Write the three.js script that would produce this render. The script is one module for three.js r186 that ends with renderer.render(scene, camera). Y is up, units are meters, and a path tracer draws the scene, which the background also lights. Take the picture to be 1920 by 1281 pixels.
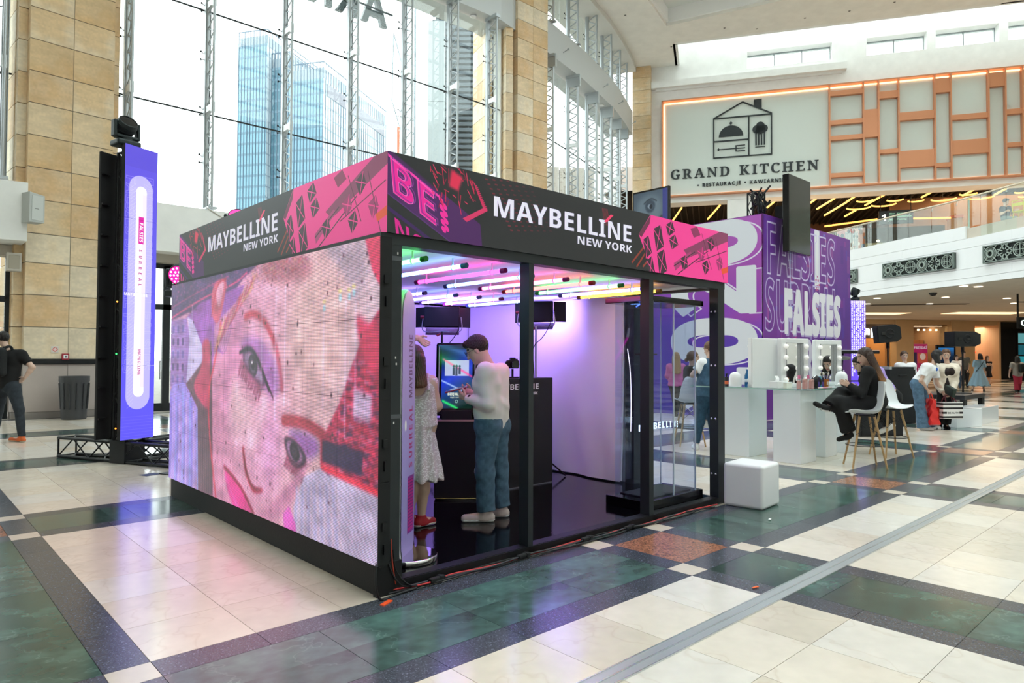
import * as THREE from 'three';
import { RoundedBoxGeometry } from 'three/addons/geometries/RoundedBoxGeometry.js';
import { mergeGeometries } from 'three/addons/utils/BufferGeometryUtils.js';
import { TextGeometry } from 'three/addons/geometries/TextGeometry.js';
import { FontLoader } from 'three/addons/loaders/FontLoader.js';
import { RectAreaLightUniformsLib } from 'three/addons/lights/RectAreaLightUniformsLib.js';

// ---------- camera, sky, exposure ----------
const scene = new THREE.Scene();
const camera = new THREE.PerspectiveCamera(53.375, 1920 / 1281, 0.1, 900);
camera.position.set(-2.2535, 1.47, 3.643);
camera.up.set(-0.01951, 0.9997, 0.01458);
camera.lookAt(-2.2535 + 6.7841, 1.47 + 0.23947, 3.643 - 7.34293);
scene.add(camera);
const SKY = new THREE.Color(0.95, 0.985, 1.0);
scene.background = SKY;
scene.backgroundIntensity = 3.4;
const renderer = new THREE.WebGLRenderer({ antialias: true });
renderer.toneMapping = THREE.LinearToneMapping;
renderer.toneMappingExposure = 1.3;
renderer.shadowMap.enabled = true;
RectAreaLightUniformsLib.init();

// ---------- helpers ----------
const V = (x, y, z) => new THREE.Vector3(x, y, z);
function rngOf(a) { return () => { a |= 0; a = (a + 0x6d2b79f5) | 0; let t = Math.imul(a ^ (a >>> 15), 1 | a); t = (t + Math.imul(t ^ (t >>> 7), 61 | t)) ^ t; return ((t ^ (t >>> 14)) >>> 0) / 4294967296; }; }
const rnd = rngOf(20240);
const lerp = (a, b, t) => a + (b - a) * t, clamp = (x, a = 0, b = 1) => Math.min(b, Math.max(a, x));
const taken = {};
function numbered(n) { const k = taken[n] = (taken[n] ?? -1) + 1; return k ? n + '_' + String(k).padStart(3, '0') : n; }
function tag(o, label, category, group, kind) {
  if (label) o.userData.label = label;
  if (category) o.userData.category = category;
  if (group) o.userData.group = group;
  if (kind) o.userData.kind = kind;
  return o;
}
function thing(name, label, category, [x, y, z] = [0, 0, 0], turn = 0, group) {
  const o = new THREE.Group(); o.name = numbered(name); scene.add(o);
  o.position.set(x, y, z); o.rotation.y = turn;
  return tag(o, label, category, group);
}
function uvBox(g) {
  const p = g.attributes.position, n = g.attributes.normal, uv = new Float32Array(p.count * 2);
  for (let i = 0; i < p.count; i++) {
    const ax = Math.abs(n.getX(i)), ay = Math.abs(n.getY(i)), az = Math.abs(n.getZ(i));
    let u, v;
    if (ay >= ax && ay >= az) { u = p.getX(i); v = p.getZ(i); } else if (ax >= az) { u = p.getZ(i); v = p.getY(i); } else { u = p.getX(i); v = p.getY(i); }
    uv[2 * i] = u; uv[2 * i + 1] = v;
  }
  g.setAttribute('uv', new THREE.BufferAttribute(uv, 2));
  return g;
}
const plain = (g) => { if (g.index) g = g.toNonIndexed(); for (const k of Object.keys(g.attributes)) if (!['position', 'normal', 'uv', 'color'].includes(k)) g.deleteAttribute(k); g.morphAttributes = {}; return g; };
function fuse(list) { list = list.flat(9).map(plain); return list.length === 1 ? list[0] : mergeGeometries(list); }
function mesh(name, geo, mat, parent, keepUv) {
  let g = Array.isArray(geo) ? fuse(geo) : geo;
  if (!keepUv && !Array.isArray(mat)) { if (!g.userData.boxed) { uvBox(g); g.userData.boxed = true; } }
  const m = new THREE.Mesh(g, mat); m.castShadow = m.receiveShadow = true;
  m.name = parent ? name : numbered(name);
  (parent || scene).add(m);
  return m;
}
const struct = (name, geo, mat, keepUv) => { const m = mesh(name, geo, mat, null, keepUv); m.userData.kind = 'structure'; return m; };
function structGroup(name, [x, y, z] = [0, 0, 0], turn = 0) { const o = new THREE.Group(); o.name = numbered(name); o.position.set(x, y, z); o.rotation.y = turn; o.userData.kind = 'structure'; scene.add(o); return o; }
function bx(w, h, d, x = 0, y = 0, z = 0, ry = 0, rx = 0, rz = 0) { const g = new THREE.BoxGeometry(w, h, d); if (rx) g.rotateX(rx); if (rz) g.rotateZ(rz); if (ry) g.rotateY(ry); g.translate(x, y, z); return g; }
function rb(w, h, d, r, x = 0, y = 0, z = 0, ry = 0, s = 2, rx = 0, rz = 0) { const g = new RoundedBoxGeometry(w, h, d, s, Math.min(r, w / 2.01, h / 2.01, d / 2.01)); if (rx) g.rotateX(rx); if (rz) g.rotateZ(rz); if (ry) g.rotateY(ry); g.translate(x, y, z); return g; }
// box given by its corners
const bb = (x0, x1, y0, y1, z0, z1) => bx(x1 - x0, y1 - y0, z1 - z0, (x0 + x1) / 2, (y0 + y1) / 2, (z0 + z1) / 2);
function rod(a, b, r, seg = 8, r2 = r) {
  const A = V(...a), B = V(...b), L = A.distanceTo(B), g = new THREE.CylinderGeometry(r2, r, L, seg);
  g.translate(0, L / 2, 0);
  g.applyQuaternion(new THREE.Quaternion().setFromUnitVectors(V(0, 1, 0), B.clone().sub(A).normalize()));
  g.translate(...a); return g;
}
function bar(a, b, w, h) { // square bar between two points
  const A = V(...a), B = V(...b), L = A.distanceTo(B), g = new THREE.BoxGeometry(w, L, h);
  g.translate(0, L / 2, 0); g.applyQuaternion(new THREE.Quaternion().setFromUnitVectors(V(0, 1, 0), B.clone().sub(A).normalize())); g.translate(...a); return g;
}
const tube = (pts, r, seg = 6, n, closed) => new THREE.TubeGeometry(new THREE.CatmullRomCurve3(pts.map((p) => V(...p)), !!closed, 'centripetal'), n || pts.length * 6, r, seg, !!closed);
const lathe = (pts, seg = 24) => new THREE.LatheGeometry(pts.map((p) => new THREE.Vector2(p[0], p[1])), seg);
const ball = (r, x, y, z, sx = 1, sy = 1, sz = 1, w = 16, h = 10) => { const g = new THREE.SphereGeometry(r, w, h); g.scale(sx, sy, sz); g.translate(x, y, z); return g; };
function prism(pts, depth, bevel = 0) { // outline in x,y pulled along +z
  const s = new THREE.Shape(pts.map((p) => new THREE.Vector2(p[0], p[1])));
  return new THREE.ExtrudeGeometry(s, { depth, bevelEnabled: bevel > 0, bevelSize: bevel, bevelThickness: bevel, bevelSegments: 2, curveSegments: 12 });
}
function floorPoly(pts, y0, y1, holes = []) { // plan outline (x, z) between two heights
  const s = new THREE.Shape(pts.map((p) => new THREE.Vector2(p[0], -p[1])));
  for (const h of holes) s.holes.push(new THREE.Path(h.map((p) => new THREE.Vector2(p[0], -p[1]))));
  const g = new THREE.ExtrudeGeometry(s, { depth: y1 - y0, bevelEnabled: false });
  g.rotateX(-Math.PI / 2); g.translate(0, y0, 0); return g;
}
// upright slab over a plan line, thickness to its right-hand side
function slab(a, b, y0, y1, t = 0.2, side = 0) {
  const dx = b[0] - a[0], dz = b[1] - a[1], L = Math.hypot(dx, dz), g = new THREE.BoxGeometry(L, y1 - y0, t);
  g.translate(L / 2, (y0 + y1) / 2, side * t / 2); g.rotateY(Math.atan2(-dz, dx)); g.translate(a[0], 0, a[1]); return g;
}
const put = (g, x, y, z, ry = 0) => { if (ry) g.rotateY(ry); g.translate(x, y, z); return g; };

// ---------- textures and materials ----------
function canvas(w, h, draw) { const c = document.createElement('canvas'); c.width = w; c.height = h; draw(c.getContext('2d'), w, h); const t = new THREE.CanvasTexture(c); t.colorSpace = THREE.SRGBColorSpace; t.anisotropy = 8; return t; }
function vnoise(seed) {
  const r = rngOf(seed), N = 64, a = new Float32Array(N * N); for (let i = 0; i < a.length; i++) a[i] = r();
  return (x, y, per) => { const p = per || N; const xi = Math.floor(x), yi = Math.floor(y), fx = x - xi, fy = y - yi, sx = fx * fx * (3 - 2 * fx), sy = fy * fy * (3 - 2 * fy);
    const q = (i, j) => a[(((j % p) + p) % p) * N + (((i % p) + p) % p)];
    return lerp(lerp(q(xi, yi), q(xi + 1, yi), sx), lerp(q(xi, yi + 1), q(xi + 1, yi + 1), sx), sy); };
}
function fbm(n, x, y, per, oct = 4) { let s = 0, a = 0.5, f = 1; for (let i = 0; i < oct; i++) { s += a * n(x * f, y * f, Math.min(64, per * f)); a *= 0.5; f *= 2; } return s; }
// tiling colour field, size pixels over metres; f(u, v) gives linear-ish sRGB 0..255
function field(size, metres, f, srgb = true) {
  const d = new Uint8Array(size * size * 4);
  for (let y = 0; y < size; y++) for (let x = 0; x < size; x++) { const c = f(x / size, y / size), o = (y * size + x) * 4; d[o] = clamp(c[0], 0, 255); d[o + 1] = clamp(c[1], 0, 255); d[o + 2] = clamp(c[2], 0, 255); d[o + 3] = 255; }
  const t = new THREE.DataTexture(d, size, size); t.magFilter = t.minFilter = THREE.LinearFilter; t.wrapS = t.wrapT = THREE.RepeatWrapping;
  if (srgb) t.colorSpace = THREE.SRGBColorSpace; t.repeat.set(1 / metres, 1 / metres); t.needsUpdate = true; return t;
}
const shifted = (t, u, v, rot = 0) => { const c = t.clone(); c.offset.set(u, v); c.rotation = rot; c.needsUpdate = true; return c; };
const mat = (color, roughness = 0.6, metalness = 0, o = {}) => new THREE.MeshStandardMaterial({ color, roughness, metalness, ...o });
const phys = (color, roughness, o = {}) => new THREE.MeshPhysicalMaterial({ color, roughness, ...o });
const glow = (color, intensity, base = 0x111111) => new THREE.MeshStandardMaterial({ color: base, roughness: 0.5, emissive: color, emissiveIntensity: intensity });
const pane = (color = 0xf2f7f5, rough = 0.02) => new THREE.MeshPhysicalMaterial({ color, roughness: rough, transmission: 1, thickness: 0, ior: 1.5, metalness: 0 });
function area(color, intensity, w, h, pos, target) { const l = new THREE.RectAreaLight(color, intensity, w, h); l.position.set(...pos); l.lookAt(...target); scene.add(l); return l; }

const n1 = vnoise(11), n2 = vnoise(27), n3 = vnoise(43);
const T = {};
T.cream = field(512, 1.6, (u, v) => { const a = fbm(n1, u * 6, v * 6, 6), b = fbm(n2, u * 24, v * 24, 24, 3); const w = fbm(n3, u * 5, v * 5, 5); const vein = Math.pow(clamp(1 - Math.abs((w + 0.35 * a - 0.62)) * 26), 3); const k = 0.93 + 0.09 * a + 0.05 * (b - 0.4); return [234 * k - 8 * vein, 227 * k - 11 * vein, 218 * k - 13 * vein]; });
T.green = field(512, 1.5, (u, v) => { const a = fbm(n2, u * 4, v * 7, 4), b = fbm(n1, u * 24, v * 30, 24, 3), w = fbm(n3, u * 5, v * 5, 5), q = fbm(n1, u * 3, v * 3, 3); const vein = Math.pow(clamp(1 - Math.abs(w + 0.25 * b - 0.58) * 40), 3); const k = 0.62 + 0.62 * a + 0.3 * (b - 0.45); return [86 * k + 26 * vein + 14 * (q - 0.4), 116 * k + 26 * vein, 110 * k + 26 * vein]; });
T.red = field(256, 0.5, (u, v) => { const a = fbm(n1, u * 40, v * 40, 40, 2), b = n2(u * 60, v * 60, 60); const k = 0.72 + 0.6 * (a - 0.3) - (b > 0.8 ? 0.25 : 0); return [206 * k, 142 * k, 112 * k]; });
T.black = field(256, 0.4, (u, v) => { const a = n1(u * 60, v * 60, 60), b = n3(u * 62, v * 62, 62); const k = 0.8 + 0.3 * a + (b > 0.86 ? 0.6 : 0); return [76 * k, 81 * k, 90 * k]; });
T.sand = field(512, 2.4, (u, v) => { const a = fbm(n1, u * 4, v * 4, 4), b = fbm(n2, u * 8, v * 30, 8, 3), g = n3(u * 60, v * 60, 60); const w = fbm(n3, u * 3, v * 3, 3); const s = clamp((w - 0.52) * 5); const k = 0.9 + 0.14 * a + 0.1 * (b - 0.45) + 0.05 * (g - 0.5); return [(232 - 4 * s) * k, (216 - 13 * s) * k, (188 - 24 * s) * k]; });
T.grain = field(256, 0.25, (u, v) => { const a = fbm(n2, u * 32, v * 32, 32, 3) * 255; return [a, a, a]; }, false);
T.weave = field(128, 0.05, (u, v) => { const a = (0.5 + 0.25 * Math.sin(u * 50.27) + 0.25 * Math.sin(v * 50.27)) * 255; return [a, a, a]; }, false);
T.plaster = field(256, 3, (u, v) => { const k = 0.97 + 0.06 * (fbm(n1, u * 8, v * 8, 8) - 0.5); return [255 * k, 255 * k, 255 * k]; });
const M = {
  white: mat(0xf8f8f5, 0.55, 0, { map: T.plaster }), wall: mat(0xf4f2ec, 0.8, 0, { map: T.plaster }), ceiling: mat(0xf3efe6, 0.9, 0, { map: T.plaster }), lowceiling: mat(0xd9cfc0, 0.9, 0, { map: T.plaster }),
  steel: mat(0xb9c0c3, 0.38, 0.7), alu: mat(0xc9ced0, 0.4, 0.35), darkjoint: mat(0x22282a, 0.7), blackmetal: mat(0x15171a, 0.45, 0.3), blackmatt: mat(0x101113, 0.75), blackgloss: mat(0x0b0c0f, 0.12), frame: mat(0x2a2f33, 0.5, 0.25),
  chrome: mat(0xe8e8ea, 0.06, 1), whitegloss: phys(0xeff2f6, 0.16, { clearcoat: 0.5, clearcoatRoughness: 0.06 }), whiteplastic: mat(0xf2f2f3, 0.4), rubber: mat(0x17181a, 0.8), copper: mat(0xd39470, 0.42, 0.25), glass: pane(), mortar: mat(0x8b867c, 0.9),
  sandpier: mat(0xc9ad86, 0.75, 0, { map: T.plaster }), wood: mat(0xc29c6c, 0.5, 0, { map: T.plaster }), beige: mat(0xb9b2a6, 0.8), grey: mat(0x9aa0a2, 0.7),
};
M.sand = [0xfff8f0, 0xf8eadb, 0xffffff, 0xfaf0e2, 0xf2e0c8].map((c, i) => mat(c, 0.72, 0, { map: shifted(T.sand, i * 0.23, i * 0.37), bumpMap: T.grain, bumpScale: 0.0006 }));
const floorLook = { roughness: 0.17 };
M.cream = [0, 1, 2, 3, 4].map((i) => mat([0xffffff, 0xfaf4ee, 0xfffbf5, 0xf5efe6, 0xfff8ef][i], 0.16, 0, { map: shifted(T.cream, i * 0.31, i * 0.19, i % 2 ? 1.57 : 0) }));
M.green = [0, 1, 2].map((i) => mat([0xffffff, 0xe6eee8, 0xd2ddd6][i], 0.14, 0, { map: shifted(T.green, i * 0.41, i * 0.13, i % 2 ? 1.57 : 0) }));
M.red = [mat(0xffffff, 0.16, 0, { map: T.red })]; M.black = [mat(0xffffff, 0.2, 0, { map: T.black }), mat(0xe8e8ec, 0.22, 0, { map: shifted(T.black, 0.3, 0.5) })]; M.cap = [mat(0xf2ece2, 0.18, 0, { map: T.cream })];
const fontBold = await new FontLoader().loadAsync('fonts/droid/droid_sans_bold.typeface.json');
const fontSerif = await new FontLoader().loadAsync('fonts/droid/droid_serif_bold.typeface.json');
function text3(str, font, h, depth) { const g = new TextGeometry(str, { font, size: h, depth, curveSegments: 4, bevelEnabled: false }); g.computeBoundingBox(); return g; }
// ---------- floor ----------
const floor = struct('floor', [bx(150, 0.2, 130, 30, -0.115, -5)], M.mortar);
{
  const U = 0.5133, X0 = 1.797, Z0 = 0.04, PER = 8 * U, BW = 0.2, J = 0.003;
  const tiles = []; // kind, x0, x1, z0, z1
  const push = (k, x0, x1, z0, z1) => tiles.push([k, x0, x1, z0, z1]);
  const crossed = (axis) => { const spans = []; for (let i = -5; i < 20; i++) { const a = (axis ? Z0 : X0) + i * PER, e = a + 2 * U; spans.push(['cross', a, e]); spans.push(['field', e, a + PER]); } return spans; };
  const sx = crossed(0).filter((s) => s[2] > -14 && s[1] < 76), sz = crossed(1).filter((s) => s[2] > -20 && s[1] < 22);
  for (const [kx, a, b] of sx) for (const [kz, c, d] of sz) {
    if (kx === 'cross' && kz === 'cross') {
      const xs = [a, a + BW, b - BW, b], zs = [c, c + BW, d - BW, d];
      for (let i = 0; i < 3; i++) for (let j = 0; j < 3; j++) push(i === 1 && j === 1 ? 'red' : i !== 1 && j !== 1 ? 'cap' : 'black', xs[i], xs[i + 1], zs[j], zs[j + 1]);
    } else if (kx === 'cross' || kz === 'cross') { // a striped band between crossings
      const alongX = kz === 'cross', [p, q] = alongX ? [a, b] : [c, d], [s, t] = alongX ? [c, d] : [a, b];
      const put1 = (k, u0, u1, v0, v1) => alongX ? push(k, u0, u1, v0, v1) : push(k, v0, v1, u0, u1);
      for (let i = 0; i < 6; i++) { put1('black', p + i * U, p + (i + 1) * U, s, s + BW); put1('black', p + i * U, p + (i + 1) * U, t - BW, t); }
      for (let i = 0; i < 4; i++) put1('green', p + i * 0.77, p + (i + 1) * 0.77, s + BW, t - BW);
    } else for (let i = 0; i < 6; i++) for (let j = 0; j < 6; j++) push('cream', a + i * U, a + (i + 1) * U, c + j * U, c + (j + 1) * U);
  }
  const camP = camera.position, fw = V(0.6784, 0, -0.7343), rt = V(0.7343, 0, 0.6784);
  const seen = [];
  for (const t of tiles) {
    const [k, x0, x1, z0, z1] = t, cx = (x0 + x1) / 2, cz = (z0 + z1) / 2, d = V(cx - camP.x, 0, cz - camP.z), dep = d.dot(fw), lat = d.dot(rt);
    const vis = dep > 1.6 && Math.abs(lat) < dep * 0.78 + 0.6, hidden = cx > 0.3 && cx < 3.7 && cz < -0.2 && cz > -3.9;
    t.size = vis && !hidden ? ((x1 - x0) * (z1 - z0)) / (dep * dep * dep) : 0;
    const back = (cx - cz * 0.0 < -14 || cz < -15.6 - (cx < 0 ? 0.2 : 0));
    if (back && !(cx > 17)) continue;
    seen.push(t);
  }
  const geos = {}, limit = { cream: 240, green: 110, black: 200, cap: 28, red: 8 }, count = {}, rest = {};
  const nm = { cream: 'cream_tile', green: 'green_tile', black: 'black_tile', cap: 'white_tile', red: 'red_tile' }, ms = { cream: M.cream, green: M.green, black: M.black, cap: M.cap, red: M.red };
  seen.sort((a, b) => b.size - a.size);
  for (const t of seen) {
    const [k, x0, x1, z0, z1] = t, w = x1 - x0 - J, d = z1 - z0 - J, h = Math.floor(rnd() * ms[k].length);
    count[k] = (count[k] || 0) + 1;
    if (count[k] <= limit[k] && t.size > 0.00001) {
      const key = w.toFixed(3) + d.toFixed(3);
      geos[key] = geos[key] || bx(w, 0.02, d, 0, -0.01, 0);
      const m = mesh(nm[k], geos[key], ms[k][h], floor); m.position.set((x0 + x1) / 2, 0, (z0 + z1) / 2);
    } else (rest[k + h] = rest[k + h] || []).push(bx(w, 0.02, d, (x0 + x1) / 2, -0.01, (z0 + z1) / 2));
  }
  const keys = Object.keys(rest), parts = keys.map((k) => uvBox(fuse(rest[k])));
  const g = mergeGeometries(parts, true), m = new THREE.Mesh(g, keys.map((k) => ms[k.slice(0, -1)][+k.slice(-1)]));
  m.name = 'far_tiles'; m.userData.kind = 'stuff'; m.castShadow = m.receiveShadow = true; floor.add(m);
  // slotted steel floor strip
  const tr = thing('floor_track', 'long brushed metal track strip let into the cream floor', 'floor strip', [0, 0, 0]);
  mesh('plate', [bb(-3, 40, 0.0005, 0.004, 1.575, 1.628), bb(-3, 40, 0.0005, 0.004, 1.634, 1.685)], mat(0xc2c9ce, 0.34, 0.8), tr);
  mesh('rim', [bb(-3, 40, 0.0005, 0.007, 1.568, 1.576), bb(-3, 40, 0.0005, 0.007, 1.684, 1.692), bb(-3, 40, 0.0005, 0.008, 1.627, 1.635)], mat(0xd5dade, 0.25, 0.9), tr);
}
// ---------- the entrance facade: glass, trusses, beams ----------
const LINE = []; // heights of the glass joints
const ROWS = [5.45, 8.32, 11.26, 14.35, 15.95, 18.3];
const trussGeo = (h0, h1, k = 1) => { // glass-side mast, lattice, inner chord; depth along +z
  const big = [rod([0, h0, 0], [0, h1, 0], 0.066 * k, 10), bb(-0.075, -0.06, h0, h1, -0.07, 0.05), bb(0.06, 0.075, h0, h1, -0.07, 0.05)], thin = [rod([0, h0, 0.5], [0, h1, 0.5], 0.036 * k, 8)], z = [];
  const n = Math.round((h1 - h0) / 0.42), st = (h1 - h0) / n;
  for (let i = 0; i < n; i++) { const a = h0 + i * st; z.push(rod([0, a, 0.05], [0, a + st / 2, 0.48], 0.019 * k, 5), rod([0, a + st / 2, 0.48], [0, a + st, 0.05], 0.019 * k, 5)); }
  return { mast: fuse(big), chord: fuse(thin), lattice: fuse(z), cap: fuse([bb(-0.1, 0.1, h1 - 0.12, h1, -0.08, 0.58), bb(-0.12, 0.12, h0, h0 + 0.05, -0.1, 0.6)]) };
};
const clampGeo = fuse([prism([[-0.02, -0.12], [0.14, -0.08], [0.36, -0.08], [0.52, -0.15], [0.52, 0.15], [0.36, 0.09], [0.14, 0.09], [-0.02, 0.13]], 0.1).rotateY(-Math.PI / 2).translate(0.05, 0, 0)]);
const spiderGeo = fuse([ball(0.03, -0.12, 0, -0.12, 1, 1, 1, 8, 6), rod([0, 0, -0.05], [-0.12, 0, -0.12], 0.012, 5), ball(0.03, -0.12, 0.22, -0.12, 1, 1, 1, 8, 6), rod([0, 0.1, -0.05], [-0.12, 0.22, -0.12], 0.012, 5)]);
const mullMat = mat(0xb4babd, 0.4, 0.45), clampMat = mat(0xd4d8d8, 0.4, 0.3), facadeGlass = pane(0xf4f9f8);
function glazing(win, path, rows, trussAt, y0, y1, k = 1) {
  const pts = path;
  for (let i = 0; i + 1 < pts.length; i++) {
    const [a, b] = [pts[i], pts[i + 1]], L = Math.hypot(b[0] - a[0], b[1] - a[1]), ry = Math.atan2(-(b[1] - a[1]), b[0] - a[0]);
    for (let r = 0; r + 1 < rows.length; r++) {
      const m = mesh('pane', bx(L - 0.02, rows[r + 1] - rows[r] - 0.02, 0.012), facadeGlass, win);
      m.position.set((a[0] + b[0]) / 2, (rows[r] + rows[r + 1]) / 2, (a[1] + b[1]) / 2); m.rotation.y = ry;
    }
    for (let r = 1; r + 1 < rows.length; r++) { const m = mesh('joint', bx(L, 0.035, 0.04), M.darkjoint, win); m.position.set((a[0] + b[0]) / 2, rows[r], (a[1] + b[1]) / 2); m.rotation.y = ry; }
  }
  const G = trussGeo(y0, y1, k);
  for (const [x, z, ry] of trussAt) {
    const t = new THREE.Group(); t.name = 'truss'; t.position.set(x, 0, z); t.rotation.y = ry; win.add(t);
    mesh('mast', G.mast, mullMat, t); mesh('chord', G.chord, mullMat, t); mesh('lattice', G.lattice, mullMat, t); mesh('end_plate', G.cap, mullMat, t);
    for (const y of rows.slice(1, -1)) { const c = mesh('clamp', clampGeo, clampMat, t); c.position.y = y; const s = mesh('glass_fitting', spiderGeo, M.darkjoint, t); s.position.set(-0.02, y - 0.1, 0); }
    for (let i = 0; i + 1 < rows.length; i++) { const s = mesh('glass_fitting', spiderGeo, M.darkjoint, t); s.position.set(-0.02, (rows[i] + rows[i + 1]) / 2, 0); }
  }
}
const winMid = structGroup('window_1'), winRight = structGroup('window_2'), winLeft = structGroup('window_3'), winTop = structGroup('window_4');
const midX = [2.24, 4.24, 6.48, 8.68, 10.75, 12.72, 14.58];
glazing(winMid, [[2.0, -16.25], ...midX.slice(1).map((x) => [x, -16.25]), [15.5, -16.3]], [5.45, 8.32, 11.26, 14.45], midX.map((x) => [x, -16, 0]), 5.5, 14.5);
const rightPath = [[16.6, -16.95], [18.35, -17.1], [20.7, -17.8], [22.9, -18.55], [24.95, -19.3], [26.7, -20.1], [28.25, -20.85], [29.8, -21.6]];
glazing(winRight, rightPath, [0.3, 5.45, 8.32, 11.26, 14.45], rightPath.slice(1, 7).map((p, i) => [p[0] + 0.08, p[1] + 0.25, 0.3 + i * 0.03]), 0, 14.5, 1.5);
glazing(winTop, rightPath, [15.9, 18.55], rightPath.slice(1, 7).map((p, i) => [p[0] + 0.08, p[1] + 0.25, 0.3 + i * 0.03]), 15.9, 18.55, 1.5);
for (let i = 0; i < 6; i++) { const p = rightPath[i + 1]; const s = mesh('head_fin', bb(-0.16, 0.16, 0, 0.55, -0.05, 0.62), M.steel, winRight); s.position.set(p[0] + 0.08, 13.95, p[1] + 0.25); s.rotation.y = 0.35; s.scale.set(0.5, 1, 1); }
glazing(winLeft, [[-10.8, -18.6], [-8.6, -18.1], [-6.5, -17.6], [-4.3, -17.1], [-2.2, -16.7], [-0.05, -16.3]], [5.45, 8.2, 11.2, 14.45], [[-8.6, -17.85, -0.22], [-6.5, -17.35, -0.22], [-4.3, -16.85, -0.22], [-2.2, -16.45, -0.22], [-0.3, -16.05, -0.12]], 5.5, 14.5);
// curved beam under the top lights
const beamIn = [[-14, -18.9], [-8, -17.3], [-0.5, -15.75], [5, -15.7], [12.7, -15.78], [15, -15.72], [18.2, -16.39], [21.4, -17.2], [23.4, -17.87], [25.5, -18.6], [27.5, -19.5], [29.6, -20.55]];
const offset = (path, d) => path.map((p, i) => { const a = path[Math.max(0, i - 1)], b = path[Math.min(path.length - 1, i + 1)], L = Math.hypot(b[0] - a[0], b[1] - a[1]); return [p[0] + (b[1] - a[1]) / L * d, p[1] - (b[0] - a[0]) / L * d]; });
const beamOut = offset(beamIn, 1.5);
const trimBeam = struct('trim_1', floorPoly([...beamIn, ...beamOut.reverse()], 14.5, 15.9), mat(0xc4c8c8, 0.5, 0.15));
for (const [x, z] of [[14, -16.2], [17.9, -16.7], [21.7, -17.75], [24.6, -18.7], [27.6, -19.95]]) { const d = mesh('downlight', lathe([[0.0, -0.03], [0.07, -0.03], [0.1, -0.01], [0.13, 0.0], [0.13, -0.02], [0.12, -0.04], [0.08, -0.05], [0, -0.04]], 16), M.white, trimBeam); d.position.set(x, 14.49, z); }
for (const [x, z] of [[19.6, -16.75], [23.9, -18.05], [26.2, -18.9], [29.2, -20.35]]) { const d = mesh('spot_bracket', [rod([0, 0, 0], [0.05, 0.08, 0.22], 0.02), ball(0.055, 0.06, 0.1, 0.26, 1, 1, 1, 10, 8)], M.steel, trimBeam); d.position.set(x, 14.75 + 0.25, z); }
// canopy band over the doors
const bandIn = (a, b) => floorPoly([[a[0], a[1]], [b[0], b[1]], [b[0], b[1] - 1.3], [a[0], a[1] - 1.3]], 4.17, 5.4);
struct('trim_2', bandIn([2.05, -15.2], [15.4, -15.2]), M.white);
struct('trim_3', floorPoly([[-12, -17.3], [0.06, -14.95], [0.06, -16.5], [-12, -18.6]], 4.05, 5.37), M.white);
const seam = mesh('seam', bar([4.0, 5.45, -15.19], [5.35, 4.75, -15.19], 0.02, 0.02), M.beige, scene.children.find((o) => o.name === 'trim_2'));
for (const [a, b, y, z] of [[2.1, 15.4, 3.95, -15.75], [-6, -0.1, 3.8, -15.9]]) struct('trim_4', bb(a, b, y, y + 0.24, z - 0.5, z), M.beige);
// entrance doors under the canopy
function entrance(n, x0, x1, z, leaf = 1.15) {
  const d = structGroup('door_' + n, [0, 0, z]), k = Math.max(1, Math.round((x1 - x0) / leaf)), w = (x1 - x0) / k, fm = mat(0x23282a, 0.45, 0.3);
  for (let i = 0; i < k; i++) {
    const a = x0 + i * w;
    mesh('door_frame', [bb(a, a + 0.09, 0, 3.9, -0.05, 0.05), bb(a + w - 0.09, a + w, 0, 3.9, -0.05, 0.05), bb(a, a + w, 2.72, 2.86, -0.05, 0.05), bb(a, a + w, 0, 0.22, -0.04, 0.04), bb(a, a + w, 3.82, 3.95, -0.05, 0.05)], fm, d);
    mesh('pane', bb(a + 0.09, a + w - 0.09, 0.22, 2.72, -0.006, 0.006), facadeGlass, d); mesh('pane', bb(a + 0.09, a + w - 0.09, 2.86, 3.82, -0.006, 0.006), facadeGlass, d);
    mesh('handle', rod([a + w - 0.16, 0.85, 0.09], [a + w - 0.16, 1.35, 0.09], 0.016), M.steel, d);
  }
}
entrance(1, 2.1, 15.4, -16.1, 1.2); entrance(2, -10, -0.12, -16.05, 1.25);
// ---------- sandstone pillars, block by block ----------
const courses = [1.39, 2.14, 2.89, 3.64, 4.33, 5.13]; for (let h = 5.88; h < 18.2; h += 0.753) courses.push(h); courses.push(18.6);
const blockCache = {};
function stones(parent, w, t, x, z, ry, y0, lower) { // one column of blocks: width w, thickness t
  for (let i = 0; i + 1 < courses.length; i++) {
    if (courses[i + 1] <= y0) continue;
    const h = courses[i + 1] - courses[i] - 0.018, key = [w, t, h.toFixed(2)].join();
    const g = blockCache[key] = blockCache[key] || bx(w - 0.012, h, t);
    const m = mesh('stone_block', g, M.sand[Math.floor(rnd() * 5)], parent); m.position.set(x, (courses[i] + courses[i + 1]) / 2, z); m.rotation.y = ry;
  }
  if (lower) { const m = mesh('granite_base', [bb(-w / 2 + 0.006, w / 2 - 0.006, 0.16, 1.27, -t / 2, t / 2 - 0.01)], granite, parent); m.position.set(x, 0, z); m.rotation.y = ry; }
}
const granite = mat(0xb9ada6, 0.55, 0, { map: T.plaster, bumpMap: T.grain, bumpScale: 0.0008 });
const p1 = structGroup('pillar_1', [0.982, 0, -15.72], 0.07);
stones(p1, 0.89, 0.3, -0.445, 0, 0, 0, true); stones(p1, 0.89, 0.3, 0.445, 0, 0, 0, true);
stones(p1, 0.36, 0.3, -0.89, -0.24, 0, 0, true); stones(p1, 0.36, 0.3, 0.89, -0.24, 0, 0, true);
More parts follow.
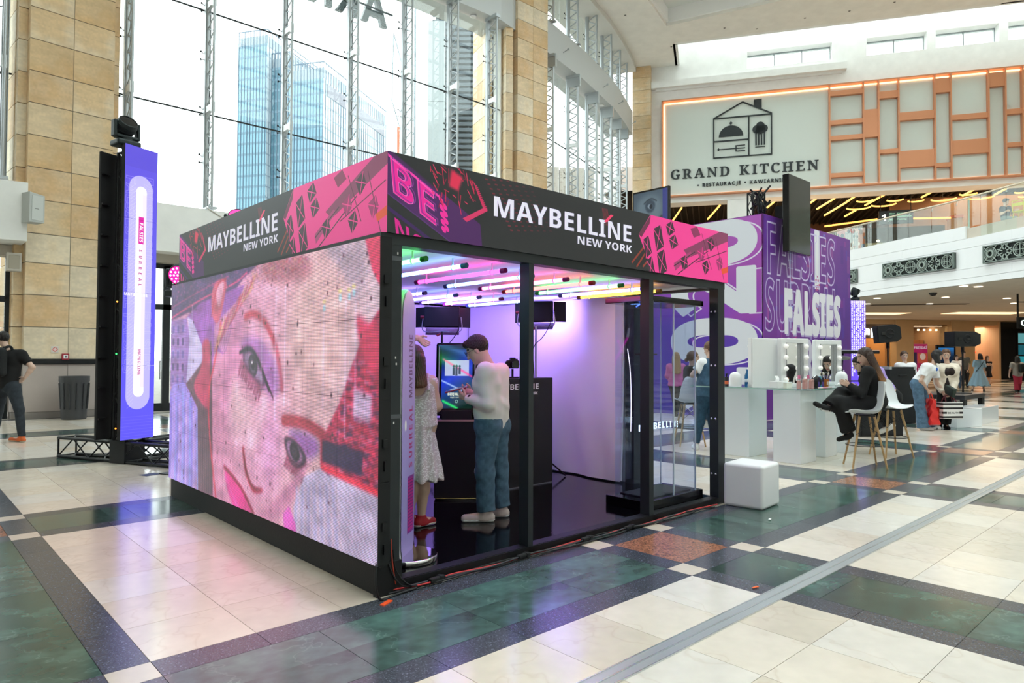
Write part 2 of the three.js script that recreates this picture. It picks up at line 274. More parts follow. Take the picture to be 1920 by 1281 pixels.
stones(p1, 1.2, 0.3, -0.93, -0.9, Math.PI / 2, 0, true); stones(p1, 1.2, 0.3, 0.93, -0.9, Math.PI / 2, 0, true);
mesh('core', bb(-0.87, 0.87, 0, 18.6, -1.5, 0.13), M.mortar, p1);
mesh('rail', [rb(1.84, 0.12, 0.06, 0.02, 0, 1.33, 0.16), bb(-1.06, 1.06, 1.27, 1.39, -0.3, -0.06)], M.blackmatt, p1);
mesh('skirting', [bb(-0.9, 0.9, 0, 0.15, -0.1, 0.165), bb(-1.06, 1.06, 0, 0.15, -0.4, -0.07)], mat(0x8d857f, 0.6), p1);
const p2 = structGroup('pillar_2', [15.885, 0, -15.775]);
stones(p2, 0.86, 0.3, 0.47, -0.15, 0, 0); stones(p2, 0.84, 0.3, 1.32, -0.15, 0, 0);
stones(p2, 1.0, 0.3, 0.03 - 0.14 + 0.14 * 0 - 0.005, -0.62, Math.PI / 2 - 0.3, 0); stones(p2, 1.3, 0.3, -0.33, -1.72, Math.PI / 2 - 0.3, 0);
stones(p2, 1.5, 0.3, 1.6, -1.1, Math.PI / 2, 0);
mesh('core', [bb(0.2, 1.5, 0, 18.6, -2.2, -0.12)], M.mortar, p2);
// ---------- upper wall with the restaurant sign ----------
const GK = [30.2, 0, -20.8], GKR = -1.0298;
const wallEast = structGroup('wall_east', GK, GKR);
mesh('lower_wall', [bb(0.3, 34, 10.53, 17.95, -1.2, 0)], M.white, wallEast);
{ // clerestory band with its openings
  const wins = [[6.3, 10.7, 3], [12.43, 15.32, 2], [15.74, 18.62, 2], [19.04, 21.9, 2], [22.3, 25.2, 2], [25.6, 28.5, 2]];
  let s = 0.3; const solid = [];
  for (const [a, b] of wins) { solid.push(bb(s, a, 17.95, 18.9, -0.9, 0)); s = b; }
  solid.push(bb(s, 34, 17.95, 18.9, -0.9, 0), bb(0.3, 34, 18.9, 21.6, -0.9, 0));
  mesh('upper_wall', solid, M.white, wallEast);
  wins.forEach(([a, b, k], i) => {
    const w = structGroup('window_' + (5 + i), GK, GKR), st = (b - a) / k;
    mesh('window_frame', [bb(a, b, 17.95, 18.0, -0.62, -0.54), bb(a, b, 18.85, 18.9, -0.62, -0.54), ...Array.from({ length: k + 1 }, (_, j) => bb(a + j * st - 0.025, a + j * st + 0.025, 17.95, 18.9, -0.62, -0.54))], mat(0x9aa2a4, 0.5, 0.3), w);
    for (let j = 0; j < k; j++) mesh('pane', bb(a + j * st + 0.025, a + (j + 1) * st - 0.025, 18.0, 18.85, -0.585, -0.575), facadeGlass, w);
  });
  mesh('ledge', [bb(0.96, 11.4, 17.25, 17.62, 0, 0.35), bb(1.2, 11.2, 17.12, 17.26, 0, 0.1)], M.white, wallEast);
}
const p3 = structGroup('pillar_3', GK, GKR); stones(p3, 1.06, 0.6, 0.42, 0.1, 0, 0); stones(p3, 0.9, 0.3, -0.0, -0.35, Math.PI / 2, 0); mesh('core', bb(0.0, 0.85, 0, 18.6, -1.2, 0.3), M.mortar, p3);
struct('pillar_4', [put(bb(5.2, 6.5, 6.6, 10.6, -1.1, -0.05), 0, 0, 0).rotateY(GKR).translate(...GK)], M.white);
// ---------- ceiling, light well, skylight ----------
const off2 = (s, z) => [GK[0] + 0.515 * s - 0.857 * z, GK[2] + 0.857 * s + 0.515 * z]; // along the east wall, distance into the hall
const hole = [[27.05, -16.43], [28.96, -11.12], [33.4, 0], [31, 12], [20, 19], [4, 20], [-9, 9], [-8, -5.6], [24.24, -15.56]];
const ceil = struct('ceiling', floorPoly([[-15.5, -20], [-0.5, -17.6], [16.6, -17.6], [21, -18.6], [29.6, -22], off2(2.44, 0), off2(2.44, 2.8), off2(33, 2.8), [30, 27], [0, 27], [-17, 11]], 18.6, 18.9, [hole]), M.ceiling);
const inner = [[25.2, -11.4], [29.5, -1], [28, 10], [19, 15.5], [5, 16.5], [-6, 7], [-5, -2.5]];
struct('ceiling_1', floorPoly([[27.5, -17], [34.5, 0], [31.5, 13], [20, 20], [4, 21], [-10, 9.5], [-9, -5.8]], 19.45, 19.75, [inner]), mat(0xe6e8e4, 0.9));
struct('ceiling_2', hole.map((p, i) => slab(p, hole[(i + 1) % hole.length], 18.75, 19.5, 0.12, 1)), mat(0xf4f4f2, 0.85));
struct('ceiling_3', [slab(off2(2.44, 2.8), off2(33, 2.8), 18.6, 21.6, 0.25, 0), slab(off2(2.44, -0.2), off2(2.44, 2.8), 18.6, 21.6, 0.25, 0)], M.white);
struct('window_12', floorPoly([off2(2.3, -0.9), off2(2.3, 2.9), off2(34, 2.9), off2(34, -0.9)], 21.6, 21.62), M.glass);
struct('window_13', floorPoly(inner, 19.8, 19.82), M.glass);
struct('trim_5', Array.from({ length: 10 }, (_, i) => bb(-9, 33, 19.83, 19.98, -11 + i * 3, -10.88 + i * 3)), M.steel);
{ const b0 = [[21.4, -16.95], [22.39, -17.296], [24.25, -17.89], [26.34, -18.74], [28.43, -19.7], [29.9, -20.5]], b1 = [[-12, -18.4], [-0.5, -16.2], [10, -16.1], [16, -16.1], [18.6, -16.4], ...b0]; struct('trim_6', floorPoly([...b1, ...offset(b1, 2.2).reverse()], 18.32, 18.6), mat(0xcfcdc6, 0.85)); }
{ const spots = []; for (const [x, z] of [[22.4, -16.4], [24.6, -17.2], [25.3, -14], [29.4, -14.5], [29.2, -17.6], [30.7, -13.4], [31.4, -11.2], [32.3, -9.4], [33.0, -7.6], [31.6, -7.2], [33.8, -5.2]]) { const d = mesh('ceiling_spot', lathe([[0, -0.01], [0.05, -0.01], [0.07, 0.01]], 12), mat(0x6b675f, 0.6), ceil); d.position.set(x, 18.6, z); } }
// outer shell beyond the frame
struct('wall_left', [slab([-15.6, 11], [-15.6, -20], 0, 18.6, 0.3)], M.wall); struct('wall_back', [slab([-15.6, 11], [0, 27], 0, 18.6, 0.3), slab([0, 27], [30, 27], 0, 18.6, 0.3), slab([30, 27], [48, 8.5], 6.6, 21, 0.3)], M.wall);
struct('wall_right', [slab([30, 27], [66, 14], 0, 6.6, 0.3), slab([66, 14], [80, -2], 0, 6.6, 0.3), slab([48, 8], [75, 8], 6.6, 10.5, 0.3)], M.wall);
struct('wall_north', [slab([-15.6, -19.6], [-10.6, -18.7], 0, 18.6, 0.3), slab([29.6, -21.6], [34, -27], 0, 18.6, 0.3), slab([34, -27], [62, -20], 0, 10.5, 0.3), slab([15.4, -16.4], [16.7, -17.1], 0, 18.6, 0.3)], M.wall);
// ---------- upper floor: slab edge, grilles, balustrade ----------
const B = [[33.4, -14.5], [32.6, -11.6], [31.373, -9.046], [29.747, -6.189], [28.682, -4.041], [27.14, -1.652], [25.9, 0.9], [25.2, 3.6], [25.1, 8], [26.5, 14], [29, 20]];
const curveB = new THREE.CatmullRomCurve3(B.map((p) => V(p[0], 0, p[1])), false, 'centripetal');
const NB = 400, ptsB = curveB.getPoints(NB), lenB = [0]; for (let i = 1; i <= NB; i++) lenB[i] = lenB[i - 1] + ptsB[i].distanceTo(ptsB[i - 1]);
const atB = (s) => { let i = 1; while (i < NB && lenB[i] < s) i++; const t = (s - lenB[i - 1]) / (lenB[i] - lenB[i - 1]), p = ptsB[i - 1].clone().lerp(ptsB[i], t), d = ptsB[i].clone().sub(ptsB[i - 1]).normalize(); return { p, d, ry: Math.atan2(-d.z, d.x) }; };
function strip(s0, s1, y0, y1, t, out = 0) { const L = Math.max(1, Math.round((s1 - s0) / 0.5)), g = []; for (let i = 0; i < L; i++) { const a = atB(lerp(s0, s1, i / L)).p, b = atB(lerp(s0, s1, (i + 1) / L)).p; const d = b.clone().sub(a).normalize(), n = V(-d.z, 0, d.x); const o = n.multiplyScalar(-out); g.push(slab([a.x + o.x, a.z + o.z], [b.x + o.x, b.z + o.z], y0, y1, t, 1)); } return g; }
const outline = []; for (let i = 0; i <= NB; i += 8) outline.push([ptsB[i].x, ptsB[i].z]);
struct('ceiling_4', floorPoly([...outline, [34, 27], [68, 14], [80, -4], [60, -22], [34, -22]].map((p) => p), 4.38, 6.55), M.lowceiling);
const fascia = structGroup('trim_7');
const fasciaMat = mat(0xf1f2f3, 0.5);
mesh('fascia_band', strip(0, lenB[NB] - 0.1, 5.78, 6.14, 0.18, 0.1), fasciaMat, fascia); mesh('fascia_band', strip(0, lenB[NB] - 0.1, 4.62, 4.97, 0.18, 0.1), fasciaMat, fascia); mesh('fascia_lip', strip(0, lenB[NB] - 0.1, 4.38, 4.61, 0.2, 0.12), fasciaMat, fascia);
mesh('fascia_panel', strip(0, lenB[NB] - 0.1, 4.98, 5.77, 0.16, 0.08), fasciaMat, fascia);
mesh('parapet', strip(0, 11.96, 6.15, 6.64, 0.18, 0.1), fasciaMat, fascia);
mesh('parapet_end', strip(11.96, 12.04, 6.14, 7.68, 0.02, 0.08), mat(0xdfe6e2, 0.2), fascia);
const grilleFrame = mat(0x6f7a74, 0.5, 0.2), grilleBack = mat(0x1c2422, 0.8), grilleBar = mat(0x98a49c, 0.5, 0.2);
for (const [s0, s1] of [[0.6, 2.8], [4.3, 6.34], [8.02, 11.54], [12.94, 16.4], [18, 21.5]]) {
  const mid = atB((s0 + s1) / 2), L = atB(s1).p.distanceTo(atB(s0).p), g = thing('vent_grille', '', 'grille', [mid.p.x, 0, mid.p.z], Math.atan2(-(atB(s1).p.z - atB(s0).p.z), atB(s1).p.x - atB(s0).p.x));
  tag(g, s0 < 1 ? 'ornate grey grille hidden at the far end of the white balcony' : s0 < 5 ? 'short ornate grey grille beside the purple wall, on the white balcony edge' : s0 < 9 ? 'long ornate grey grille seen whole in the middle of the white balcony edge' : s0 < 14 ? 'ornate grey grille cut by the right edge of the photo on the balcony' : 'ornate grey grille on the balcony further round', 'grille', 'ornate grilles on the balcony edge');
  const h = 0.64, y = 5.37, z = 0.2, bars = [], rings = [];
  mesh('backing', bb(-L / 2, L / 2, y - h / 2, y + h / 2, 0.02, z - 0.07), grilleBack, g);
  mesh('frame', [bb(-L / 2, L / 2, y + h / 2 - 0.04, y + h / 2, 0.02, z), bb(-L / 2, L / 2, y - h / 2, y - h / 2 + 0.04, 0.02, z), bb(-L / 2, -L / 2 + 0.04, y - h / 2, y + h / 2, 0.02, z), bb(L / 2 - 0.04, L / 2, y - h / 2, y + h / 2, 0.02, z)], grilleFrame, g);
  const n = Math.max(2, Math.round(L / 0.62)), w = L / n;
  for (let i = 0; i < n; i++) {
    const x = -L / 2 + (i + 0.5) * w, kind = (i + (n === 6 ? 0 : 1)) % 3, r = 0.25;
    if (kind === 1) { for (let k = 0; k < 8; k++) { const a = k * Math.PI / 4 + 0.39; bars.push(bar([x + 0.09 * Math.cos(a), y + 0.09 * Math.sin(a), z - 0.03], [x + 0.3 * Math.cos(a), y + 0.3 * Math.sin(a), z - 0.03], 0.035, 0.03)); } for (const [dx, dy] of [[1, 1], [1, -1], [-1, 1], [-1, -1]]) bars.push(bar([x + dx * 0.28, y, z - 0.03], [x, y + dy * 0.29, z - 0.03], 0.03, 0.03)); }
    else { rings.push(new THREE.TorusGeometry(r, 0.022, 6, 24).translate(x, y, z - 0.03), new THREE.TorusGeometry(r - 0.06, 0.012, 5, 24).translate(x, y, z - 0.03)); if (kind === 2) { bars.push(bb(x - r, x + r, y - 0.012, y + 0.012, z - 0.045, z - 0.02), bb(x - 0.012, x + 0.012, y - r, y + r, z - 0.045, z - 0.02), bb(x - 0.12, x - 0.1, y - 0.1, y + 0.1, z - 0.045, z - 0.02), bb(x + 0.1, x + 0.12, y - 0.1, y + 0.1, z - 0.045, z - 0.02)); } else { bars.push(bar([x - w / 2, y - h / 2, z - 0.03], [x - 0.12, y - 0.12, z - 0.03], 0.03, 0.03), bar([x + w / 2, y + h / 2, z - 0.03], [x + 0.12, y + 0.12, z - 0.03], 0.03, 0.03), bar([x - w / 2, y + h / 2, z - 0.03], [x - 0.12, y + 0.12, z - 0.03], 0.03, 0.03), bar([x + w / 2, y - h / 2, z - 0.03], [x + 0.12, y - 0.12, z - 0.03], 0.03, 0.03)); rings.push(new THREE.TorusGeometry(0.12, 0.04, 6, 20).translate(x, y, z - 0.03)); } }
  }
  mesh('ring', rings, grilleBar, g); mesh('bar', bars, grilleBar, g);
}
{ // glass balustrade with its handrail
  const bal = thing('balustrade', 'clear glass balustrade with pale round handrail along the upper balcony', 'railing');
  const hr = []; for (let s = 0.2; s < lenB[NB] - 1; s += 0.8) { const q = atB(s).p; hr.push([q.x, 7.74, q.z]); }
  mesh('handrail', tube(hr, 0.035, 8, hr.length * 2), mat(0xd9cdb8, 0.35, 0.3), bal);
  const gm = pane(0xeef4ef);
  for (let s = 0.3; s < 26; s += 1.12) { const a = atB(s), b = atB(s + 1.1), low = s < 11.9 && s + 1.1 > 12 ? 6.6 : s < 11.9 ? 6.62 : 6.13; mesh('glass_panel', slab([a.p.x, a.p.z], [b.p.x, b.p.z], low, 7.7, 0.014), gm, bal); mesh('bracket', [rod([a.p.x + 0.02, 7.6, a.p.z], [a.p.x + 0.12, 7.72, a.p.z + 0.02], 0.012, 5), ball(0.025, a.p.x + 0.03, 7.58, a.p.z, 1, 1, 1, 8, 6)], M.steel, bal); }
}
// ---------- restaurant sign on the upper wall ----------
const sign = thing('illuminated_sign', 'wide backlit white restaurant sign framed in copper, with a black house logo', 'sign', GK, GKR);
const signGlass = mat(0xd6dfd9, 0.35);
mesh('backing', bb(1.62, 27, 10.9, 16.42, 0.02, 0.06), signGlass, sign);
const warm = glow(0xffb072, 5), cop = mat(0xcf8d66, 0.4, 0.3);
const SX = [10.52, 12.19, 12.93, 13.89, 15.58, 16.32, 18.02, 18.77, 19.52, 21.2, 22.0, 23.7, 24.5, 26.0];
mesh('sign_frame', [bb(1.55, 27, 16.4, 16.47, 0, 0.34), bb(1.55, 27, 10.83, 10.9, 0, 0.34), bb(1.55, 1.62, 10.83, 16.47, 0, 0.34)], cop, sign);
for (const s of SX) mesh('upright', bb(s - 0.035, s + 0.035, 10.9, 16.4, 0.06, 0.34), cop, sign);
const BL = [[0, [[15.82, 16.08], [14.23, 14.47], [13.38, 13.62], [11.35, 11.58]]], [1, [[13.4, 14.9]]], [2, [[15.43, 15.81], [12.46, 12.69]]], [3, [[14.15, 14.58], [11.63, 12.52]]], [4, [[15.46, 16.21], [11.54, 11.76]]], [5, [[13.95, 14.22], [12.14, 12.87]]], [6, [[15.51, 16.24]]], [7, [[14.01, 14.28], [12.34, 12.56]]], [8, [[15.53, 16.25], [13.58, 13.82], [11.68, 11.92]]], [9, [[14.2, 15.3]]], [10, [[12.1, 12.5], [15.2, 15.5]]], [11, [[13.2, 13.9]]], [12, [[14.6, 15.4]]]];
for (const [c, l] of BL) for (const [a, b] of l) mesh('copper_block', bb(SX[c] + 0.035, SX[c + 1] - 0.035, a, b, 0.06, 0.3), cop, sign);
// light strips tucked behind the copper edges
mesh('light_strip', [bb(1.7, 26.9, 16.3, 16.36, 0.07, 0.12), bb(1.66, 1.72, 11, 16.3, 0.07, 0.12)], glow(0xffb580, 3.2), sign);
mesh('light_strip', [bb(1.7, 26.9, 10.93, 10.96, 0.07, 0.1)], glow(0xffbd90, 2.2), sign);
for (const [c, l] of BL) for (const [a, b] of l) if (b - a > 0.3 || c % 2) mesh('light_strip', bb(SX[c] + 0.05, SX[c + 1] - 0.05, b + 0.005, b + 0.03, 0.065, 0.09), glow(0xffc49a, 1.8), sign);
{ // house logo and lettering, standing proud of the panel
  const ink = mat(0x20292c, 0.5), z0 = 0.08, D = 0.05, L = (a, b, w = 0.07) => bar([a[0], a[1], z0 + 0.03], [b[0], b[1], z0 + 0.03], w, D);
  const gold = mat(0xc9a55a, 0.4, 0.4);
  mesh('house_outline', [L([4.46, 12.92], [4.46, 15.22]), L([4.44, 15.2], [6.03, 16.03]), L([6.03, 16.03], [7.58, 15.24]), L([7.56, 15.25], [7.56, 12.92]), L([4.43, 12.94], [7.59, 12.94]), L([4.46, 15.2], [7.56, 15.2]), L([6.36, 15.2], [6.36, 12.94]), L([4.46, 13.88], [6.36, 13.88])], ink, sign);
  mesh('chimney', prism([[6.64, 15.72], [7.05, 15.5], [7.05, 16.1], [6.64, 16.1]], D).translate(0, 0, z0), ink, sign);
  const dome = []; for (let i = 0; i <= 20; i++) { const a = Math.PI * i / 20; dome.push([5.4 + 0.66 * Math.cos(a), 14.12 + 0.62 * Math.sin(a)]); }
  mesh('cloche', [prism(dome, D).translate(0, 0, z0), prism([[5.4, 14.78], [5.49, 14.88], [5.4, 14.98], [5.31, 14.88]], D).translate(0, 0, z0), bb(5.38, 5.42, 14.7, 14.8, z0, z0 + D)], ink, sign);
  mesh('chef_hat', [...[[6.78, 14.4, 0.23], [6.97, 14.58, 0.23], [7.15, 14.42, 0.22], [6.97, 14.36, 0.25]].map(([x, y, r]) => new THREE.CylinderGeometry(r, r, D, 20).rotateX(Math.PI / 2).translate(x, y, z0 + D / 2)), bb(6.7, 6.78, 13.5, 14.35, z0, z0 + D), bb(6.84, 6.92, 13.5, 14.35, z0, z0 + D), bb(7.0, 7.07, 13.5, 14.35, z0, z0 + D), bb(7.15, 7.23, 13.5, 14.35, z0, z0 + D), bb(6.7, 7.23, 13.38, 13.42, z0, z0 + D)], ink, sign);
  mesh('fork', [bb(4.72, 5.7, 13.39, 13.43, z0, z0 + D), prism([[4.64, 13.41], [4.72, 13.49], [4.8, 13.41], [4.72, 13.33]], D).translate(0, 0, z0), bb(5.64, 5.7, 13.24, 13.58, z0, z0 + D), bb(5.64, 6.16, 13.55, 13.59, z0, z0 + D), bb(5.64, 6.16, 13.39, 13.43, z0, z0 + D), bb(5.64, 6.16, 13.23, 13.27, z0, z0 + D)], ink, sign);
  const write = (str, font, s0, s1, y, h) => { let w = 0; const gl = [...str].map((ch) => { if (ch === ' ') { w += h * 0.75; return null; } const g = text3(ch, font, h, D), b = g.boundingBox, o = [g, w - b.min.x]; w += b.max.x - b.min.x + h * 0.22; return o; }); w -= h * 0.22; const k = (s1 - s0) / w; for (const q of gl) if (q) { const m = mesh('letter', q[0].translate(q[1], 0, 0).scale(k, 1, 1).translate(s0, y, z0), ink, sign); } };
  write('GRAND KITCHEN', fontSerif, 2.06, 9.98, 11.88, 0.55);
  write('• RESTAURACJE • KAWIARNIE •', fontBold, 3.55, 8.5, 11.34, 0.2);
}
// ---------- food court behind the opening ----------
const FC = (g) => g.rotateY(GKR).translate(...GK);
struct('wall_food_court', [FC(bb(-2, 36, 6.6, 11.5, -14.3, -14)), FC(bb(35.7, 36, 6.6, 11.5, -14, -1.2))], mat(0x6a4c38, 0.85));
struct('ceiling_5', FC(bb(-2, 36, 11.5, 11.7, -14.3, -1.2)), mat(0x17130f, 0.9));
{ const slats = []; for (let i = 0; i < 60; i++) slats.push(bb(0.3 + i * 0.4, 0.36 + i * 0.4, 11.28, 11.46, -13.5, -1.3)); const louv = struct('trim_8', FC(fuse(slats)), mat(0x241b15, 0.8)); louv.userData.kind = 'structure'; }
{
  const rods = [[[34.25, -20.27], [37.09, -22.81]], [[35.31, -18.23], [38.47, -20.99]], [[36.75, -15.46], [38.29, -16.81]], [[38.5, -12.65], [40.62, -14.58]], [[40.1, -12.63], [42.88, -15.06]], [[37.85, -13.46], [38.58, -14.09]], [[38.71, -11.54], [40.54, -13.0]], [[39.62, -10.31], [41.67, -12.11]], [[42.68, -13.02], [44.18, -14.28]], [[40.65, -8.12], [41.84, -9.07]], [[41.56, -6.26], [43.1, -7.33]], [[42.75, -5.12], [44.1, -6.01]]];
  const where = ['leftmost straight yellow light tube, over the left corner of the purple wall', 'straight yellow light tube just left of the white food court pillar', 'short straight yellow light tube just right of the white food court pillar', 'straight yellow light tube right beside the black totem screen', 'long straight yellow light tube crossing two curved ones by the black screen', 'shortest yellow light tube peeking out behind the black screen edge', 'straight yellow tube crossing the leftmost curved lights in the food court', 'long straight yellow tube leaning right above the black hanging level sign', 'low straight yellow tube under the others, left of the hanging level sign', 'straight yellow tube right of the hanging level sign', 'straight yellow tube crossing a curved one above the balcony handrail', 'straight yellow tube above the head of the seated balcony guest'];
  const tubeGlow = glow(0xffbe5c, 2.2);
  rods.forEach(([a, b], i) => { const t = thing('light_tube', where[i], 'light', [a[0], 10.9, a[1]], 0, 'straight light tubes in the food court'); const dx = b[0] - a[0], dz = b[1] - a[1]; mesh('tube', rod([0, 0, 0], [dx, 0, dz], 0.055, 8), tubeGlow, t); mesh('hanger', [rod([dx * 0.2, 0.05, dz * 0.2], [dx * 0.2, 0.6, dz * 0.2], 0.01, 5), rod([dx * 0.8, 0.05, dz * 0.8], [dx * 0.8, 0.6, dz * 0.8], 0.01, 5)], M.blackmatt, t); });
  const arcs = [[[39.74, -11.83], [39.92, -11.1]], [[41.39, -11.58], [41.9, -10.51]], [[40.88, -10.55], [40.9, -9.8]], [[41.9, -9.76], [42.06, -9.05]], [[42.43, -8.69], [42.81, -7.61]], [[42.14, -7.2], [42.36, -6.49]], [[43.66, -7.15], [43.59, -5.98]], [[41.38, -13.0], [41.56, -11.82]], [[43.78, -4.96], [44.06, -4.53]], [[45.12, -5.04], [45.36, -4.64]]];
  const aw = ['small curved light, upper left one of the food court cluster', 'wide curved light hanging lowest in the middle of the food court cluster', 'curved light tucked beneath the dark ceiling left of the long tube', 'curved light directly above the hanging level sign', 'widest curved light, right of the hanging level sign', 'curved light crossed by a straight tube above the handrail', 'curved light seen through the balcony handrail glass', 'curved light crossed by the tube nearest the black screen', 'upper curved light cut off at the right edge of the photo', 'lower curved light cut off at the right edge of the photo'];
  arcs.forEach(([a, b], i) => { const mx = (a[0] + b[0]) / 2, mz = (a[1] + b[1]) / 2, L = Math.hypot(b[0] - a[0], b[1] - a[1]) * 0.55, t = thing('ring_light', aw[i], 'light', [mx, 10.8, mz], 0, 'curved lights in the food court'); mesh('ring', new THREE.TorusGeometry(L, 0.045, 8, 24, 2.7).rotateZ(-1.35).rotateX(Math.PI / 2).rotateY(0.35), tubeGlow, t); mesh('hanger', [rod([L * 0.94, 0, -L * 0.34], [L * 0.94, 0.7, -L * 0.34], 0.01, 5)], M.blackmatt, t); });
  const kh = thing('food_counter', 'long olive service counter behind the balcony glass', 'counter', GK, GKR);
  mesh('counter_front', [bb(12.7, 17.0, 6.56, 8.1, -2.6, -2.4)], mat(0x8f8a68, 0.6), kh); mesh('panel_joint', [bb(12.7, 17, 7.55, 7.57, -2.41, -2.39), bb(14, 14.03, 6.6, 8.1, -2.41, -2.39), bb(15.6, 15.63, 6.6, 8.1, -2.41, -2.39)], mat(0x5d5a45, 0.7), kh); mesh('counter_back', bb(12.7, 17.0, 8.1, 9.1, -3.4, -3.2), mat(0x2e2a20, 0.7), kh);
  for (const s of [13.4, 14.9, 16.4]) mesh('counter_lamp', ball(0.09, s, 8.2, -2.3, 1, 0.7, 1, 10, 6), glow(0xffe0a0, 4), kh);
  const lb = (a, b, lab) => tag(mesh('light_bar', FC(rod([a[0], a[1], -2.2], [b[0], b[1], -2.2], 0.05, 8)), glow(0xffa84a, 2.4)), lab, 'light');
  lb([10.6, 9.15], [13.35, 9.42], 'long low amber light bar left of the hanging level sign'); lb([14.7, 9.38], [17.0, 9.3], 'long low amber light bar right of the hanging level sign');
  const pl = thing('copper_column', 'pale copper clad column at the end of the olive counter', 'column', GK, GKR); mesh('shaft', bb(17.05, 17.6, 6.55, 9.3, -3, -2.3), mat(0xc08f68, 0.5), pl); mesh('cap', bb(17.02, 17.65, 9.3, 9.45, -3.05, -2.25), mat(0xd2703a, 0.5), pl);
  const brown = thing('brown_partition', 'warm brown partition behind the balcony seats', 'partition', GK, GKR); mesh('board', bb(17.5, 30, 6.55, 11.3, -6.3, -6), mat(0x86644c, 0.8), brown); mesh('board', bb(14.9, 17.5, 9.5, 11.3, -6.3, -6), mat(0x86644c, 0.8), brown);
  const pos = canvas(256, 256, (c, w, h) => { c.fillStyle = '#e8c9cf'; c.fillRect(0, 0, w, h); c.fillStyle = '#c9d0de'; c.fillRect(70, 20, 120, 220); c.fillStyle = '#d9a5b8'; c.fillRect(0, 0, 70, 256); c.fillStyle = '#b86a45'; c.fillRect(195, 30, 61, 200); for (let i = 0; i < 60; i++) { c.fillStyle = ['#7c5a50', '#f0e4e6', '#c6535b', '#5c7390'][i % 4]; c.beginPath(); c.arc(rnd() * w, rnd() * h, 4 + rnd() * 14, 0, 7); c.fill(); } c.strokeStyle = '#9fb0c8'; c.lineWidth = 3; for (let i = 0; i < 5; i++) c.strokeRect(78 + i * 20, 30, 18, 200); });
  const pst = thing('photo_board', 'large pink collage board above the purple wall at the balcony end', 'poster', GK, GKR); mesh('board', bb(11.2, 12.65, 6.55, 8.9, -1.9, -1.8), M.white, pst); const pp = mesh('print', new THREE.PlaneGeometry(1.43, 2.3).translate(11.925, 7.73, -1.795), mat(0xffffff, 0.6, 0, { map: pos }), pst, true);
  // level sign
  const ls = thing('level_sign', 'black hanging sign with a white 1 beneath the food court ceiling', 'sign', GK, GKR);
  const lt = canvas(512, 256, (c, w, h) => { c.fillStyle = '#0c0f0d'; c.fillRect(0, 0, w, h); c.fillStyle = '#f2fff2'; c.font = 'bold 190px sans-serif'; c.fillText('1', 20, 200); c.fillStyle = '#9fd8b0'; c.font = 'bold 40px sans-serif'; c.fillText('Kino', 150, 70); c.fillText('Food', 150, 130); c.fillText('WC', 150, 190); c.fillText('Centrum', 270, 70); c.fillText('Restauracje', 270, 130); c.fillText('Parking', 270, 190); });
  mesh('box', bb(13.3, 15.0, 9.0, 9.75, -1.68, -1.56), M.blackmatt, ls); mesh('face', new THREE.PlaneGeometry(1.64, 0.7).translate(14.15, 9.37, -1.555), new THREE.MeshStandardMaterial({ color: 0x000000, emissive: 0xffffff, emissiveMap: lt, emissiveIntensity: 1.2, roughness: 0.4 }), ls, true); mesh('hanger', [rod([13.4, 9.75, -1.62], [13.4, 11.4, -1.62], 0.02), rod([14.9, 9.75, -1.62], [14.9, 11.4, -1.62], 0.02)], M.blackmatt, ls);
}
area(0xffd6a4, 5, 8, 5, off2(9, -5).reduce((p, v, i) => (p[i * 2] = v, p), [0, 11.2, 0]), off2(9, -5).reduce((p, v, i) => (p[i * 2] = v, p), [0, 0, 0]));
area(0xffd6a4, 5, 8, 5, off2(20, -5).reduce((p, v, i) => (p[i * 2] = v, p), [0, 11.2, 0]), off2(20, -5).reduce((p, v, i) => (p[i * 2] = v, p), [0, 0, 0]));
// ---------- ground floor shops under the balcony ----------
const SH = [50.6, 0, -14.8], SHR = -0.607;
const SHg = (g) => g.rotateY(SHR).translate(...SH);
const pier = (s0, s1) => struct('pillar_5', SHg(fuse([bb(s0, s1, 0, 4.4, -1, 0.25)])), M.sandpier);
struct('wall_shops', [SHg(bb(-22, -8, 0, 4.4, -0.4, 0)), SHg(bb(13.4, 27, 0, 4.4, -0.4, 0)), SHg(bb(-8, 13.4, 4.05, 4.4, -0.4, 0.1)), SHg(bb(-22, 27, 0, 4.4, -5.2, -5))], M.sandpier);
pier(-3.6, -2.2); pier(1.63, 3.0); pier(6.1, 7.0); pier(7.0, 8.0); pier(10.0, 10.15);
function shop(n, s0, s1, tone, deep = 4) { struct('wall_shop_' + n, [SHg(bb(s0, s1, 0, 4.05, -deep - 0.1, -deep)), SHg(bb(s0 - 0.05, s0, 0, 4.05, -deep, -0.4)), SHg(bb(s1, s1 + 0.05, 0, 4.05, -deep, -0.4)), SHg(bb(s0, s1, 4.0, 4.05, -deep, -0.2))], mat(tone, 0.7)); }
shop(1, -2.2, 1.63, 0xb88a58); shop(2, 3.0, 6.1, 0x8a6a4c); shop(3, 8.0, 10.0, 0xc8a884); shop(4, 10.15, 13.4, 0x111213, 3);
const sp = (s, y, z) => { const v = V(s, y, z).applyAxisAngle(V(0, 1, 0), SHR); return [v.x + SH[0], v.y, v.z + SH[2]]; };
for (const [s, w, c, k] of [[-0.3, 3, 0xffcf9c, 7], [4.5, 2.6, 0xffd8b0, 6], [9, 1.7, 0xffe6c8, 7], [12, 2, 0x9adfe6, 2]]) area(c, k, w, 2.5, sp(s, 3.95, -1.9), sp(s, 0, -1.9));
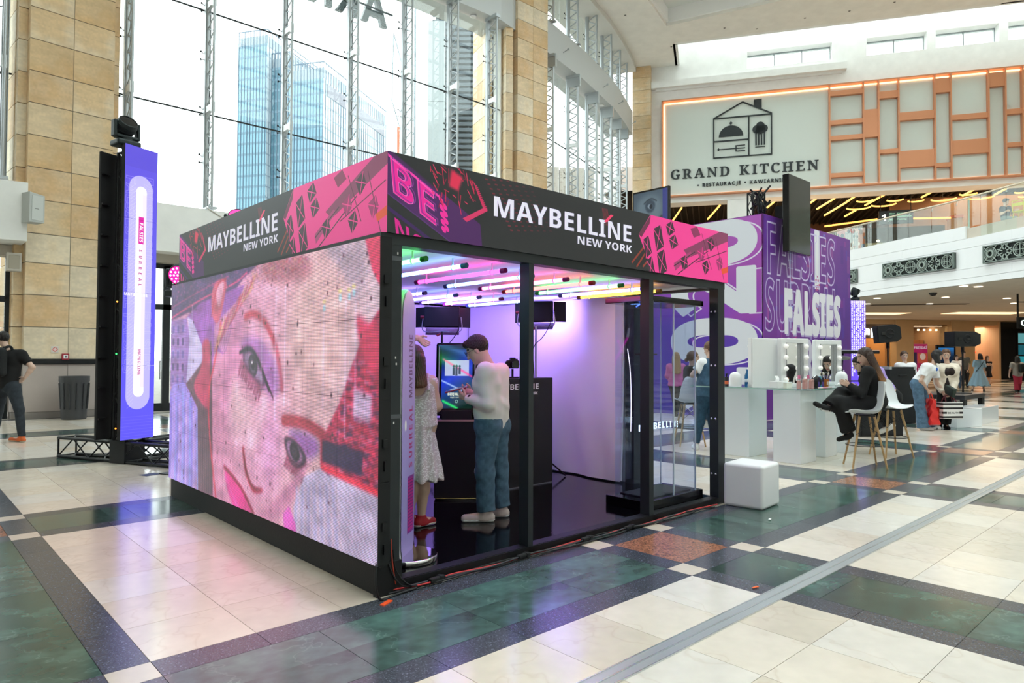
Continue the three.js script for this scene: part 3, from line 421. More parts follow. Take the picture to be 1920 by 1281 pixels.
{
  const sg = thing('shop_sign', 'white lit shop lettering over the orange bookshop front', 'sign', SH, SHR);
  mesh('sign_band', bb(-2.2, 1.63, 3.0, 4.05, -0.3, -0.1), mat(0x5a4634, 0.7), sg);
  { const g = text3('empik', fontBold, 0.62, 0.06); mesh('letters', g.translate(-1.55, 3.25, -0.06), glow(0xffffff, 2.2), sg); }
  const mkShelf = (s, w, h, lab, cols) => { const t = thing('shop_shelf', lab, 'shelf', sp(s, 0, -2.6), SHR); mesh('carcass', [bb(-w / 2, w / 2, 0, h, -0.25, -0.2), bb(-w / 2, -w / 2 + 0.04, 0, h, -0.2, 0.15), bb(w / 2 - 0.04, w / 2, 0, h, -0.2, 0.15)], mat(0x7a4a26, 0.6), t); for (let k = 0; k < 5; k++) { mesh('shelf_board', bb(-w / 2, w / 2, k * h / 5, k * h / 5 + 0.03, -0.2, 0.15), mat(0x8a562e, 0.6), t); const goods = []; for (let i = 0; i < w / 0.12; i++) goods.push([i, bb(-w / 2 + 0.06 + i * 0.12, -w / 2 + 0.15 + i * 0.12, k * h / 5 + 0.03, k * h / 5 + 0.13 + rnd() * 0.14, -0.15, 0.08)]); for (let q = 0; q < 3; q++) { const l = goods.filter((x) => x[0] % 3 === q).map((x) => x[1]); if (l.length) { const gm = mesh('goods', l, mat(cols[(q + k) % cols.length], 0.6), t); gm.userData.kind = 'stuff'; } } } };
  mkShelf(-1.0, 2, 2.4, 'orange bookshop shelf left of the tan pier', [0xc96a22, 0xe09040, 0x7a3a18]); mkShelf(0.8, 1.4, 2.4, 'narrow orange bookshop shelf right beside the tan pier', [0xd9822b, 0xf0b060, 0x9a4a1c]);
  mkShelf(4.6, 2.8, 3.0, 'brown shop shelf behind the pink sale poster', [0xa86a3c, 0xd09060, 0x7c4428]); mkShelf(9, 1.8, 2.2, 'shelf of red and pink goods in the bright small shop', [0xc8343c, 0xe07a80, 0x9a5a3a, 0xd8b090]);
  const pk = canvas(256, 384, (c, w, h) => { c.fillStyle = '#c2185f'; c.fillRect(0, 0, w, h); c.fillStyle = '#ffe6f2'; c.font = 'bold 44px sans-serif'; c.fillText('WYPRZEDAŻ', 2, 60, 250); c.fillStyle = '#2b1c3a'; c.fillRect(0, 100, 110, 284); c.fillStyle = '#6a5bd0'; c.fillRect(40, 100, 16, 284); c.fillStyle = '#d4563e'; c.fillRect(120, 110, 130, 120); c.fillStyle = '#e8c0b0'; c.beginPath(); c.arc(190, 150, 40, 0, 7); c.fill(); c.fillStyle = '#7a2030'; for (let i = 0; i < 20; i++) c.fillRect(120 + rnd() * 120, 240 + rnd() * 120, 24, 12); c.fillStyle = '#ffffff'; c.font = 'bold 60px sans-serif'; c.fillText('50%', 125, 330); });
  const pb = thing('sale_poster', 'tall pink sale poster in the shop window between tan piers', 'poster', SH, SHR); mesh('board', bb(3.02, 4.57, 0.25, 2.63, -0.34, -0.3), M.white, pb); mesh('print', new THREE.PlaneGeometry(1.53, 2.36).translate(3.795, 1.44, -0.295), new THREE.MeshStandardMaterial({ color: 0x222222, emissive: 0xffffff, emissiveMap: pk, emissiveIntensity: 0.55 }), pb, true);
  const bs = canvas(256, 384, (c, w, h) => { c.fillStyle = '#06090f'; c.fillRect(0, 0, w, h); const g = c.createLinearGradient(0, 20, 0, 150); g.addColorStop(0, '#2f7bc0'); g.addColorStop(1, '#0d2138'); c.fillStyle = g; c.fillRect(14, 20, 228, 200); c.fillStyle = '#9fd0f5'; c.font = 'bold 26px sans-serif'; c.fillText('NOWOŚCI', 30, 80); });
  const bd = thing('totem_screen', 'black upright totem screen showing blue beside the pink sale poster', 'screen', SH, SHR); mesh('body', rb(1.55, 2.55, 0.15, 0.02, 5.42, 1.275, 0.42), M.blackgloss, bd); mesh('display', new THREE.PlaneGeometry(1.4, 2.0).translate(5.42, 1.45, 0.5), new THREE.MeshStandardMaterial({ color: 0, emissive: 0xffffff, emissiveMap: bs, emissiveIntensity: 0.7 }), bd, true);
  const frontGlass = struct('window_14', [SHg(bb(-2.2, 1.63, 0.05, 3.0, -0.32, -0.3)), SHg(bb(3, 6.1, 0.05, 4.05, -0.22, -0.2))], M.glass);
  struct('trim_9', [SHg(bb(10.15, 13.4, 0, 4.3, -0.4, -0.3 + 0.5))], M.blackgloss);
  const tl = thing('shop_display', 'teal lit display window in the black shopfront at the right edge', 'display', SH, SHR); mesh('display_frame', bb(11.5, 13.3, 0.9, 3.6, 0.2, 0.26), M.blackmatt, tl); for (let k = 0; k < 3; k++) mesh('display_panel', bb(11.6, 13.2, 1.0 + k * 0.86, 1.75 + k * 0.86, 0.25, 0.28), glow([0x2fa6b0, 0x1c6a78, 0x6fb8bc][k], 0.5), tl);
  const rl = (s, y, lab) => { const t = thing('paper_lantern', lab, 'lantern', sp(s, y, -1.4), 0, 'red lanterns in the small shop'); mesh('shade', lathe([[0.02, -0.16], [0.18, -0.12], [0.3, 0], [0.18, 0.12], [0.02, 0.16]], 16), glow(0xff4a2a, 2.0), t); mesh('cord', rod([0, 0.15, 0], [0, 1.8, 0], 0.01, 5), M.blackmatt, t); };
  rl(8.5, 2.1, 'left red paper lantern in the bright small shop'); rl(9.2, 2.05, 'right red paper lantern in the bright small shop');
  for (let i = 0; i < 6; i++) { const t = tag(mesh('track_spot', put(lathe([[0, 0.1], [0.07, 0.1], [0.08, 0], [0.05, -0.02], [0, -0.02]], 12), ...sp(3.3 + i * 0.5, 3.65, -0.9)), glow(0xffd9a0, 6)), ['leftmost','second','third','fourth','fifth','rightmost'][i] + ' lit spot lamp in the row above the pink sale poster', 'lamp', 'spot lamps in the brown shop'); }
  const bench = thing('planter', 'small green plant by the shop piers', 'plant', sp(6.6, 0, 0.9)); mesh('pot', lathe([[0, 0], [0.2, 0], [0.26, 0.5], [0.22, 0.5], [0.2, 0.45], [0, 0.45]], 16), M.blackmatt, bench); { const lf = []; for (let i = 0; i < 46; i++) { const a = rnd() * 6.28, l = 0.5 + rnd() * 0.7, t = rnd() * 0.6; lf.push(new THREE.ConeGeometry(0.07, l, 4).translate(0, l / 2, 0).rotateZ(t).rotateY(a).translate(0, 0.5, 0)); } mesh('foliage', lf, mat(0x3f7a34, 0.6), bench); }
}
// lights of the low ceiling
{
  const lc = scene.children.find((o) => o.name === 'ceiling_4');
  for (const [x, z] of [[29.5, -3.55], [32.3, -8.24], [33.87, -5.83], [28.86, -4.49 + 0.6], [30.6, -1], [33.5, -2.4], [36.5, -4], [37.5, -7.5], [40, -4.4], [35.4, -9.8]]) { const d = mesh('downlight', lathe([[0, 0], [0.1, 0.0], [0.14, 0.005], [0.16, 0.02]], 16).rotateX(Math.PI), glow(0xfff0d8, 2.2), lc); d.position.set(x, 4.372, z); }
  mesh('slot', [put(bb(-2.3, 2.3, -0.01, 0.0, -0.28, 0.28), 0, 0, 0).rotateY(-0.96).translate(37.8, 4.378, -8.1)], mat(0x3d2c25, 0.8), lc);
  for (const [x, z, w] of [[44.2, -12.2, 3], [48.0, -7.4, 4.4], [55, -2, 4]]) { const d = mesh('cove', bb(-w / 2, w / 2, -0.012, 0, -0.9, 0.9).rotateY(-0.75), glow(0xffd9a4, 1.5), lc); d.position.set(x, 4.378, z); area(0xffe2bf, 5, w, 1.8, [x, 4.35, z], [x, 0, z]); }
  for (const [x, z] of [[36, -3], [41, -2], [43, 4], [35, 5], [48, 2]]) area(0xfff0dc, 4, 2.5, 2.5, [x, 4.36, z], [x, 0, z]);
  const cm = thing('ceiling_camera', 'small black dome camera under the low shop ceiling', 'camera', [31.2, 4.38, -5.6]); mesh('dome', lathe([[0, -0.16], [0.1, -0.13], [0.16, -0.04], [0.16, 0]], 16), M.blackgloss, cm);
  const s0 = thing('level_sign', 'black hanging sign with a white 0 at the right edge of the photo', 'sign', [34.3, 0, -3.2], -0.75);
  const zt = canvas(256, 128, (c, w, h) => { c.fillStyle = '#0a0d0b'; c.fillRect(0, 0, w, h); c.fillStyle = '#e6fff0'; c.font = 'bold 100px sans-serif'; c.fillText('0', 6, 100); c.font = 'bold 30px sans-serif'; c.fillText('Exit', 90, 45); c.fillText('WC', 90, 95); });
  mesh('box', bb(0, 1.6, 2.85, 3.35, -0.06, 0.06), M.blackmatt, s0); mesh('face', new THREE.PlaneGeometry(1.5, 0.44).translate(0.8, 3.1, 0.065), new THREE.MeshStandardMaterial({ color: 0, emissive: 0xffffff, emissiveMap: zt, emissiveIntensity: 1 }), s0, true); mesh('hanger', [bb(0, 0.05, 3.35, 4.38, -0.03, 0.03), bb(1.55, 1.6, 3.35, 4.38, -0.03, 0.03), bb(0, 1.6, 4.0, 4.04, -0.02, 0.02)], M.blackmatt, s0);
}
// ---------- outdoors ----------
struct('ground', [bx(900, 0.4, 700, 100, -0.6, -300)], mat(0xb5b7b5, 0.9));
{
  const t = thing('office_tower', 'tall blue glass office tower outside the entrance windows', 'building', [91.13, 0, -179.62], -1.0075);
  const lin = (r, g, b, o) => { const m = mat(0xffffff, 0.35, 0, o); m.color.setRGB(r, g, b); return m; };
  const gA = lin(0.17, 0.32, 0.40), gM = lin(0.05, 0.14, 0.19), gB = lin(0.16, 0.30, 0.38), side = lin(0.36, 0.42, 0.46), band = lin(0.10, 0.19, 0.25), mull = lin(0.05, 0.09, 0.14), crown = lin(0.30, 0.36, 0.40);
  const block = (x0, x1, z0, z1, H, front, n) => {
    mesh('tower_block', bb(x0, x1, 0, H - 5, z0, z1 - 0.02), [side, side, side, side, front, front], t);
    for (let y = 3; y < H - 5; y += 3.3) { mesh('floor_band', bb(x0 - 0.05, x1 + 0.02, y, y + 0.7, z1 - 0.3, z1 + 0.05), band, t); if (x1 > -0.1 || x1 < -15) mesh('floor_band', bb(x1 - 0.1, x1 + 0.06, y, y + 0.35, z0, z1), lin(0.2, 0.25, 0.29), t); }
    const v = []; for (let x = x0; x <= x1 + 0.01; x += 1.05) v.push(bb(x - 0.09, x + 0.09, 0, H, z1, z1 + 0.22)); for (let z = z1 - 1.2; z > z0; z -= 1.5) v.push(bb(x1, x1 + 0.15, 0, H, z - 0.06, z + 0.06));
    const m = mesh('mullion', v, mull, t); m.userData.kind = 'stuff';
    mesh('crown_rail', [bb(x0, x1, H - 0.3, H, z1, z1 + 0.2), bb(x1, x1 + 0.2, H - 0.3, H, z0, z1)], mull, t);
    mesh('panes', bb(x0, x1, H - 5, H - 1.6, z1 - 0.5, z1 - 0.45), crown, t); mesh('panes', bb(x1 - 0.5, x1 - 0.45, H - 5, H - 1.6, z0, z1), crown, t);
  };
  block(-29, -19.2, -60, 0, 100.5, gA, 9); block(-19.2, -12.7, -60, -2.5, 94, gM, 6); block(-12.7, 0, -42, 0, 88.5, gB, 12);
  mesh('machine_room', bb(0.0, 0.2, 79, 82.6, -40, -2), lin(0.14, 0.14, 0.17), t);
  const lv = thing('louvred_building', 'grey building wrapped in horizontal louvres outside the right window', 'building', [33.9, 0, -46], -0.72);
  mesh('core', bb(0, 6, 0, 36, -4, -0.6), mat(0x767d80, 0.8), lv); for (let i = 0; i < 58; i++) mesh('louvre', bx(6.4, 0.24, 0.4, 3.0, 6 + i * 0.52, 0, 0, 0.5), mat(0x59636a, 0.6), lv); mesh('post', [bb(0.2, 0.35, 0, 37, -0.4, -0.2), bb(3, 3.15, 0, 37, -0.4, -0.2), bb(5.7, 5.85, 0, 37, -0.4, -0.2)], mat(0x707a80, 0.6), lv);
  const wc = thing('panel_pillar', 'tall plain white panel pillar outside beside the louvred building', 'column', [33.1, 0, -44.6], -0.72); mesh('panel', bb(-0.75, 0.75, 0, 31.2, -0.4, 0.1), lin(0.26, 0.29, 0.29), wc); mesh('joint', [8, 16, 24].map((y) => bb(-0.76, 0.76, y, y + 0.05, 0.08, 0.11)), lin(0.15, 0.17, 0.17), wc);
  const py = thing('lattice_pylon', 'thin grey lattice pylon outside, left of the white panel pillar', 'pylon', [31.3, 0, -46], -0.72); { const b = []; for (const [x, z] of [[-0.4, -0.4], [0.4, -0.4], [0.4, 0.4], [-0.4, 0.4]]) b.push(rod([x, 0, z], [x, 37, z], 0.05, 5)); for (let y = 0; y < 37; y += 1.2) b.push(rod([-0.4, y, 0.4], [0.4, y + 0.6, 0.4], 0.03, 4), rod([0.4, y + 0.6, 0.4], [-0.4, y + 1.2, 0.4], 0.03, 4), rod([-0.4, y, -0.4], [-0.4, y + 0.6, 0.4], 0.03, 4)); mesh('lattice', b, mat(0x7a868c, 0.5), py); mesh('arm', [rod([-0.4, 26, 0], [-1.5, 30, 0], 0.05, 5), rod([-1.5, 30, 0], [-1.6, 24, 0], 0.05, 5), rod([-1.6, 24, 0], [-0.4, 20, 0], 0.05, 5)], mat(0x7a868c, 0.5), py); mesh('stripe_pole', rod([-0.9, 0, 0.8], [-0.9, 21.4, 0.8], 0.12, 6), mat(0xb8623c, 0.6), py); }
  const bw = thing('stone_building', 'pale panelled building seen low through the curved side window', 'building', [40.6, 0, -38.2], -0.75); for (let i = 0; i < 22; i++) mesh('facade_panel', bb(i * 1.1, i * 1.1 + 1.04, 0, 18.4 - (i % 3) * 0.05, -0.3, 0), lin(0.30, 0.26, 0.215), bw); mesh('core', bb(0, 24, 0, 18.2, -5, -0.3), lin(0.2, 0.17, 0.14), bw);
  const tree = thing('street_tree', 'green leafy tree outside the left entrance door', 'tree', [-8.5, 0, -30]); mesh('trunk', tube([[0, 0, 0], [0.1, 1.5, 0], [0, 3, 0.1]], 0.14, 7), mat(0x5a4636, 0.9), tree); { const im = new THREE.InstancedMesh(uvBox(plain(new THREE.ConeGeometry(0.12, 0.3, 4))), mat(0x5f8a4a, 0.8), 2600), m4 = new THREE.Matrix4(), q = new THREE.Quaternion(); for (let i = 0; i < 2600; i++) { const a = rnd() * 6.28, b = Math.acos(2 * rnd() - 1), r = 2.1 * Math.cbrt(rnd()); q.setFromEuler(new THREE.Euler(rnd() * 6, rnd() * 6, rnd() * 6)); m4.compose(V(r * Math.sin(b) * Math.cos(a), 3.4 + 1.1 * r * Math.cos(b), r * Math.sin(b) * Math.sin(a)), q, V(1, 1, 1)); im.setMatrixAt(i, m4); } im.name = 'foliage'; im.userData.kind = 'stuff'; im.castShadow = im.receiveShadow = true; tree.add(im); }
  const tr2 = tree.clone(); tr2.name = numbered('street_tree'); tr2.position.set(-5.2, 0, -33); tr2.userData.label = 'second green tree further out beyond the left entrance door'; scene.add(tr2);
  // mirrored lettering on the outside of the glass
  const sgn = thing('facade_lettering', 'grey letters of the mall name outside the glass, read from behind', 'sign', [10.95, 13.42, -17.4], Math.PI); { let x = 0; for (const ch of 'ARKADIA') { const g = text3(ch, fontBold, 1.15, 0.16), b = g.boundingBox; mesh('letter', g.translate(x - b.min.x, 0, 0), lin(0.09, 0.115, 0.125), sgn); x += b.max.x - b.min.x + 0.14; } mesh('rail', [bb(-0.2, 7, 0.5, 0.55, -0.06, 0), bb(-0.2, 7, 1.2, 1.25, -0.06, 0)], M.darkjoint, sgn); }
}
// ---------- prints and screens of the booth ----------
function poly(c, pts, fill, blur) { c.save(); if (blur) c.filter = `blur(${blur}px)`; c.fillStyle = fill; c.beginPath(); pts.forEach((p, i) => (i ? c.lineTo(p[0], p[1]) : c.moveTo(p[0], p[1]))); c.closePath(); c.fill(); c.restore(); }
function blob(c, pts, fill, blur) { c.save(); if (blur) c.filter = `blur(${blur}px)`; c.fillStyle = fill; c.beginPath(); const n = pts.length; for (let i = 0; i < n; i++) { const a = pts[i], b = pts[(i + 1) % n], m = [(a[0] + b[0]) / 2, (a[1] + b[1]) / 2]; if (!i) { const z = pts[n - 1]; c.moveTo((z[0] + a[0]) / 2, (z[1] + a[1]) / 2); } c.quadraticCurveTo(a[0], a[1], m[0], m[1]); } c.closePath(); c.fill(); c.restore(); }
function curve(c, pts, stroke, w, blur) { c.save(); if (blur) c.filter = `blur(${blur}px)`; c.strokeStyle = stroke; c.lineWidth = w; c.lineCap = c.lineJoin = 'round'; c.beginPath(); c.moveTo(...pts[0]); for (let i = 1; i < pts.length - 1; i++) { const m = [(pts[i][0] + pts[i + 1][0]) / 2, (pts[i][1] + pts[i + 1][1]) / 2]; c.quadraticCurveTo(...pts[i], ...m); } c.lineTo(...pts[pts.length - 1]); c.stroke(); c.restore(); }
const lines = (c, list, stroke, w) => { c.strokeStyle = stroke; c.lineWidth = w; for (const [a, b, d, e] of list) { c.beginPath(); c.moveTo(a, b); c.lineTo(d, e); c.stroke(); } };
const ledArt = canvas(2048, 1024, (c, W, H) => {
  const r = rngOf(77);
  c.fillStyle = '#d999b4'; c.fillRect(0, 0, W, H);
  // cheek and forehead tones
  const g = c.createLinearGradient(700, 0, 2048, 0); g.addColorStop(0, '#d58ba8'); g.addColorStop(0.4, '#e0a0b4'); g.addColorStop(0.7, '#dcb0b0'); g.addColorStop(1, '#cbb2b8'); c.fillStyle = g; c.fillRect(600, 0, W, H);
  blob(c, [[1500, 60], [1850, 80], [1880, 300], [1750, 520], [1500, 520], [1380, 300]], '#dcb2ac', 50); blob(c, [[820, 150], [1000, 110], [960, 500], [800, 800], [740, 500]], '#d486ac', 40);
  blob(c, [[800, 560], [1000, 560], [1150, 620], [1050, 760], [850, 780]], '#e6b0c0', 40); blob(c, [[860, 420], [1000, 560], [1120, 600], [1000, 700], [840, 640]], '#e8b9c0', 30); blob(c, [[1220, 560], [1380, 640], [1350, 860], [1180, 960], [1150, 760]], '#dd9ac0', 40);
  // hairline across the top
  blob(c, [[1120, -30], [1540, -20], [1640, 90], [1380, 110], [1180, 60]], '#b0787e', 16); for (let i = 0; i < 300; i++) { c.fillStyle = ['#a33c44', '#c76a5c', '#8f6a9c', '#d8b08c', '#5c3a50'][i % 5]; const x = 1000 + r() * 560, y = r() * 110 * (1 - (x - 1000) / 900); c.globalAlpha = 0.5; c.fillRect(x, y, 4 + r() * 14, 3 + r() * 6); } c.globalAlpha = 1;
  // arched bridge, sky and house at the left
  poly(c, [[0, 0], [1150, -10], [980, 40], [900, 80], [620, 118], [0, 190]], '#4a3c66', 2); for (let i = 0; i < 260; i++) { const x = r() * 1000; c.fillStyle = ['#3a2c52', '#6a4c86', '#8c4c7a', '#2c2440', '#a06a98'][i % 5]; c.globalAlpha = 0.55; c.fillRect(x, r() * 150 * (1 - x / 1400), 6 + r() * 24, 4 + r() * 6); } c.globalAlpha = 1;
  curve(c, [[0, 176], [457, 96], [882, 60], [1010, 20]], '#c0507c', 9); curve(c, [[0, 120], [420, 60], [800, 20]], '#a8507e', 5);
  poly(c, [[440, 120], [990, 70], [924, 130], [640, 230], [620, 470], [500, 380], [250, 180]], '#8a5cae', 3); for (let i = 0; i < 26; i++) curve(c, [[470 + i * 16, 140 + i * 1.5], [540 + i * 10, 250 + i * 6], [600 + i * 3, 420 - i * 4]], i % 2 ? '#6a448c' : '#a878c8', 3);
  poly(c, [[0, 190], [250, 185], [300, 285], [262, 540], [0, 540]], '#8f74b4', 2); for (let i = 0; i < 5; i++) for (let k = 0; k < 3; k++) { c.fillStyle = i % 2 ? '#4b4078' : '#5c66a8'; c.fillRect(24 + k * 76, 215 + i * 66, 40, 44); c.strokeStyle = '#d6a8d8'; c.lineWidth = 3; c.strokeRect(24 + k * 76, 215 + i * 66, 40, 44); }
  poly(c, [[262, 178], [335, 196], [518, 362], [494, 410], [330, 500], [254, 540], [298, 300]], '#ccc0e8', 2);
  // shirt, dark neck, ear and hair strands
  blob(c, [[-60, 530], [280, 505], [345, 545], [430, 620], [462, 1060], [-60, 1060]], '#9a88dc', 2); for (let i = 0; i < 16; i++) curve(c, [[20 + i * 27, 560 + r() * 80], [40 + i * 26, 760], [10 + i * 29, 1024]], ['#7f78d8', '#c4a4e8', '#b08ce0', '#8f9be8'][i % 4], 10 + r() * 16, 5);
  poly(c, [[250, 520], [500, 400], [600, 300], [620, 500], [650, 1024], [455, 1024], [430, 630]], '#55434a', 3); for (let i = 0; i < 12; i++) curve(c, [[440 + i * 14, 560], [470 + i * 13, 800], [470 + i * 14, 1024]], i % 2 ? '#453a40' : '#64575a', 7, 2);
  blob(c, [[470, 300], [600, 290], [585, 500], [600, 640], [485, 610], [333, 525], [500, 420]], '#a8405c', 6); curve(c, [[720, 220], [650, 420], [575, 510], [580, 700], [640, 890], [690, 1030]], '#c23a4e', 16, 4);
  blob(c, [[590, 60], [690, 20], [790, 30], [760, 120], [690, 240], [600, 200]], '#b85a6a', 4); blob(c, [[640, 75], [690, 35], [760, 35], [735, 100], [690, 170]], '#dc98ac', 5); curve(c, [[600, 190], [640, 80], [700, 30], [775, 30]], '#a02c40', 9, 2);
  for (let i = 0; i < 60; i++) { const t = r(); curve(c, [[700 + t * 420 + r() * 30, 240 - t * 220], [680 + t * 400, 280 - t * 210 + r() * 30], [640 + t * 360, 360 - t * 240]], ['#b4505a', '#d8a07c', '#8c5474', '#c87888'][i % 4], 4 + r() * 5); }
  // left brow, lid and eye
  curve(c, [[1000, 214], [1080, 188], [1205, 236], [1292, 316], [1335, 407], [1362, 500]], '#b05462', 34, 8); curve(c, [[1000, 206], [1080, 190], [1205, 240], [1290, 320]], '#a2404c', 20, 4);
  blob(c, [[930, 300], [1150, 290], [1313, 400], [1353, 496], [1279, 560], [1150, 470], [1010, 400]], '#a470b0', 18); blob(c, [[960, 345], [1050, 320], [1150, 380], [1240, 508], [1130, 490], [1005, 430]], '#4a3458', 8);
  blob(c, [[985, 372], [1050, 352], [1125, 400], [1210, 494], [1120, 470], [1020, 420]], '#8a7f98', 6); c.fillStyle = '#2a2028'; c.beginPath(); c.ellipse(1085, 415, 52, 40, 0.75, 0, 7); c.fill(); c.fillStyle = '#4a4450'; c.beginPath(); c.ellipse(1080, 418, 36, 26, 0.75, 0, 7); c.fill(); c.fillStyle = '#100c12'; c.beginPath(); c.ellipse(1085, 416, 20, 16, 0.75, 0, 7); c.fill(); c.fillStyle = '#ffffff'; c.fillRect(1068, 398, 14, 12);
  curve(c, [[945, 362], [1048, 332], [1140, 392], [1245, 512]], '#1f1520', 15, 2); for (let i = 0; i < 30; i++) { const t = i / 29, x = lerp(960, 1180, t), y = lerp(392, 500, t); curve(c, [[x, y], [x - 14, y + 30], [x - 40 + r() * 20, y + 52 + r() * 14]], '#5c2c44', 4); }
  for (let i = 0; i < 20; i++) { const t = i / 19, x = lerp(1120, 1245, t), y = lerp(380, 510, t); curve(c, [[x, y], [x + 22, y + 8], [x + 40, y + 34]], '#1c1018', 6); }
  // right brow, lid and eye
  curve(c, [[1383, 622], [1530, 612], [1689, 648]], '#8a3038', 44, 7); curve(c, [[1385, 622], [1530, 615], [1680, 650]], '#a0424a', 20, 3); blob(c, [[1384, 655], [1564, 650], [1665, 672], [1670, 715], [1583, 760], [1480, 690]], '#8d6aa8', 12);
  blob(c, [[1376, 680], [1465, 680], [1570, 726], [1574, 786], [1467, 792], [1412, 750]], '#33222e', 5); blob(c, [[1400, 696], [1465, 694], [1545, 735], [1540, 770], [1470, 776], [1425, 745]], '#7c7088', 6); c.fillStyle = '#1c141c'; c.beginPath(); c.ellipse(1478, 732, 44, 30, 0.5, 0, 7); c.fill(); c.fillStyle = '#3c3038'; c.beginPath(); c.ellipse(1476, 734, 26, 18, 0.5, 0, 7); c.fill(); for (let i = 0; i < 22; i++) { const t = i / 21, x = lerp(1412, 1560, t), y = lerp(750, 792, t); curve(c, [[x, y], [x - 6, y + 22], [x - 24, y + 38 + r() * 12]], '#5a2840', 4); }
  // nose, mouth
  curve(c, [[1205, 560], [1150, 680], [1060, 760]], '#eebccb', 50, 22); curve(c, [[997, 770], [1012, 845], [1068, 905], [1111, 931], [1190, 915]], '#8c2a38', 22, 6); curve(c, [[1000, 790], [1020, 850], [1090, 918], [1180, 916]], '#5e1620', 10, 3); blob(c, [[1110, 760], [1240, 840], [1220, 910], [1110, 900], [1040, 830]], '#e2a0bc', 18);
  blob(c, [[780, 880], [850, 880], [1000, 945], [1120, 1030], [940, 1060], [830, 980]], '#d8388c', 6); curve(c, [[785, 872], [886, 900], [1003, 946], [1110, 1024]], '#7a1a30', 17, 4); curve(c, [[800, 905], [860, 970], [960, 1030]], '#f05cae', 12, 5);
  // jaw, collar, blank wall, building and red hair at the right
  blob(c, [[1110, 1040], [1290, 1030], [1440, 948], [1490, 876], [1552, 806], [1640, 720], [1470, 830], [1330, 930]], '#d08aa6', 10);
  poly(c, [[1677, 768], [2060, 796], [2060, 1030], [1490, 1040], [1471, 942], [1555, 812]], '#bdb2ca', 3); for (let i = 0; i < 14; i++) curve(c, [[1500 + i * 22, 860 - i * 4], [1490 + i * 26, 1024]], i % 2 ? '#c8b4c4' : '#a9a6cc', 12, 4); poly(c, [[1385, 977], [1437, 937], [1495, 1000], [1500, 1040], [1400, 1040]], '#d05ab4', 3);
  poly(c, [[1674, 659], [1718, 633], [1816, 521], [1882, 408], [1960, 300], [2060, 220], [2060, 801], [1677, 762]], '#9c2c46', 4); for (let i = 0; i < 500; i++) { const y = 380 + r() * 400, x = Math.max(1690, 1960 - (y - 300) * 0.75) + r() * 340; c.fillStyle = ['#5c1c34', '#c83a50', '#3c2a4c', '#e0607c', '#2a2038', '#b88aa0'][i % 6]; c.globalAlpha = 0.6; c.fillRect(x, y, 8 + r() * 30, 4 + r() * 10); } c.globalAlpha = 1;
  poly(c, [[1690, 668], [1960, 680], [1950, 760], [1690, 740]], '#2f2440', 3); curve(c, [[1690, 762], [2050, 800]], '#d83a48', 20, 4); poly(c, [[1900, 480], [2010, 500], [2000, 590], [1890, 570]], '#b9a0b8', 8);
  blob(c, [[1890, 230], [1960, 260], [2060, 300], [2060, 480], [1960, 400]], '#b03650', 10); poly(c, [[1955, -10], [2060, -10], [2060, 170], [2000, 100]], '#c03a58', 3); blob(c, [[1640, -20], [1950, -20], [1980, 120], [1900, 230], [1840, 100]], '#bda6b0', 12);
  // bright columns, dead pixels and the pixel rows
  for (const x of [1170, 1300, 1385, 1690, 1840, 1905, 330]) { const gg = c.createLinearGradient(x - 9, 0, x + 9, 0); gg.addColorStop(0, 'rgba(255,220,255,0)'); gg.addColorStop(0.5, 'rgba(255,225,255,0.5)'); gg.addColorStop(1, 'rgba(255,220,255,0)'); c.fillStyle = gg; c.fillRect(x - 9, 100 + r() * 100, 18, 330 + r() * 200); }
  for (const [x, y] of [[1690, 180], [1800, 150], [1860, 150], [1890, 140]]) { c.fillStyle = '#e8d088'; c.fillRect(x - 10, y, 24, 12); c.fillStyle = '#a8d0d8'; c.fillRect(x - 6, y + 18, 18, 22); }
  for (let i = 0; i < 12000; i++) { c.fillStyle = ['#ff5a8c', '#7a5cff', '#ffffff', '#40203c', '#ffb0a0', '#8cd0ff'][i % 6]; c.globalAlpha = 0.13; c.fillRect(r() * W, r() * H, 3 + r() * 5, 3 + r() * 4); } c.globalAlpha = 1;
  c.fillStyle = '#161016'; for (let i = 0; i < 110; i++) c.fillRect(r() * W, r() * H, 4 + r() * 7, 3 + r() * 12);
  // soften, then the coarse colour noise of the panel
  const tmp = document.createElement('canvas'); tmp.width = W; tmp.height = H; const tc = tmp.getContext('2d'); tc.drawImage(c.canvas, 0, 0); c.filter = 'blur(3px)'; c.drawImage(tmp, 0, 0); c.filter = 'none';
  const im = c.getImageData(0, 0, W, H), d = im.data, colv = []; for (let x = 0; x < W; x++) colv[x] = 1 + 0.1 * (n1(x * 0.11, 3.3) - 0.5) + 0.07 * (n2(x * 0.5, 9.1) - 0.5);
  for (let y = 0; y < H; y++) for (let x = 0; x < W; x++) { const o = (y * W + x) * 4, L = 0.3 * d[o] + 0.6 * d[o + 1] + 0.1 * d[o + 2], w = fbm(n3, x * 0.012, y * 0.02, 64, 2) - 0.37, mid = Math.max(0, 1 - Math.abs(L - 105) / 45), k = colv[x] * (1 + 0.5 * w) * (y % 5 < 2 ? 0.6 : 1.06), nz = (r() - 0.5) * 56, n4 = (r() - 0.5) * 40; d[o] = d[o] * k + mid * 22 + nz; d[o + 1] = d[o + 1] * k * (1 - 0.1 * mid) + n4 - 4; d[o + 2] = d[o + 2] * k - nz * 0.6 + 4; }
  c.putImageData(im, 0, 0);
});
ledArt.minFilter = THREE.LinearFilter;
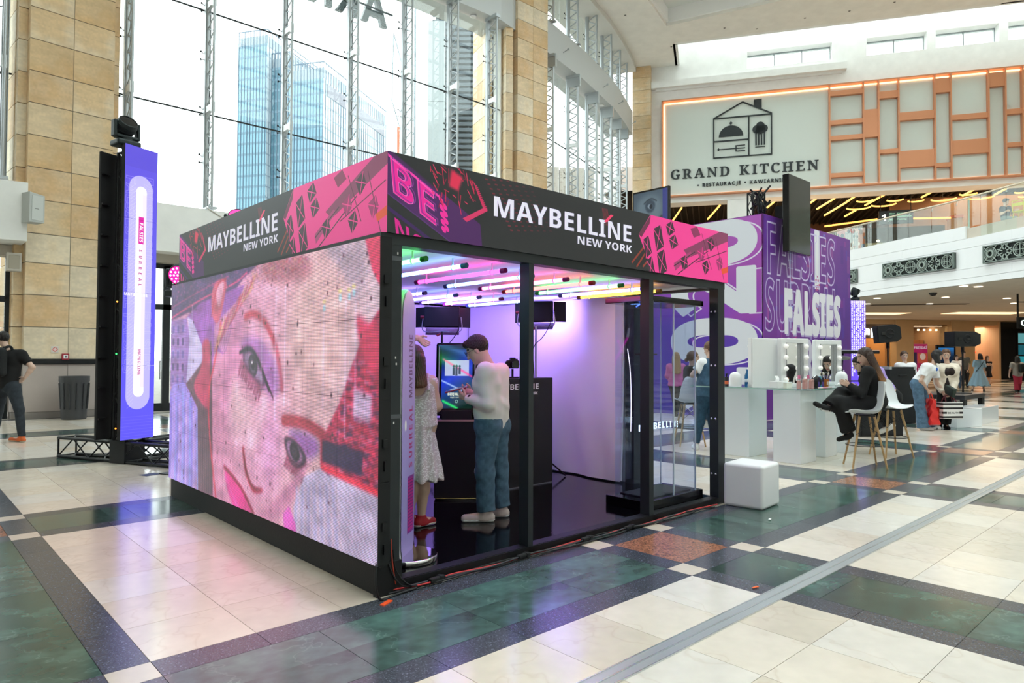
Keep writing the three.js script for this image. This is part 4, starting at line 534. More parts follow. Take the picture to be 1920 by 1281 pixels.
const headArt = canvas(2048, 256, (c, W, H) => {
  const r = rngOf(5); c.fillStyle = '#26272a'; c.fillRect(0, 0, W, H);
  // neon letters in a slanted band at the left
  c.save(); c.transform(1, 0.5, 0.12, 1, 0, 0); c.fillStyle = '#4a1f5c'; c.fillRect(-40, -10, 420, 150); c.fillStyle = '#e81c96'; c.font = 'bold 150px sans-serif'; c.scale(1.05, 1); c.fillText('BE', -6, 124); c.fillStyle = '#ff3cae'; c.fillRect(0, 8, 190, 9); c.strokeStyle = '#8a2c90'; c.lineWidth = 4; c.strokeText('BE', 2, 116); c.strokeStyle = '#ff7ac8'; c.lineWidth = 2; c.strokeText('BE', -6, 124); c.scale(1 / 1.05, 1); c.fillStyle = '#f02a9c'; for (let i = 0; i < 9; i++) { c.beginPath(); c.arc(206 + (i % 2) * 14, 20 + i * 12, 10, 0, 7); c.fill(); } c.fillStyle = '#3a1c58'; c.fillRect(-40, 182, 420, 14); c.fillStyle = '#d61c8c'; c.font = 'bold 90px sans-serif'; c.fillText('NOTEL', -6, 268); c.fillStyle = '#5a2c78'; c.fillRect(-40, 140, 420, 4); c.restore();
  poly(c, [[0, -10], [150, -10], [250, 80], [210, 100]], '#26272a', 4);
  for (let i = 0; i < 40; i++) { const x = 160 + r() * 190, y = r() * 120; curve(c, [[x, y], [x + 40 * (r() - 0.3), y + 50 * r()]], ['#c81c48', '#e02a5c', '#8c1838'][i % 3], 3); } poly(c, [[250, 10], [300, 30], [280, 80], [240, 70]], '#d82850', 4);
  c.fillStyle = '#c41e4e'; poly(c, [[345, 36], [366, 50], [408, 118], [392, 124]], '#c62458'); poly(c, [[408, 112], [300, 170], [318, 180], [412, 128]], '#d23064'); lines(c, Array.from({ length: 14 }, (_, i) => [350 + i * 4, 40 + i * 6, 366 + i * 3.4, 36 + i * 6]), '#26272a', 2);
  for (let k = 0; k < 7; k++) for (let i = 0; i < 12; i++) { c.fillStyle = `rgba(190,32,60,${0.5 - k * 0.05})`; c.fillRect(400 + k * 34 + i * 11, 14 + i * 15 - k * 4, 14, 5); } for (let i = 0; i < 5; i++) lines(c, [[1040 + i * 8, 20, 1060 + i * 8, 90]], 'rgba(200,30,60,0.6)', 3); lines(c, [[1240, 230, 1330, 150], [1275, 245, 1350, 165], [1320, 240, 1370, 200]], 'rgba(190,60,40,0.7)', 9);
  // pink girder building at the right
  const P1 = '#f03c94', dk = '#3a2634'; poly(c, [[1290, 98], [1380, -4], [2060, -4], [2060, 270], [1400, 270]], P1); poly(c, [[1290, 98], [1380, 0], [1372, 40], [1310, 110]], '#6a2a48');
  for (const q of [[1322, 120, 40, 60, 90], [1400, 60, 56, 80, 110], [1495, 30, 50, 70, 60]]) { const [x, y, w, s, h] = q; for (let k = 0; k < 2; k++) { poly(c, [[x + k * 26, y + k * h], [x + w + k * 26, y - 26 + k * h], [x + w + 26 + k * 26, y + h - 40 + k * h], [x + 22 + k * 26, y + h - 10 + k * h]], dk); lines(c, [[x + k * 26, y + k * h, x + w + 20 + k * 26, y + h - 40 + k * h], [x + w + k * 26, y - 26 + k * h, x + 22 + k * 26, y + h - 10 + k * h]], P1, 4); } }
  poly(c, [[1640, 130], [1980, -4], [2060, -4], [2060, 36], [1690, 160]], '#86365e'); poly(c, [[1560, 200], [1700, 130], [1720, 142], [1570, 236]], '#a83c72'); lines(c, [[1560, 214, 1740, 128], [1590, 250, 1860, 110]], dk, 5); for (const [x, y] of [[1610, 176], [1760, 120], [1850, 60], [1800, 180], [1930, 150]]) { poly(c, [[x, y], [x + 50, y - 24], [x + 70, y + 20], [x + 30, y + 54]], r() > 0.4 ? dk : '#9c2c66'); lines(c, [[x, y, x + 70, y + 20], [x + 50, y - 24, x + 30, y + 54]], P1, 4); }
  lines(c, [[1800, 30, 1890, 200], [1745, 180, 2040, 90], [1930, 40, 2010, 250]], '#5c2040', 4); poly(c, [[1700, 20], [1760, 2], [1790, 40], [1730, 60]], '#8c2c5a'); poly(c, [[1980, 190], [2050, 170], [2050, 200], [1990, 215]], '#e0502c');
  // wordmark
  c.fillStyle = '#e9e4fb'; c.textBaseline = 'alphabetic'; c.save(); c.translate(430, 141); c.font = 'bold 100px sans-serif'; const w = c.measureText('MAYBELLINE').width; c.scale(815 / w, 1); c.fillText('MAYBELLINE', 0, 0); c.restore(); poly(c, [[1052, 76], [1072, 76], [1116, 40], [1096, 40]], '#f03c6c'); c.save(); c.translate(882, 188); c.font = 'bold 44px sans-serif'; const w2 = c.measureText('NEW YORK').width; c.scale(360 / w2, 1); c.fillText('NEW YORK', 0, 0); c.restore();
});
// ---------- the booth ----------
const booth = thing('photo_booth', 'black framed photo booth with pink and black printed header band around its top', 'booth');
mesh('floor_platform', bb(0.05, 4.02, 0, 0.062, -4.0, -0.02), mat(0x0a0a0e, 0.07, 0, { bumpMap: T.grain, bumpScale: 0.0002 }), booth);
mesh('sill', [bb(0.155, 3.96, 0, 0.065, -0.1, 0.0), bb(0.155, 3.96, 0.065, 0.068, -0.1, -0.01)], M.blackmetal, booth);
const post = (x0, x1, z0, z1) => { const p = mesh('post', bb(x0, x1, 0.0, 2.2, z0, z1), M.frame, booth); return p; };
const post1 = post(0.003, 0.155, -0.1, 0.0), post4 = post(3.96, 4.083, -0.1, 0.0); post(1.284, 1.334, -0.1, 0.0); post(2.79, 2.855, -0.1, 0.0); post(0.05, 0.15, -4.03, -3.93); post(3.96, 4.08, -4.03, -3.93); post(3.94, 4.06, -1.16, -1.04);
for (const y of [0.3, 0.86, 1.4, 1.95]) for (const z of [-0.075, -0.03]) mesh('bolt', ball(0.012, 3.955, y, z, 0.5, 1, 1, 8, 6), M.chrome, booth);
for (const [x, y] of [[0.11, 1.46], [0.115, 1.42], [0.12, 2.12], [0.1, 1.05]]) mesh('tape_mark', bb(x, x + 0.008, y, y + 0.015, 0.0, 0.002), M.white, booth);
mesh('tape_band', [bb(0.001, 0.157, 1.085, 1.11, -0.09, 0.002), bb(0.001, 0.157, 2.08, 2.11, -0.09, 0.002)], mat(0x50545a, 0.5), booth);
mesh('top_beam', [bb(0.0, 4.085, 2.18, 2.249, -0.1, 0.002)], M.frame, booth); mesh('top_beam', bb(3.98, 4.08, 2.18, 2.249, -4.03, -0.1), M.frame, booth); mesh('top_beam', bb(0.04, 4.08, 2.18, 2.249, -4.04, -3.94), M.frame, booth); mesh('top_beam', bb(0.0, 0.1, 2.21, 2.249, -4.03, -0.1), M.frame, booth);
mesh('ceiling_panel', bb(0.06, 4.0, 2.205, 2.24, -3.98, -0.1), mat(0xe9e9ee, 0.5), booth);
const hp = (parent, w, ry, x, z) => { const g = mesh('header_panel', bx(w, 0.511, 0.04), M.blackmatt, booth); g.position.set(x, 2.5046, z); g.rotation.y = ry; const p = mesh('print', new THREE.PlaneGeometry(w, 0.511).translate(0, 0, 0.0212), mat(0xffffff, 0.45, 0, { map: headArt, emissive: 0xffffff, emissiveMap: headArt, emissiveIntensity: 0.28 }), g, true); return g; };
hp(booth, 4.09, 0, 2.0765, -0.002); hp(booth, 4.067, -Math.PI / 2, 0.0525, -2.0145); hp(booth, 4.067, Math.PI / 2, 4.1, -2.0145); hp(booth, 4.0, Math.PI, 2.0765, -4.05);
mesh('roof', bb(0.07, 4.08, 2.70, 2.72, -4.03, -0.03), M.blackmatt, booth);
mesh('base_board', [bb(0.0, 0.06, 0, 0.205, -4.09, -0.02), bb(-0.03, 0.0, 0.198, 0.212, -4.0, 0.08)], mat(0x131416, 0.7, 0, { bumpMap: T.grain, bumpScale: 0.001 }), booth); mesh('base_board', bb(-0.02, 0.16, 0, 0.2, -0.02, 0.02), M.blackmatt, booth);
mesh('back_wall', bb(0.1, 4.02, 0.06, 2.2, -3.98, -3.94), mat(0xe4e2ee, 0.75), booth);
mesh('side_wall', bb(3.98, 4.02, 0.06, 2.2, -3.94, -1.16), mat(0xe4e2ee, 0.75), booth);
{ // white fabric backdrop with soft folds, along the right side
  const g = new THREE.PlaneGeometry(2.76, 2.1, 140, 40), p = g.attributes.position; for (let i = 0; i < p.count; i++) { const x = p.getX(i), y = p.getY(i), t = (1 - y / 1.05) / 2; p.setZ(i, 0.028 * Math.sin(x * 5 + 0.8 + t * 1.3) * (0.15 + t) + 0.012 * Math.sin(x * 13 + y * 4) * t + 0.03 * t); } g.computeVertexNormals(); g.rotateY(-Math.PI / 2); g.translate(3.9, 1.13, -2.54);
  const b = thing('fabric_backdrop', 'white fabric photo backdrop hanging in soft folds inside the booth', 'backdrop'); mesh('cloth', g, mat(0xeceaf2, 0.9, 0, { side: THREE.DoubleSide, bumpMap: T.weave, bumpScale: 0.0003 }), b, true); mesh('edge_hem', tube([[3.9, 2.18, -1.165], [3.9, 1.2, -1.165], [3.87, 0.09, -1.17]], 0.016, 6), mat(0xf2f0f4, 0.9), b); mesh('rail', rod([3.9, 2.19, -3.9], [3.9, 2.19, -1.14], 0.014), M.steel, b);
}
const video = thing('video_wall', 'large pink led video wall showing a close-up tilted face on the left side of the booth', 'screen');
{ const blackEdge = M.blackmatt, ledMat = new THREE.MeshStandardMaterial({ color: 0x050505, roughness: 0.35, emissive: 0xffffff, emissiveMap: ledArt, emissiveIntensity: 0.85 }), w = 4.064 / 8, h = 1.9955 / 4;
  for (let i = 0; i < 8; i++) for (let j = 0; j < 4; j++) { const g = new THREE.BoxGeometry(0.085, h - 0.0016, w - 0.0016), uv = g.attributes.uv; for (let k = 4; k < 8; k++) uv.setXY(k, (i + uv.getX(k)) / 8, (j + uv.getY(k)) / 4); const m = mesh('led_module', g, [blackEdge, ledMat, blackEdge, blackEdge, blackEdge, blackEdge], video, true); m.position.set(-0.0155, 0.2126 + (j + 0.5) * h, -3.977 + (i + 0.5) * w); }
  for (let j = 0; j < 4; j++) mesh('latch', [bb(-0.03, 0.0, 0.42 + j * 0.5, 0.47 + j * 0.5, 0.087, 0.097), bb(-0.02, -0.01, 0.28 + j * 0.5, 0.34 + j * 0.5, 0.087, 0.1)], M.blackmetal, video);
  area(0xffb4d4, 0.45, 4.0, 1.95, [-0.075, 1.21, -1.945], [-3, 1.21, -1.945]); }
// ---------- neon tubes under the booth ceiling ----------
{
  const tubes = [['#35ff5a', 0.415, -0.1, -0.95, 'green', 'nearest the front left post'], ['#58a8ff', 0.82, -0.17, -1.33, 'ice blue', 'second from the left post'], ['#ff22b0', 1.21, -0.18, -1.37, 'magenta', 'between the two blue tubes'], ['#5c9cff', 1.6, -0.28, -1.46, 'ice blue', 'ending behind the left middle post'], ['#ff3cae', 1.975, -0.24, -1.4, 'hot pink', 'just right of the left middle post'], ['#ff4a44', 2.335, -0.26, -1.46, 'red', 'between hot pink and green'], ['#3cff6a', 2.68, -0.21, -1.33, 'green', 'beside the red tube'], ['#9a7cff', 3.06, -0.24, -1.36, 'violet white', 'behind the yellow tube'], ['#ffae18', 3.355, -0.27, -1.36, 'yellow', 'crossing the right middle post'],
    ['#a47cff', 1.84, -2.1, -3.2, 'violet', 'back row, farthest left'], ['#5a8cff', 2.225, -2.07, -3.2, 'blue', 'back row, second from the left'], ['#b48cff', 2.55, -2.07, -3.21, 'pale violet', 'back row above the left video light'], ['#ff6ac0', 2.86, -2.05, -3.15, 'pink', 'back row above the young man'], ['#7aa8ff', 3.23, -2.05, -3.15, 'pale blue', 'back row, farthest right']];
  for (const [col, x, za, zb, nm, wh] of tubes) {
    const t = thing('neon_tube', `${nm} neon tube under the booth ceiling, ${wh}`, 'light', [x, 2.135, 0], 0, 'coloured neon tubes in the booth');
    const hot = new THREE.Color(col).lerp(new THREE.Color('#ffffff'), ['magenta', 'red', 'yellow'].includes(nm) ? 0.02 : 0.1);
    mesh('tube', rod([0, 0, za - 0.05], [0, 0, zb + 0.05], 0.015, 12), glow(hot, 7), t);
    for (const z of [za - 0.025, zb + 0.025]) mesh('end_cap', rod([0, 0, z - 0.026], [0, 0, z + 0.026], 0.02, 12), mat(new THREE.Color(col).multiplyScalar(0.25), 0.4), t);
    for (const z of [za - 0.16, zb + 0.16]) mesh('clip', [new THREE.TorusGeometry(0.02, 0.004, 6, 14).translate(0, 0, z), bb(-0.004, 0.004, 0.018, 0.072, z - 0.006, z + 0.006)], mat(0xd8d8e0, 0.3), t);
    const l = new THREE.RectAreaLight(new THREE.Color(col), 16, 0.03, Math.abs(zb - za) - 0.1); l.position.set(x, 2.117, (za + zb) / 2); l.lookAt(x, 0, (za + zb) / 2); l.rotation.set(-Math.PI / 2, 0, 0); scene.add(l);
  }
}
// ---------- touch screen kiosk ----------
{
  const k = thing('touch_kiosk', 'black touch screen kiosk with a tilted glowing screen inside the booth', 'kiosk', [2.02, 0.062, -1.80], -0.722);
  mesh('pedestal', [rb(0.43, 0.77, 0.3, 0.01, 0, 0.4, 0)], M.blackmatt, k); mesh('plinth', bb(-0.2, 0.2, 0, 0.02, -0.15, 0.17), M.blackgloss, k); mesh('glow_strip', bb(-0.2, 0.2, 0.012, 0.02, 0.16, 0.165), glow(0xffe08c, 2), k); mesh('trim_strip', bb(-0.215, 0.215, 0.775, 0.79, 0.135, 0.158), mat(0xc89ca0, 0.3, 0.4), k);
  const scr = canvas(384, 640, (c, w, h) => { c.fillStyle = '#0a0c1e'; c.fillRect(0, 0, w, h); const g = c.createLinearGradient(0, 60, 300, 620); g.addColorStop(0, '#0c0f33'); g.addColorStop(0.45, '#1c38c8'); g.addColorStop(0.7, '#0d3a6a'); g.addColorStop(1, '#06231c'); c.fillStyle = g; c.fillRect(0, 0, w, h); c.fillStyle = 'rgba(200,205,225,0.85)'; c.fillRect(40, 120, 300, 170); curve(c, [[20, 110], [384, 300]], '#ff3c8c', 16, 8); curve(c, [[0, 340], [384, 500]], '#b8d0ff', 14, 6); curve(c, [[20, 560], [200, 640]], '#2cf070', 22, 8); c.fillStyle = '#38405c'; for (const [x, s] of [[150, 1], [185, 1.1], [225, 0.9]]) { c.beginPath(); c.arc(x, 185, 15 * s, 0, 7); c.fill(); c.fillRect(x - 14, 200, 28, 80 * s); } c.fillStyle = '#f0f3d8'; c.font = 'bold 38px sans-serif'; c.fillText('DZIĘKUJEMY', 78, 500, 230); c.font = '20px sans-serif'; c.fillText('ZDJĘCIE GOTOWE', 110, 530, 160); c.strokeStyle = '#cfe'; c.lineWidth = 3; c.beginPath(); c.arc(190, 565, 15, 0, 7); c.stroke(); });
  const head = new THREE.Group(); head.name = 'screen_head'; head.position.set(0, 0.83, 0.1); head.rotation.x = -0.16; k.add(head);
  mesh('casing', [rb(0.43, 0.74, 0.07, 0.025, 0, 0.37, -0.04)], M.blackgloss, head); mesh('display', new THREE.PlaneGeometry(0.31, 0.6).translate(0, 0.37, -0.003), new THREE.MeshStandardMaterial({ color: 0x020202, roughness: 0.1, emissive: 0xffffff, emissiveMap: scr, emissiveIntensity: 0.9 }), head, true); mesh('inner_rim', [bb(-0.185, -0.178, 0.04, 0.7, -0.006, 0.0), bb(0.178, 0.185, 0.04, 0.7, -0.006, 0)], mat(0xbfc4d6, 0.3), head);
  mesh('neck', rb(0.3, 0.12, 0.12, 0.01, 0, 0.82, 0.04), M.blackmatt, k); mesh('back_column', rb(0.36, 1.3, 0.08, 0.01, 0, 0.75, -0.11), M.blackmatt, k);
}
// ---------- black counter with camera ----------
{
  const t = thing('black_counter', 'matt black counter with white lettering behind the young man', 'counter', [0, 0.062, 0]);
  mesh('body', rb(1.06, 1.185, 0.5, 0.006, 2.81, 0.5925, -1.975), mat(0x14151a, 0.55), t); mesh('kick_strip', bb(2.29, 3.33, 0.0, 0.012, -1.728, -1.72), mat(0x6a6f78, 0.4), t);
  const lg = canvas(512, 128, (c, w, h) => { c.fillStyle = '#14151a'; c.fillRect(0, 0, w, h); c.fillStyle = '#eeeef4'; c.font = 'bold 62px sans-serif'; const q = c.measureText('MAYBELLINE').width; c.save(); c.scale(500 / q, 1); c.fillText('MAYBELLINE', 0, 62); c.restore(); c.font = 'bold 32px sans-serif'; c.fillText('NEW YORK', 320, 106, 185); });
  mesh('lettering', new THREE.PlaneGeometry(0.7, 0.175).translate(2.785, 1.06, -1.7235), mat(0xffffff, 0.5, 0, { map: lg }), t, true);
  const cam = thing('dslr_camera', 'black photo camera on the counter beside the post', 'camera', [2.84, 1.247, -1.86], -0.5);
  mesh('mount', [bb(-0.06, 0.06, 0, 0.012, -0.05, 0.05), rod([0, 0.01, 0], [0, 0.1, 0], 0.012)], M.blackmatt, cam); mesh('body', [rb(0.14, 0.09, 0.07, 0.015, 0, 0.15, 0), rb(0.06, 0.04, 0.06, 0.01, 0, 0.205, 0)], M.rubber, cam); mesh('lens', [rod([0, 0.15, 0.03], [0, 0.15, 0.12], 0.036, 20), rod([0, 0.15, 0.12], [0, 0.15, 0.14], 0.041, 20)], M.blackgloss, cam); mesh('grip', rb(0.035, 0.08, 0.05, 0.012, -0.07, 0.145, 0.03), M.rubber, cam); mesh('dial', rod([0.045, 0.195, 0], [0.045, 0.21, 0], 0.014, 14), M.blackmetal, cam);
  const bxx = thing('printer_box', 'small black equipment box beside the camera on the counter', 'box', [2.66, 1.247, -1.9], -0.2); mesh('case', rb(0.17, 0.075, 0.2, 0.008, 0, 0.0375, 0), M.blackmatt, bxx); mesh('slot', bb(-0.06, 0.06, 0.05, 0.06, 0.1, 0.103), mat(0xb9b4c8, 0.3), bxx);
}
// ---------- video lights on stands ----------
function videoLight(lab, x, y, z, ry) {
  const t = thing('video_light', lab, 'light', [x, 0.062, z], ry, 'video light panels in the booth'), h = y - 0.062, sil = mat(0xb6b8c2, 0.3, 0.6);
  mesh('panel', [rb(0.42, 0.25, 0.07, 0.012, 0, h, 0), bb(-0.2, 0.2, h - 0.11, h + 0.11, -0.05, -0.035)], M.blackmatt, t); mesh('front', bb(-0.19, 0.19, h - 0.105, h + 0.105, 0.035, 0.038), glow(0xe9e0ff, 3), t);
  for (const s of [-1, 1]) mesh('barn_door', put(bx(0.16, 0.24, 0.006, s * 0.08, 0, 0), 0, 0, 0).rotateY(s * -0.75).translate(s * 0.21, h, 0.035), M.blackmatt, t);
  mesh('barn_door', bx(0.4, 0.1, 0.006, 0, h - 0.17, 0.06, 0, 0.7), M.blackmatt, t);
  mesh('yoke', [tube([[-0.225, h, 0], [-0.225, h - 0.16, 0], [0, h - 0.17, 0], [0.225, h - 0.16, 0], [0.225, h, 0]], 0.007, 6, 30)], sil, t); mesh('knob', [rod([0.02, h - 0.2, 0], [0.06, h - 0.22, -0.02], 0.012, 8), rod([0.21, h + 0.0, 0], [0.255, h, 0], 0.018, 10)], mat(0x8c1c24, 0.5), t);
  mesh('pole', [rod([0, 0.1, 0], [0, h - 0.17, 0], 0.013, 10), rod([0, 0.1, 0], [0, h * 0.55, 0], 0.018, 10)], t.name.length < 12 ? M.blackmetal : sil, t);
  for (let i = 0; i < 3; i++) { const a = i * 2.094 + 0.6; mesh('leg', [rod([0, 0.32, 0], [0.36 * Math.cos(a), 0.01, 0.36 * Math.sin(a)], 0.009, 6), rod([0, 0.16, 0], [0.18 * Math.cos(a), 0.165, 0.18 * Math.sin(a)], 0.006, 6)], M.blackmetal, t); }
  mesh('cable', tube([[-0.21, h + 0.02, -0.02], [-0.2, h - 0.14, -0.05], [-0.1, h - 0.3, -0.03], [0.02, h - 0.42, -0.02], [0.025, h - 0.7, 0.0], [-0.02, 0.3, 0.02]], 0.005, 6), M.rubber, t);
  const d = V(0, 0, 1).applyAxisAngle(V(0, 1, 0), ry); area(0x9a74ff, 52, 0.38, 0.2, [x + d.x * 0.045, y, z + d.z * 0.045], [x + d.x, y - 0.12, z + d.z]);
}
videoLight('black video light panel on a stand, left one above the kiosk', 2.62, 1.95, -2.86, 2.42); videoLight('black video light panel on a stand, right one beside the middle post', 3.46, 2.02, -2.12, 2.0);
// ---------- mascara shaped display board ----------
{
  const t = thing('mascara_display', 'tall lilac board shaped like a mascara tube on a round mirror base', 'display', [0.46, 0.062, -0.36], 0.668);
  const pts = (w, h, r) => { const o = [[-w, 0.08]]; for (let i = 0; i <= 14; i++) { const a = Math.PI - Math.PI * i / 14; o.push([w * Math.cos(a), h - r + r * Math.sin(a)]); } o.push([w, 0.08], [w * 0.8, 0.02], [-w * 0.8, 0.02]); return o; };
  mesh('core_panel', prism(pts(0.15, 1.86, 0.2), 0.035, 0.006).translate(0, 0.02, -0.05), M.whiteplastic, t);
  const fa = canvas(128, 1024, (c, w, h) => { const g = c.createLinearGradient(0, 0, 0, h); g.addColorStop(0, '#c9a8dc'); g.addColorStop(0.3, '#bda6e2'); g.addColorStop(0.72, '#a8a0e0'); g.addColorStop(1, '#a090d0'); c.fillStyle = g; c.fillRect(0, 0, w, h); c.fillStyle = '#8a3a9c'; c.fillRect(58, 720, 64, 220); c.fillStyle = '#c02c8c'; c.fillRect(64, 730, 50, 200); c.fillStyle = '#5c2c80'; for (let i = 0; i < 16; i++) c.fillRect(66, 734 + i * 12, 46, 4); c.save(); c.translate(100, 420); c.rotate(-Math.PI / 2); c.fillStyle = '#6a3a78'; c.font = 'bold 44px sans-serif'; c.fillText('MAYBELLINE', 0, 0, 250); c.restore(); c.save(); c.translate(104, 690); c.rotate(-Math.PI / 2); c.fillStyle = '#b02878'; c.font = 'bold 46px sans-serif'; [...'SURREAL'].forEach((ch, i) => c.fillText(ch, i * 36, 0)); c.restore(); c.fillStyle = '#ffffff'; c.beginPath(); c.ellipse(36, 520, 9, 22, 0, 0, 7); c.fill(); });
  const s = new THREE.ShapeGeometry(new THREE.Shape(pts(0.145, 1.855, 0.19).map((p) => new THREE.Vector2(p[0], p[1]))), 10), uv = s.attributes.uv, pp = s.attributes.position; for (let i = 0; i < uv.count; i++) uv.setXY(i, pp.getX(i) / 0.29 + 0.5, pp.getY(i) / 1.86); mesh('print', s.translate(0, 0.02, 0.0), mat(0xffffff, 0.35, 0, { map: fa }), t, true);
  mesh('base', lathe([[0, 0.0], [0.2, 0.0], [0.21, 0.006], [0.21, 0.034], [0.2, 0.04], [0, 0.04]], 40), M.chrome, t);
}
// ---------- acrylic showcase with glowing fan display ----------
{
  const t = thing('acrylic_showcase', 'clear acrylic showcase with black base and black canopy at the booth opening', 'showcase', [0, 0.062, 0]);
  mesh('base', rb(0.95, 0.09, 0.48, 0.006, 3.375, 0.045, -0.35), M.blackgloss, t); mesh('base_inset', bb(3.05, 3.72, 0.09, 0.1, -0.53, -0.17), M.blackmatt, t); mesh('canopy', [rb(0.95, 0.055, 0.5, 0.006, 3.375, 1.965, -0.35)], M.blackgloss, t);
  const ac = pane(0xf4f8ff, 0.015);
  mesh('side_pane', bb(2.985, 2.995, 0.09, 1.94, -0.54, -0.14), ac, t); mesh('side_pane', bb(3.735, 3.745, 0.09, 1.94, -0.54, -0.14), ac, t); mesh('front_pane', bb(2.99, 3.36, 0.09, 1.94, -0.135, -0.127), ac, t); mesh('front_pane', bb(3.375, 3.74, 0.09, 1.94, -0.135, -0.127), ac, t); mesh('back_pane', bb(2.99, 3.74, 0.09, 1.94, -0.55, -0.542), ac, t); mesh('support_rod', rod([3.06, 0.09, -0.2], [3.06, 1.94, -0.2], 0.012, 10), M.chrome, t);
  mesh('edge_strip', [bb(2.982, 2.99, 0.09, 1.94, -0.14, -0.126), bb(3.362, 3.372, 0.09, 1.94, -0.14, -0.127), bb(3.742, 3.75, 0.09, 1.94, -0.14, -0.126), bb(3.742, 3.75, 0.09, 1.94, -0.55, -0.54)], mat(0xc9d6dc, 0.2), t);
  mesh('fan_motor', [rod([3.36, 1.45, -0.5], [3.36, 1.45, -0.44], 0.03, 16), bb(3.345, 3.375, 1.45, 1.94, -0.51, -0.49), bb(3.18, 3.54, 1.444, 1.456, -0.45, -0.445), bb(3.354, 3.366, 1.27, 1.63, -0.45, -0.445)], M.blackmatt, t);
  const holo = new THREE.Group(); holo.name = 'light_figure'; t.add(holo); const pink = glow(0xff2ad0, 2.4), cy = glow(0xd6f0ff, 1.6), wh = glow(0xf4ecff, 1.4);
  mesh('wand', [rod([3.37, 1.62, -0.4], [3.2, 1.36, -0.36], 0.009, 8, 0.006), rod([3.2, 1.36, -0.36], [3.17, 1.3, -0.35], 0.022, 8, 0.012)], pink, holo); mesh('wand', [rod([3.22, 1.58, -0.4], [3.34, 1.44, -0.38], 0.006, 8), ball(0.015, 3.22, 1.58, -0.4)], pink, holo); mesh('spark', [rod([3.37, 1.62, -0.4], [3.4, 1.72, -0.4], 0.006, 6)], wh, holo);
  { const str = 'MAYBELLINE'; for (let i = 0; i < 10; i++) { const a = -1.0 + i * 0.2, g = text3(str[i], fontBold, 0.062, 0.004); g.translate(-0.025, 0, 0); g.rotateY(a * 0.5); mesh('letter', g.translate(3.02 + i * 0.066, 0.72 + 0.012 * Math.cos(a * 2), -0.3 + 0.06 * Math.cos(a)), cy, holo); } }
  mesh('arc_line', tube([[3.02, 1.5, -0.42], [3.06, 1.3, -0.42], [3.075, 1.0, -0.42], [3.07, 0.7, -0.42]], 0.004, 6), wh, holo); mesh('wave_line', tube([[3.0, 1.9, -0.3], [3.06, 1.925, -0.3], [3.12, 1.9, -0.3], [3.18, 1.925, -0.3]], 0.006, 6), glow(0x4a6cff, 2.4), holo);
}
// ---------- cables along the front sill ----------
{
  const wav = (y, z, x0, x1, seed, amp = 0.02) => { const r = rngOf(seed), p = []; for (let x = x0; x <= x1; x += 0.22) p.push([x, y + r() * 0.012, z + (r() - 0.5) * 2 * amp]); return p; };
  const cab = (lab, col, y, z, x0, x1, s, rad = 0.006) => tag(mesh('floor_cable', tube(wav(y, z, x0, x1, s), rad, 6), mat(col, 0.6)), lab, 'cable', 'cables along the booth sill');
  cab('red cable running along the front sill of the booth', 0xd23a3a, 0.017, 0.035, 0.1, 4.05, 1, 0.0055); cab('black cable nearest the booth sill, under the red one', 0x15161a, 0.008, 0.018, 0.0, 4.0, 2); cab('black cable outermost on the dark floor band before the booth', 0x1b1c20, 0.008, 0.06, 0.05, 3.9, 3, 0.007); cab('grey black cable in the middle of the bundle before the booth', 0x3a3c42, 0.02, 0.045, 0.2, 3.7, 4);
  tag(mesh('cable_loop', tube([[0.02, 0.3, 0.0 + 0.015], [-0.04, 0.26, 0.06], [-0.07, 0.12, 0.09], [-0.03, 0.012, 0.08], [0.1, 0.008, 0.06], [0.25, 0.01, 0.05]], 0.008, 8), mat(0x1f2023, 0.6)), 'thick black cable looping out at the foot of the corner post', 'cable', 'cables along the booth sill');
  tag(mesh('cable_loop', [tube([[0.05, 0.28, 0.012], [0.07, 0.16, 0.03], [0.14, 0.05, 0.05], [0.3, 0.014, 0.03]], 0.006, 6), tube([[0.1, 0.27, 0.012], [0.115, 0.14, 0.03], [0.2, 0.04, 0.05], [0.36, 0.014, 0.04]], 0.005, 6)], M.rubber), 'thin black cables dropping from the hole in the corner post', 'cable', 'cables along the booth sill');
  tag(mesh('cable_loop', tube([[0.085, 0.34, 0.012], [0.09, 0.2, 0.02], [0.11, 0.06, 0.03]], 0.004, 6), mat(0xc0402c, 0.5)), 'short red cable hanging from the hole in the corner post', 'cable', 'cables along the booth sill');
  for (const [x, l] of [[0.42, 'nearest the corner post'], [1.2, 'at the left middle post'], [1.9, 'right of the left middle post'], [2.45, 'before the showcase']]) { const b = thing('cable_clip', `dark cable connector ${l} on the booth sill`, 'connector', [x, 0.0, 0.04], 0.1); mesh('clip', [rb(0.13, 0.026, 0.035, 0.008, 0, 0.03, 0), rb(0.03, 0.034, 0.045, 0.006, 0.03, 0.03, 0)], M.rubber, b); }
  tag(mesh('tape_scrap', bx(0.09, 0.006, 0.03, -0.02, 0.003, 0.13, 0.4), mat(0xff5a1c, 0.6)), 'scrap of orange tape on the floor at the booth corner', 'tape'); tag(mesh('tape_scrap', bx(0.05, 0.004, 0.015, 1.88, 0.006, 1.48, -0.2), mat(0xff6a2c, 0.6)), 'tiny orange scrap lying beside the metal floor strip', 'litter'); tag(mesh('paper_scrap', bx(0.05, 0.004, 0.02, 3.72, 0.006, 0.66, 0.3), M.white), 'tiny white paper scrap on green marble near the white cube', 'litter');
}
tag(mesh('cube_seat', rb(0.43, 0.43, 0.41, 0.035, 0, 0.215, 0, 0, 5), phys(0xf1f0f3, 0.38)), 'white plastic cube seat with rounded edges beside the booth corner', 'stool').position.set(4.205, 0, 0.225); scene.children[scene.children.length - 1].rotation.y = 0.09;
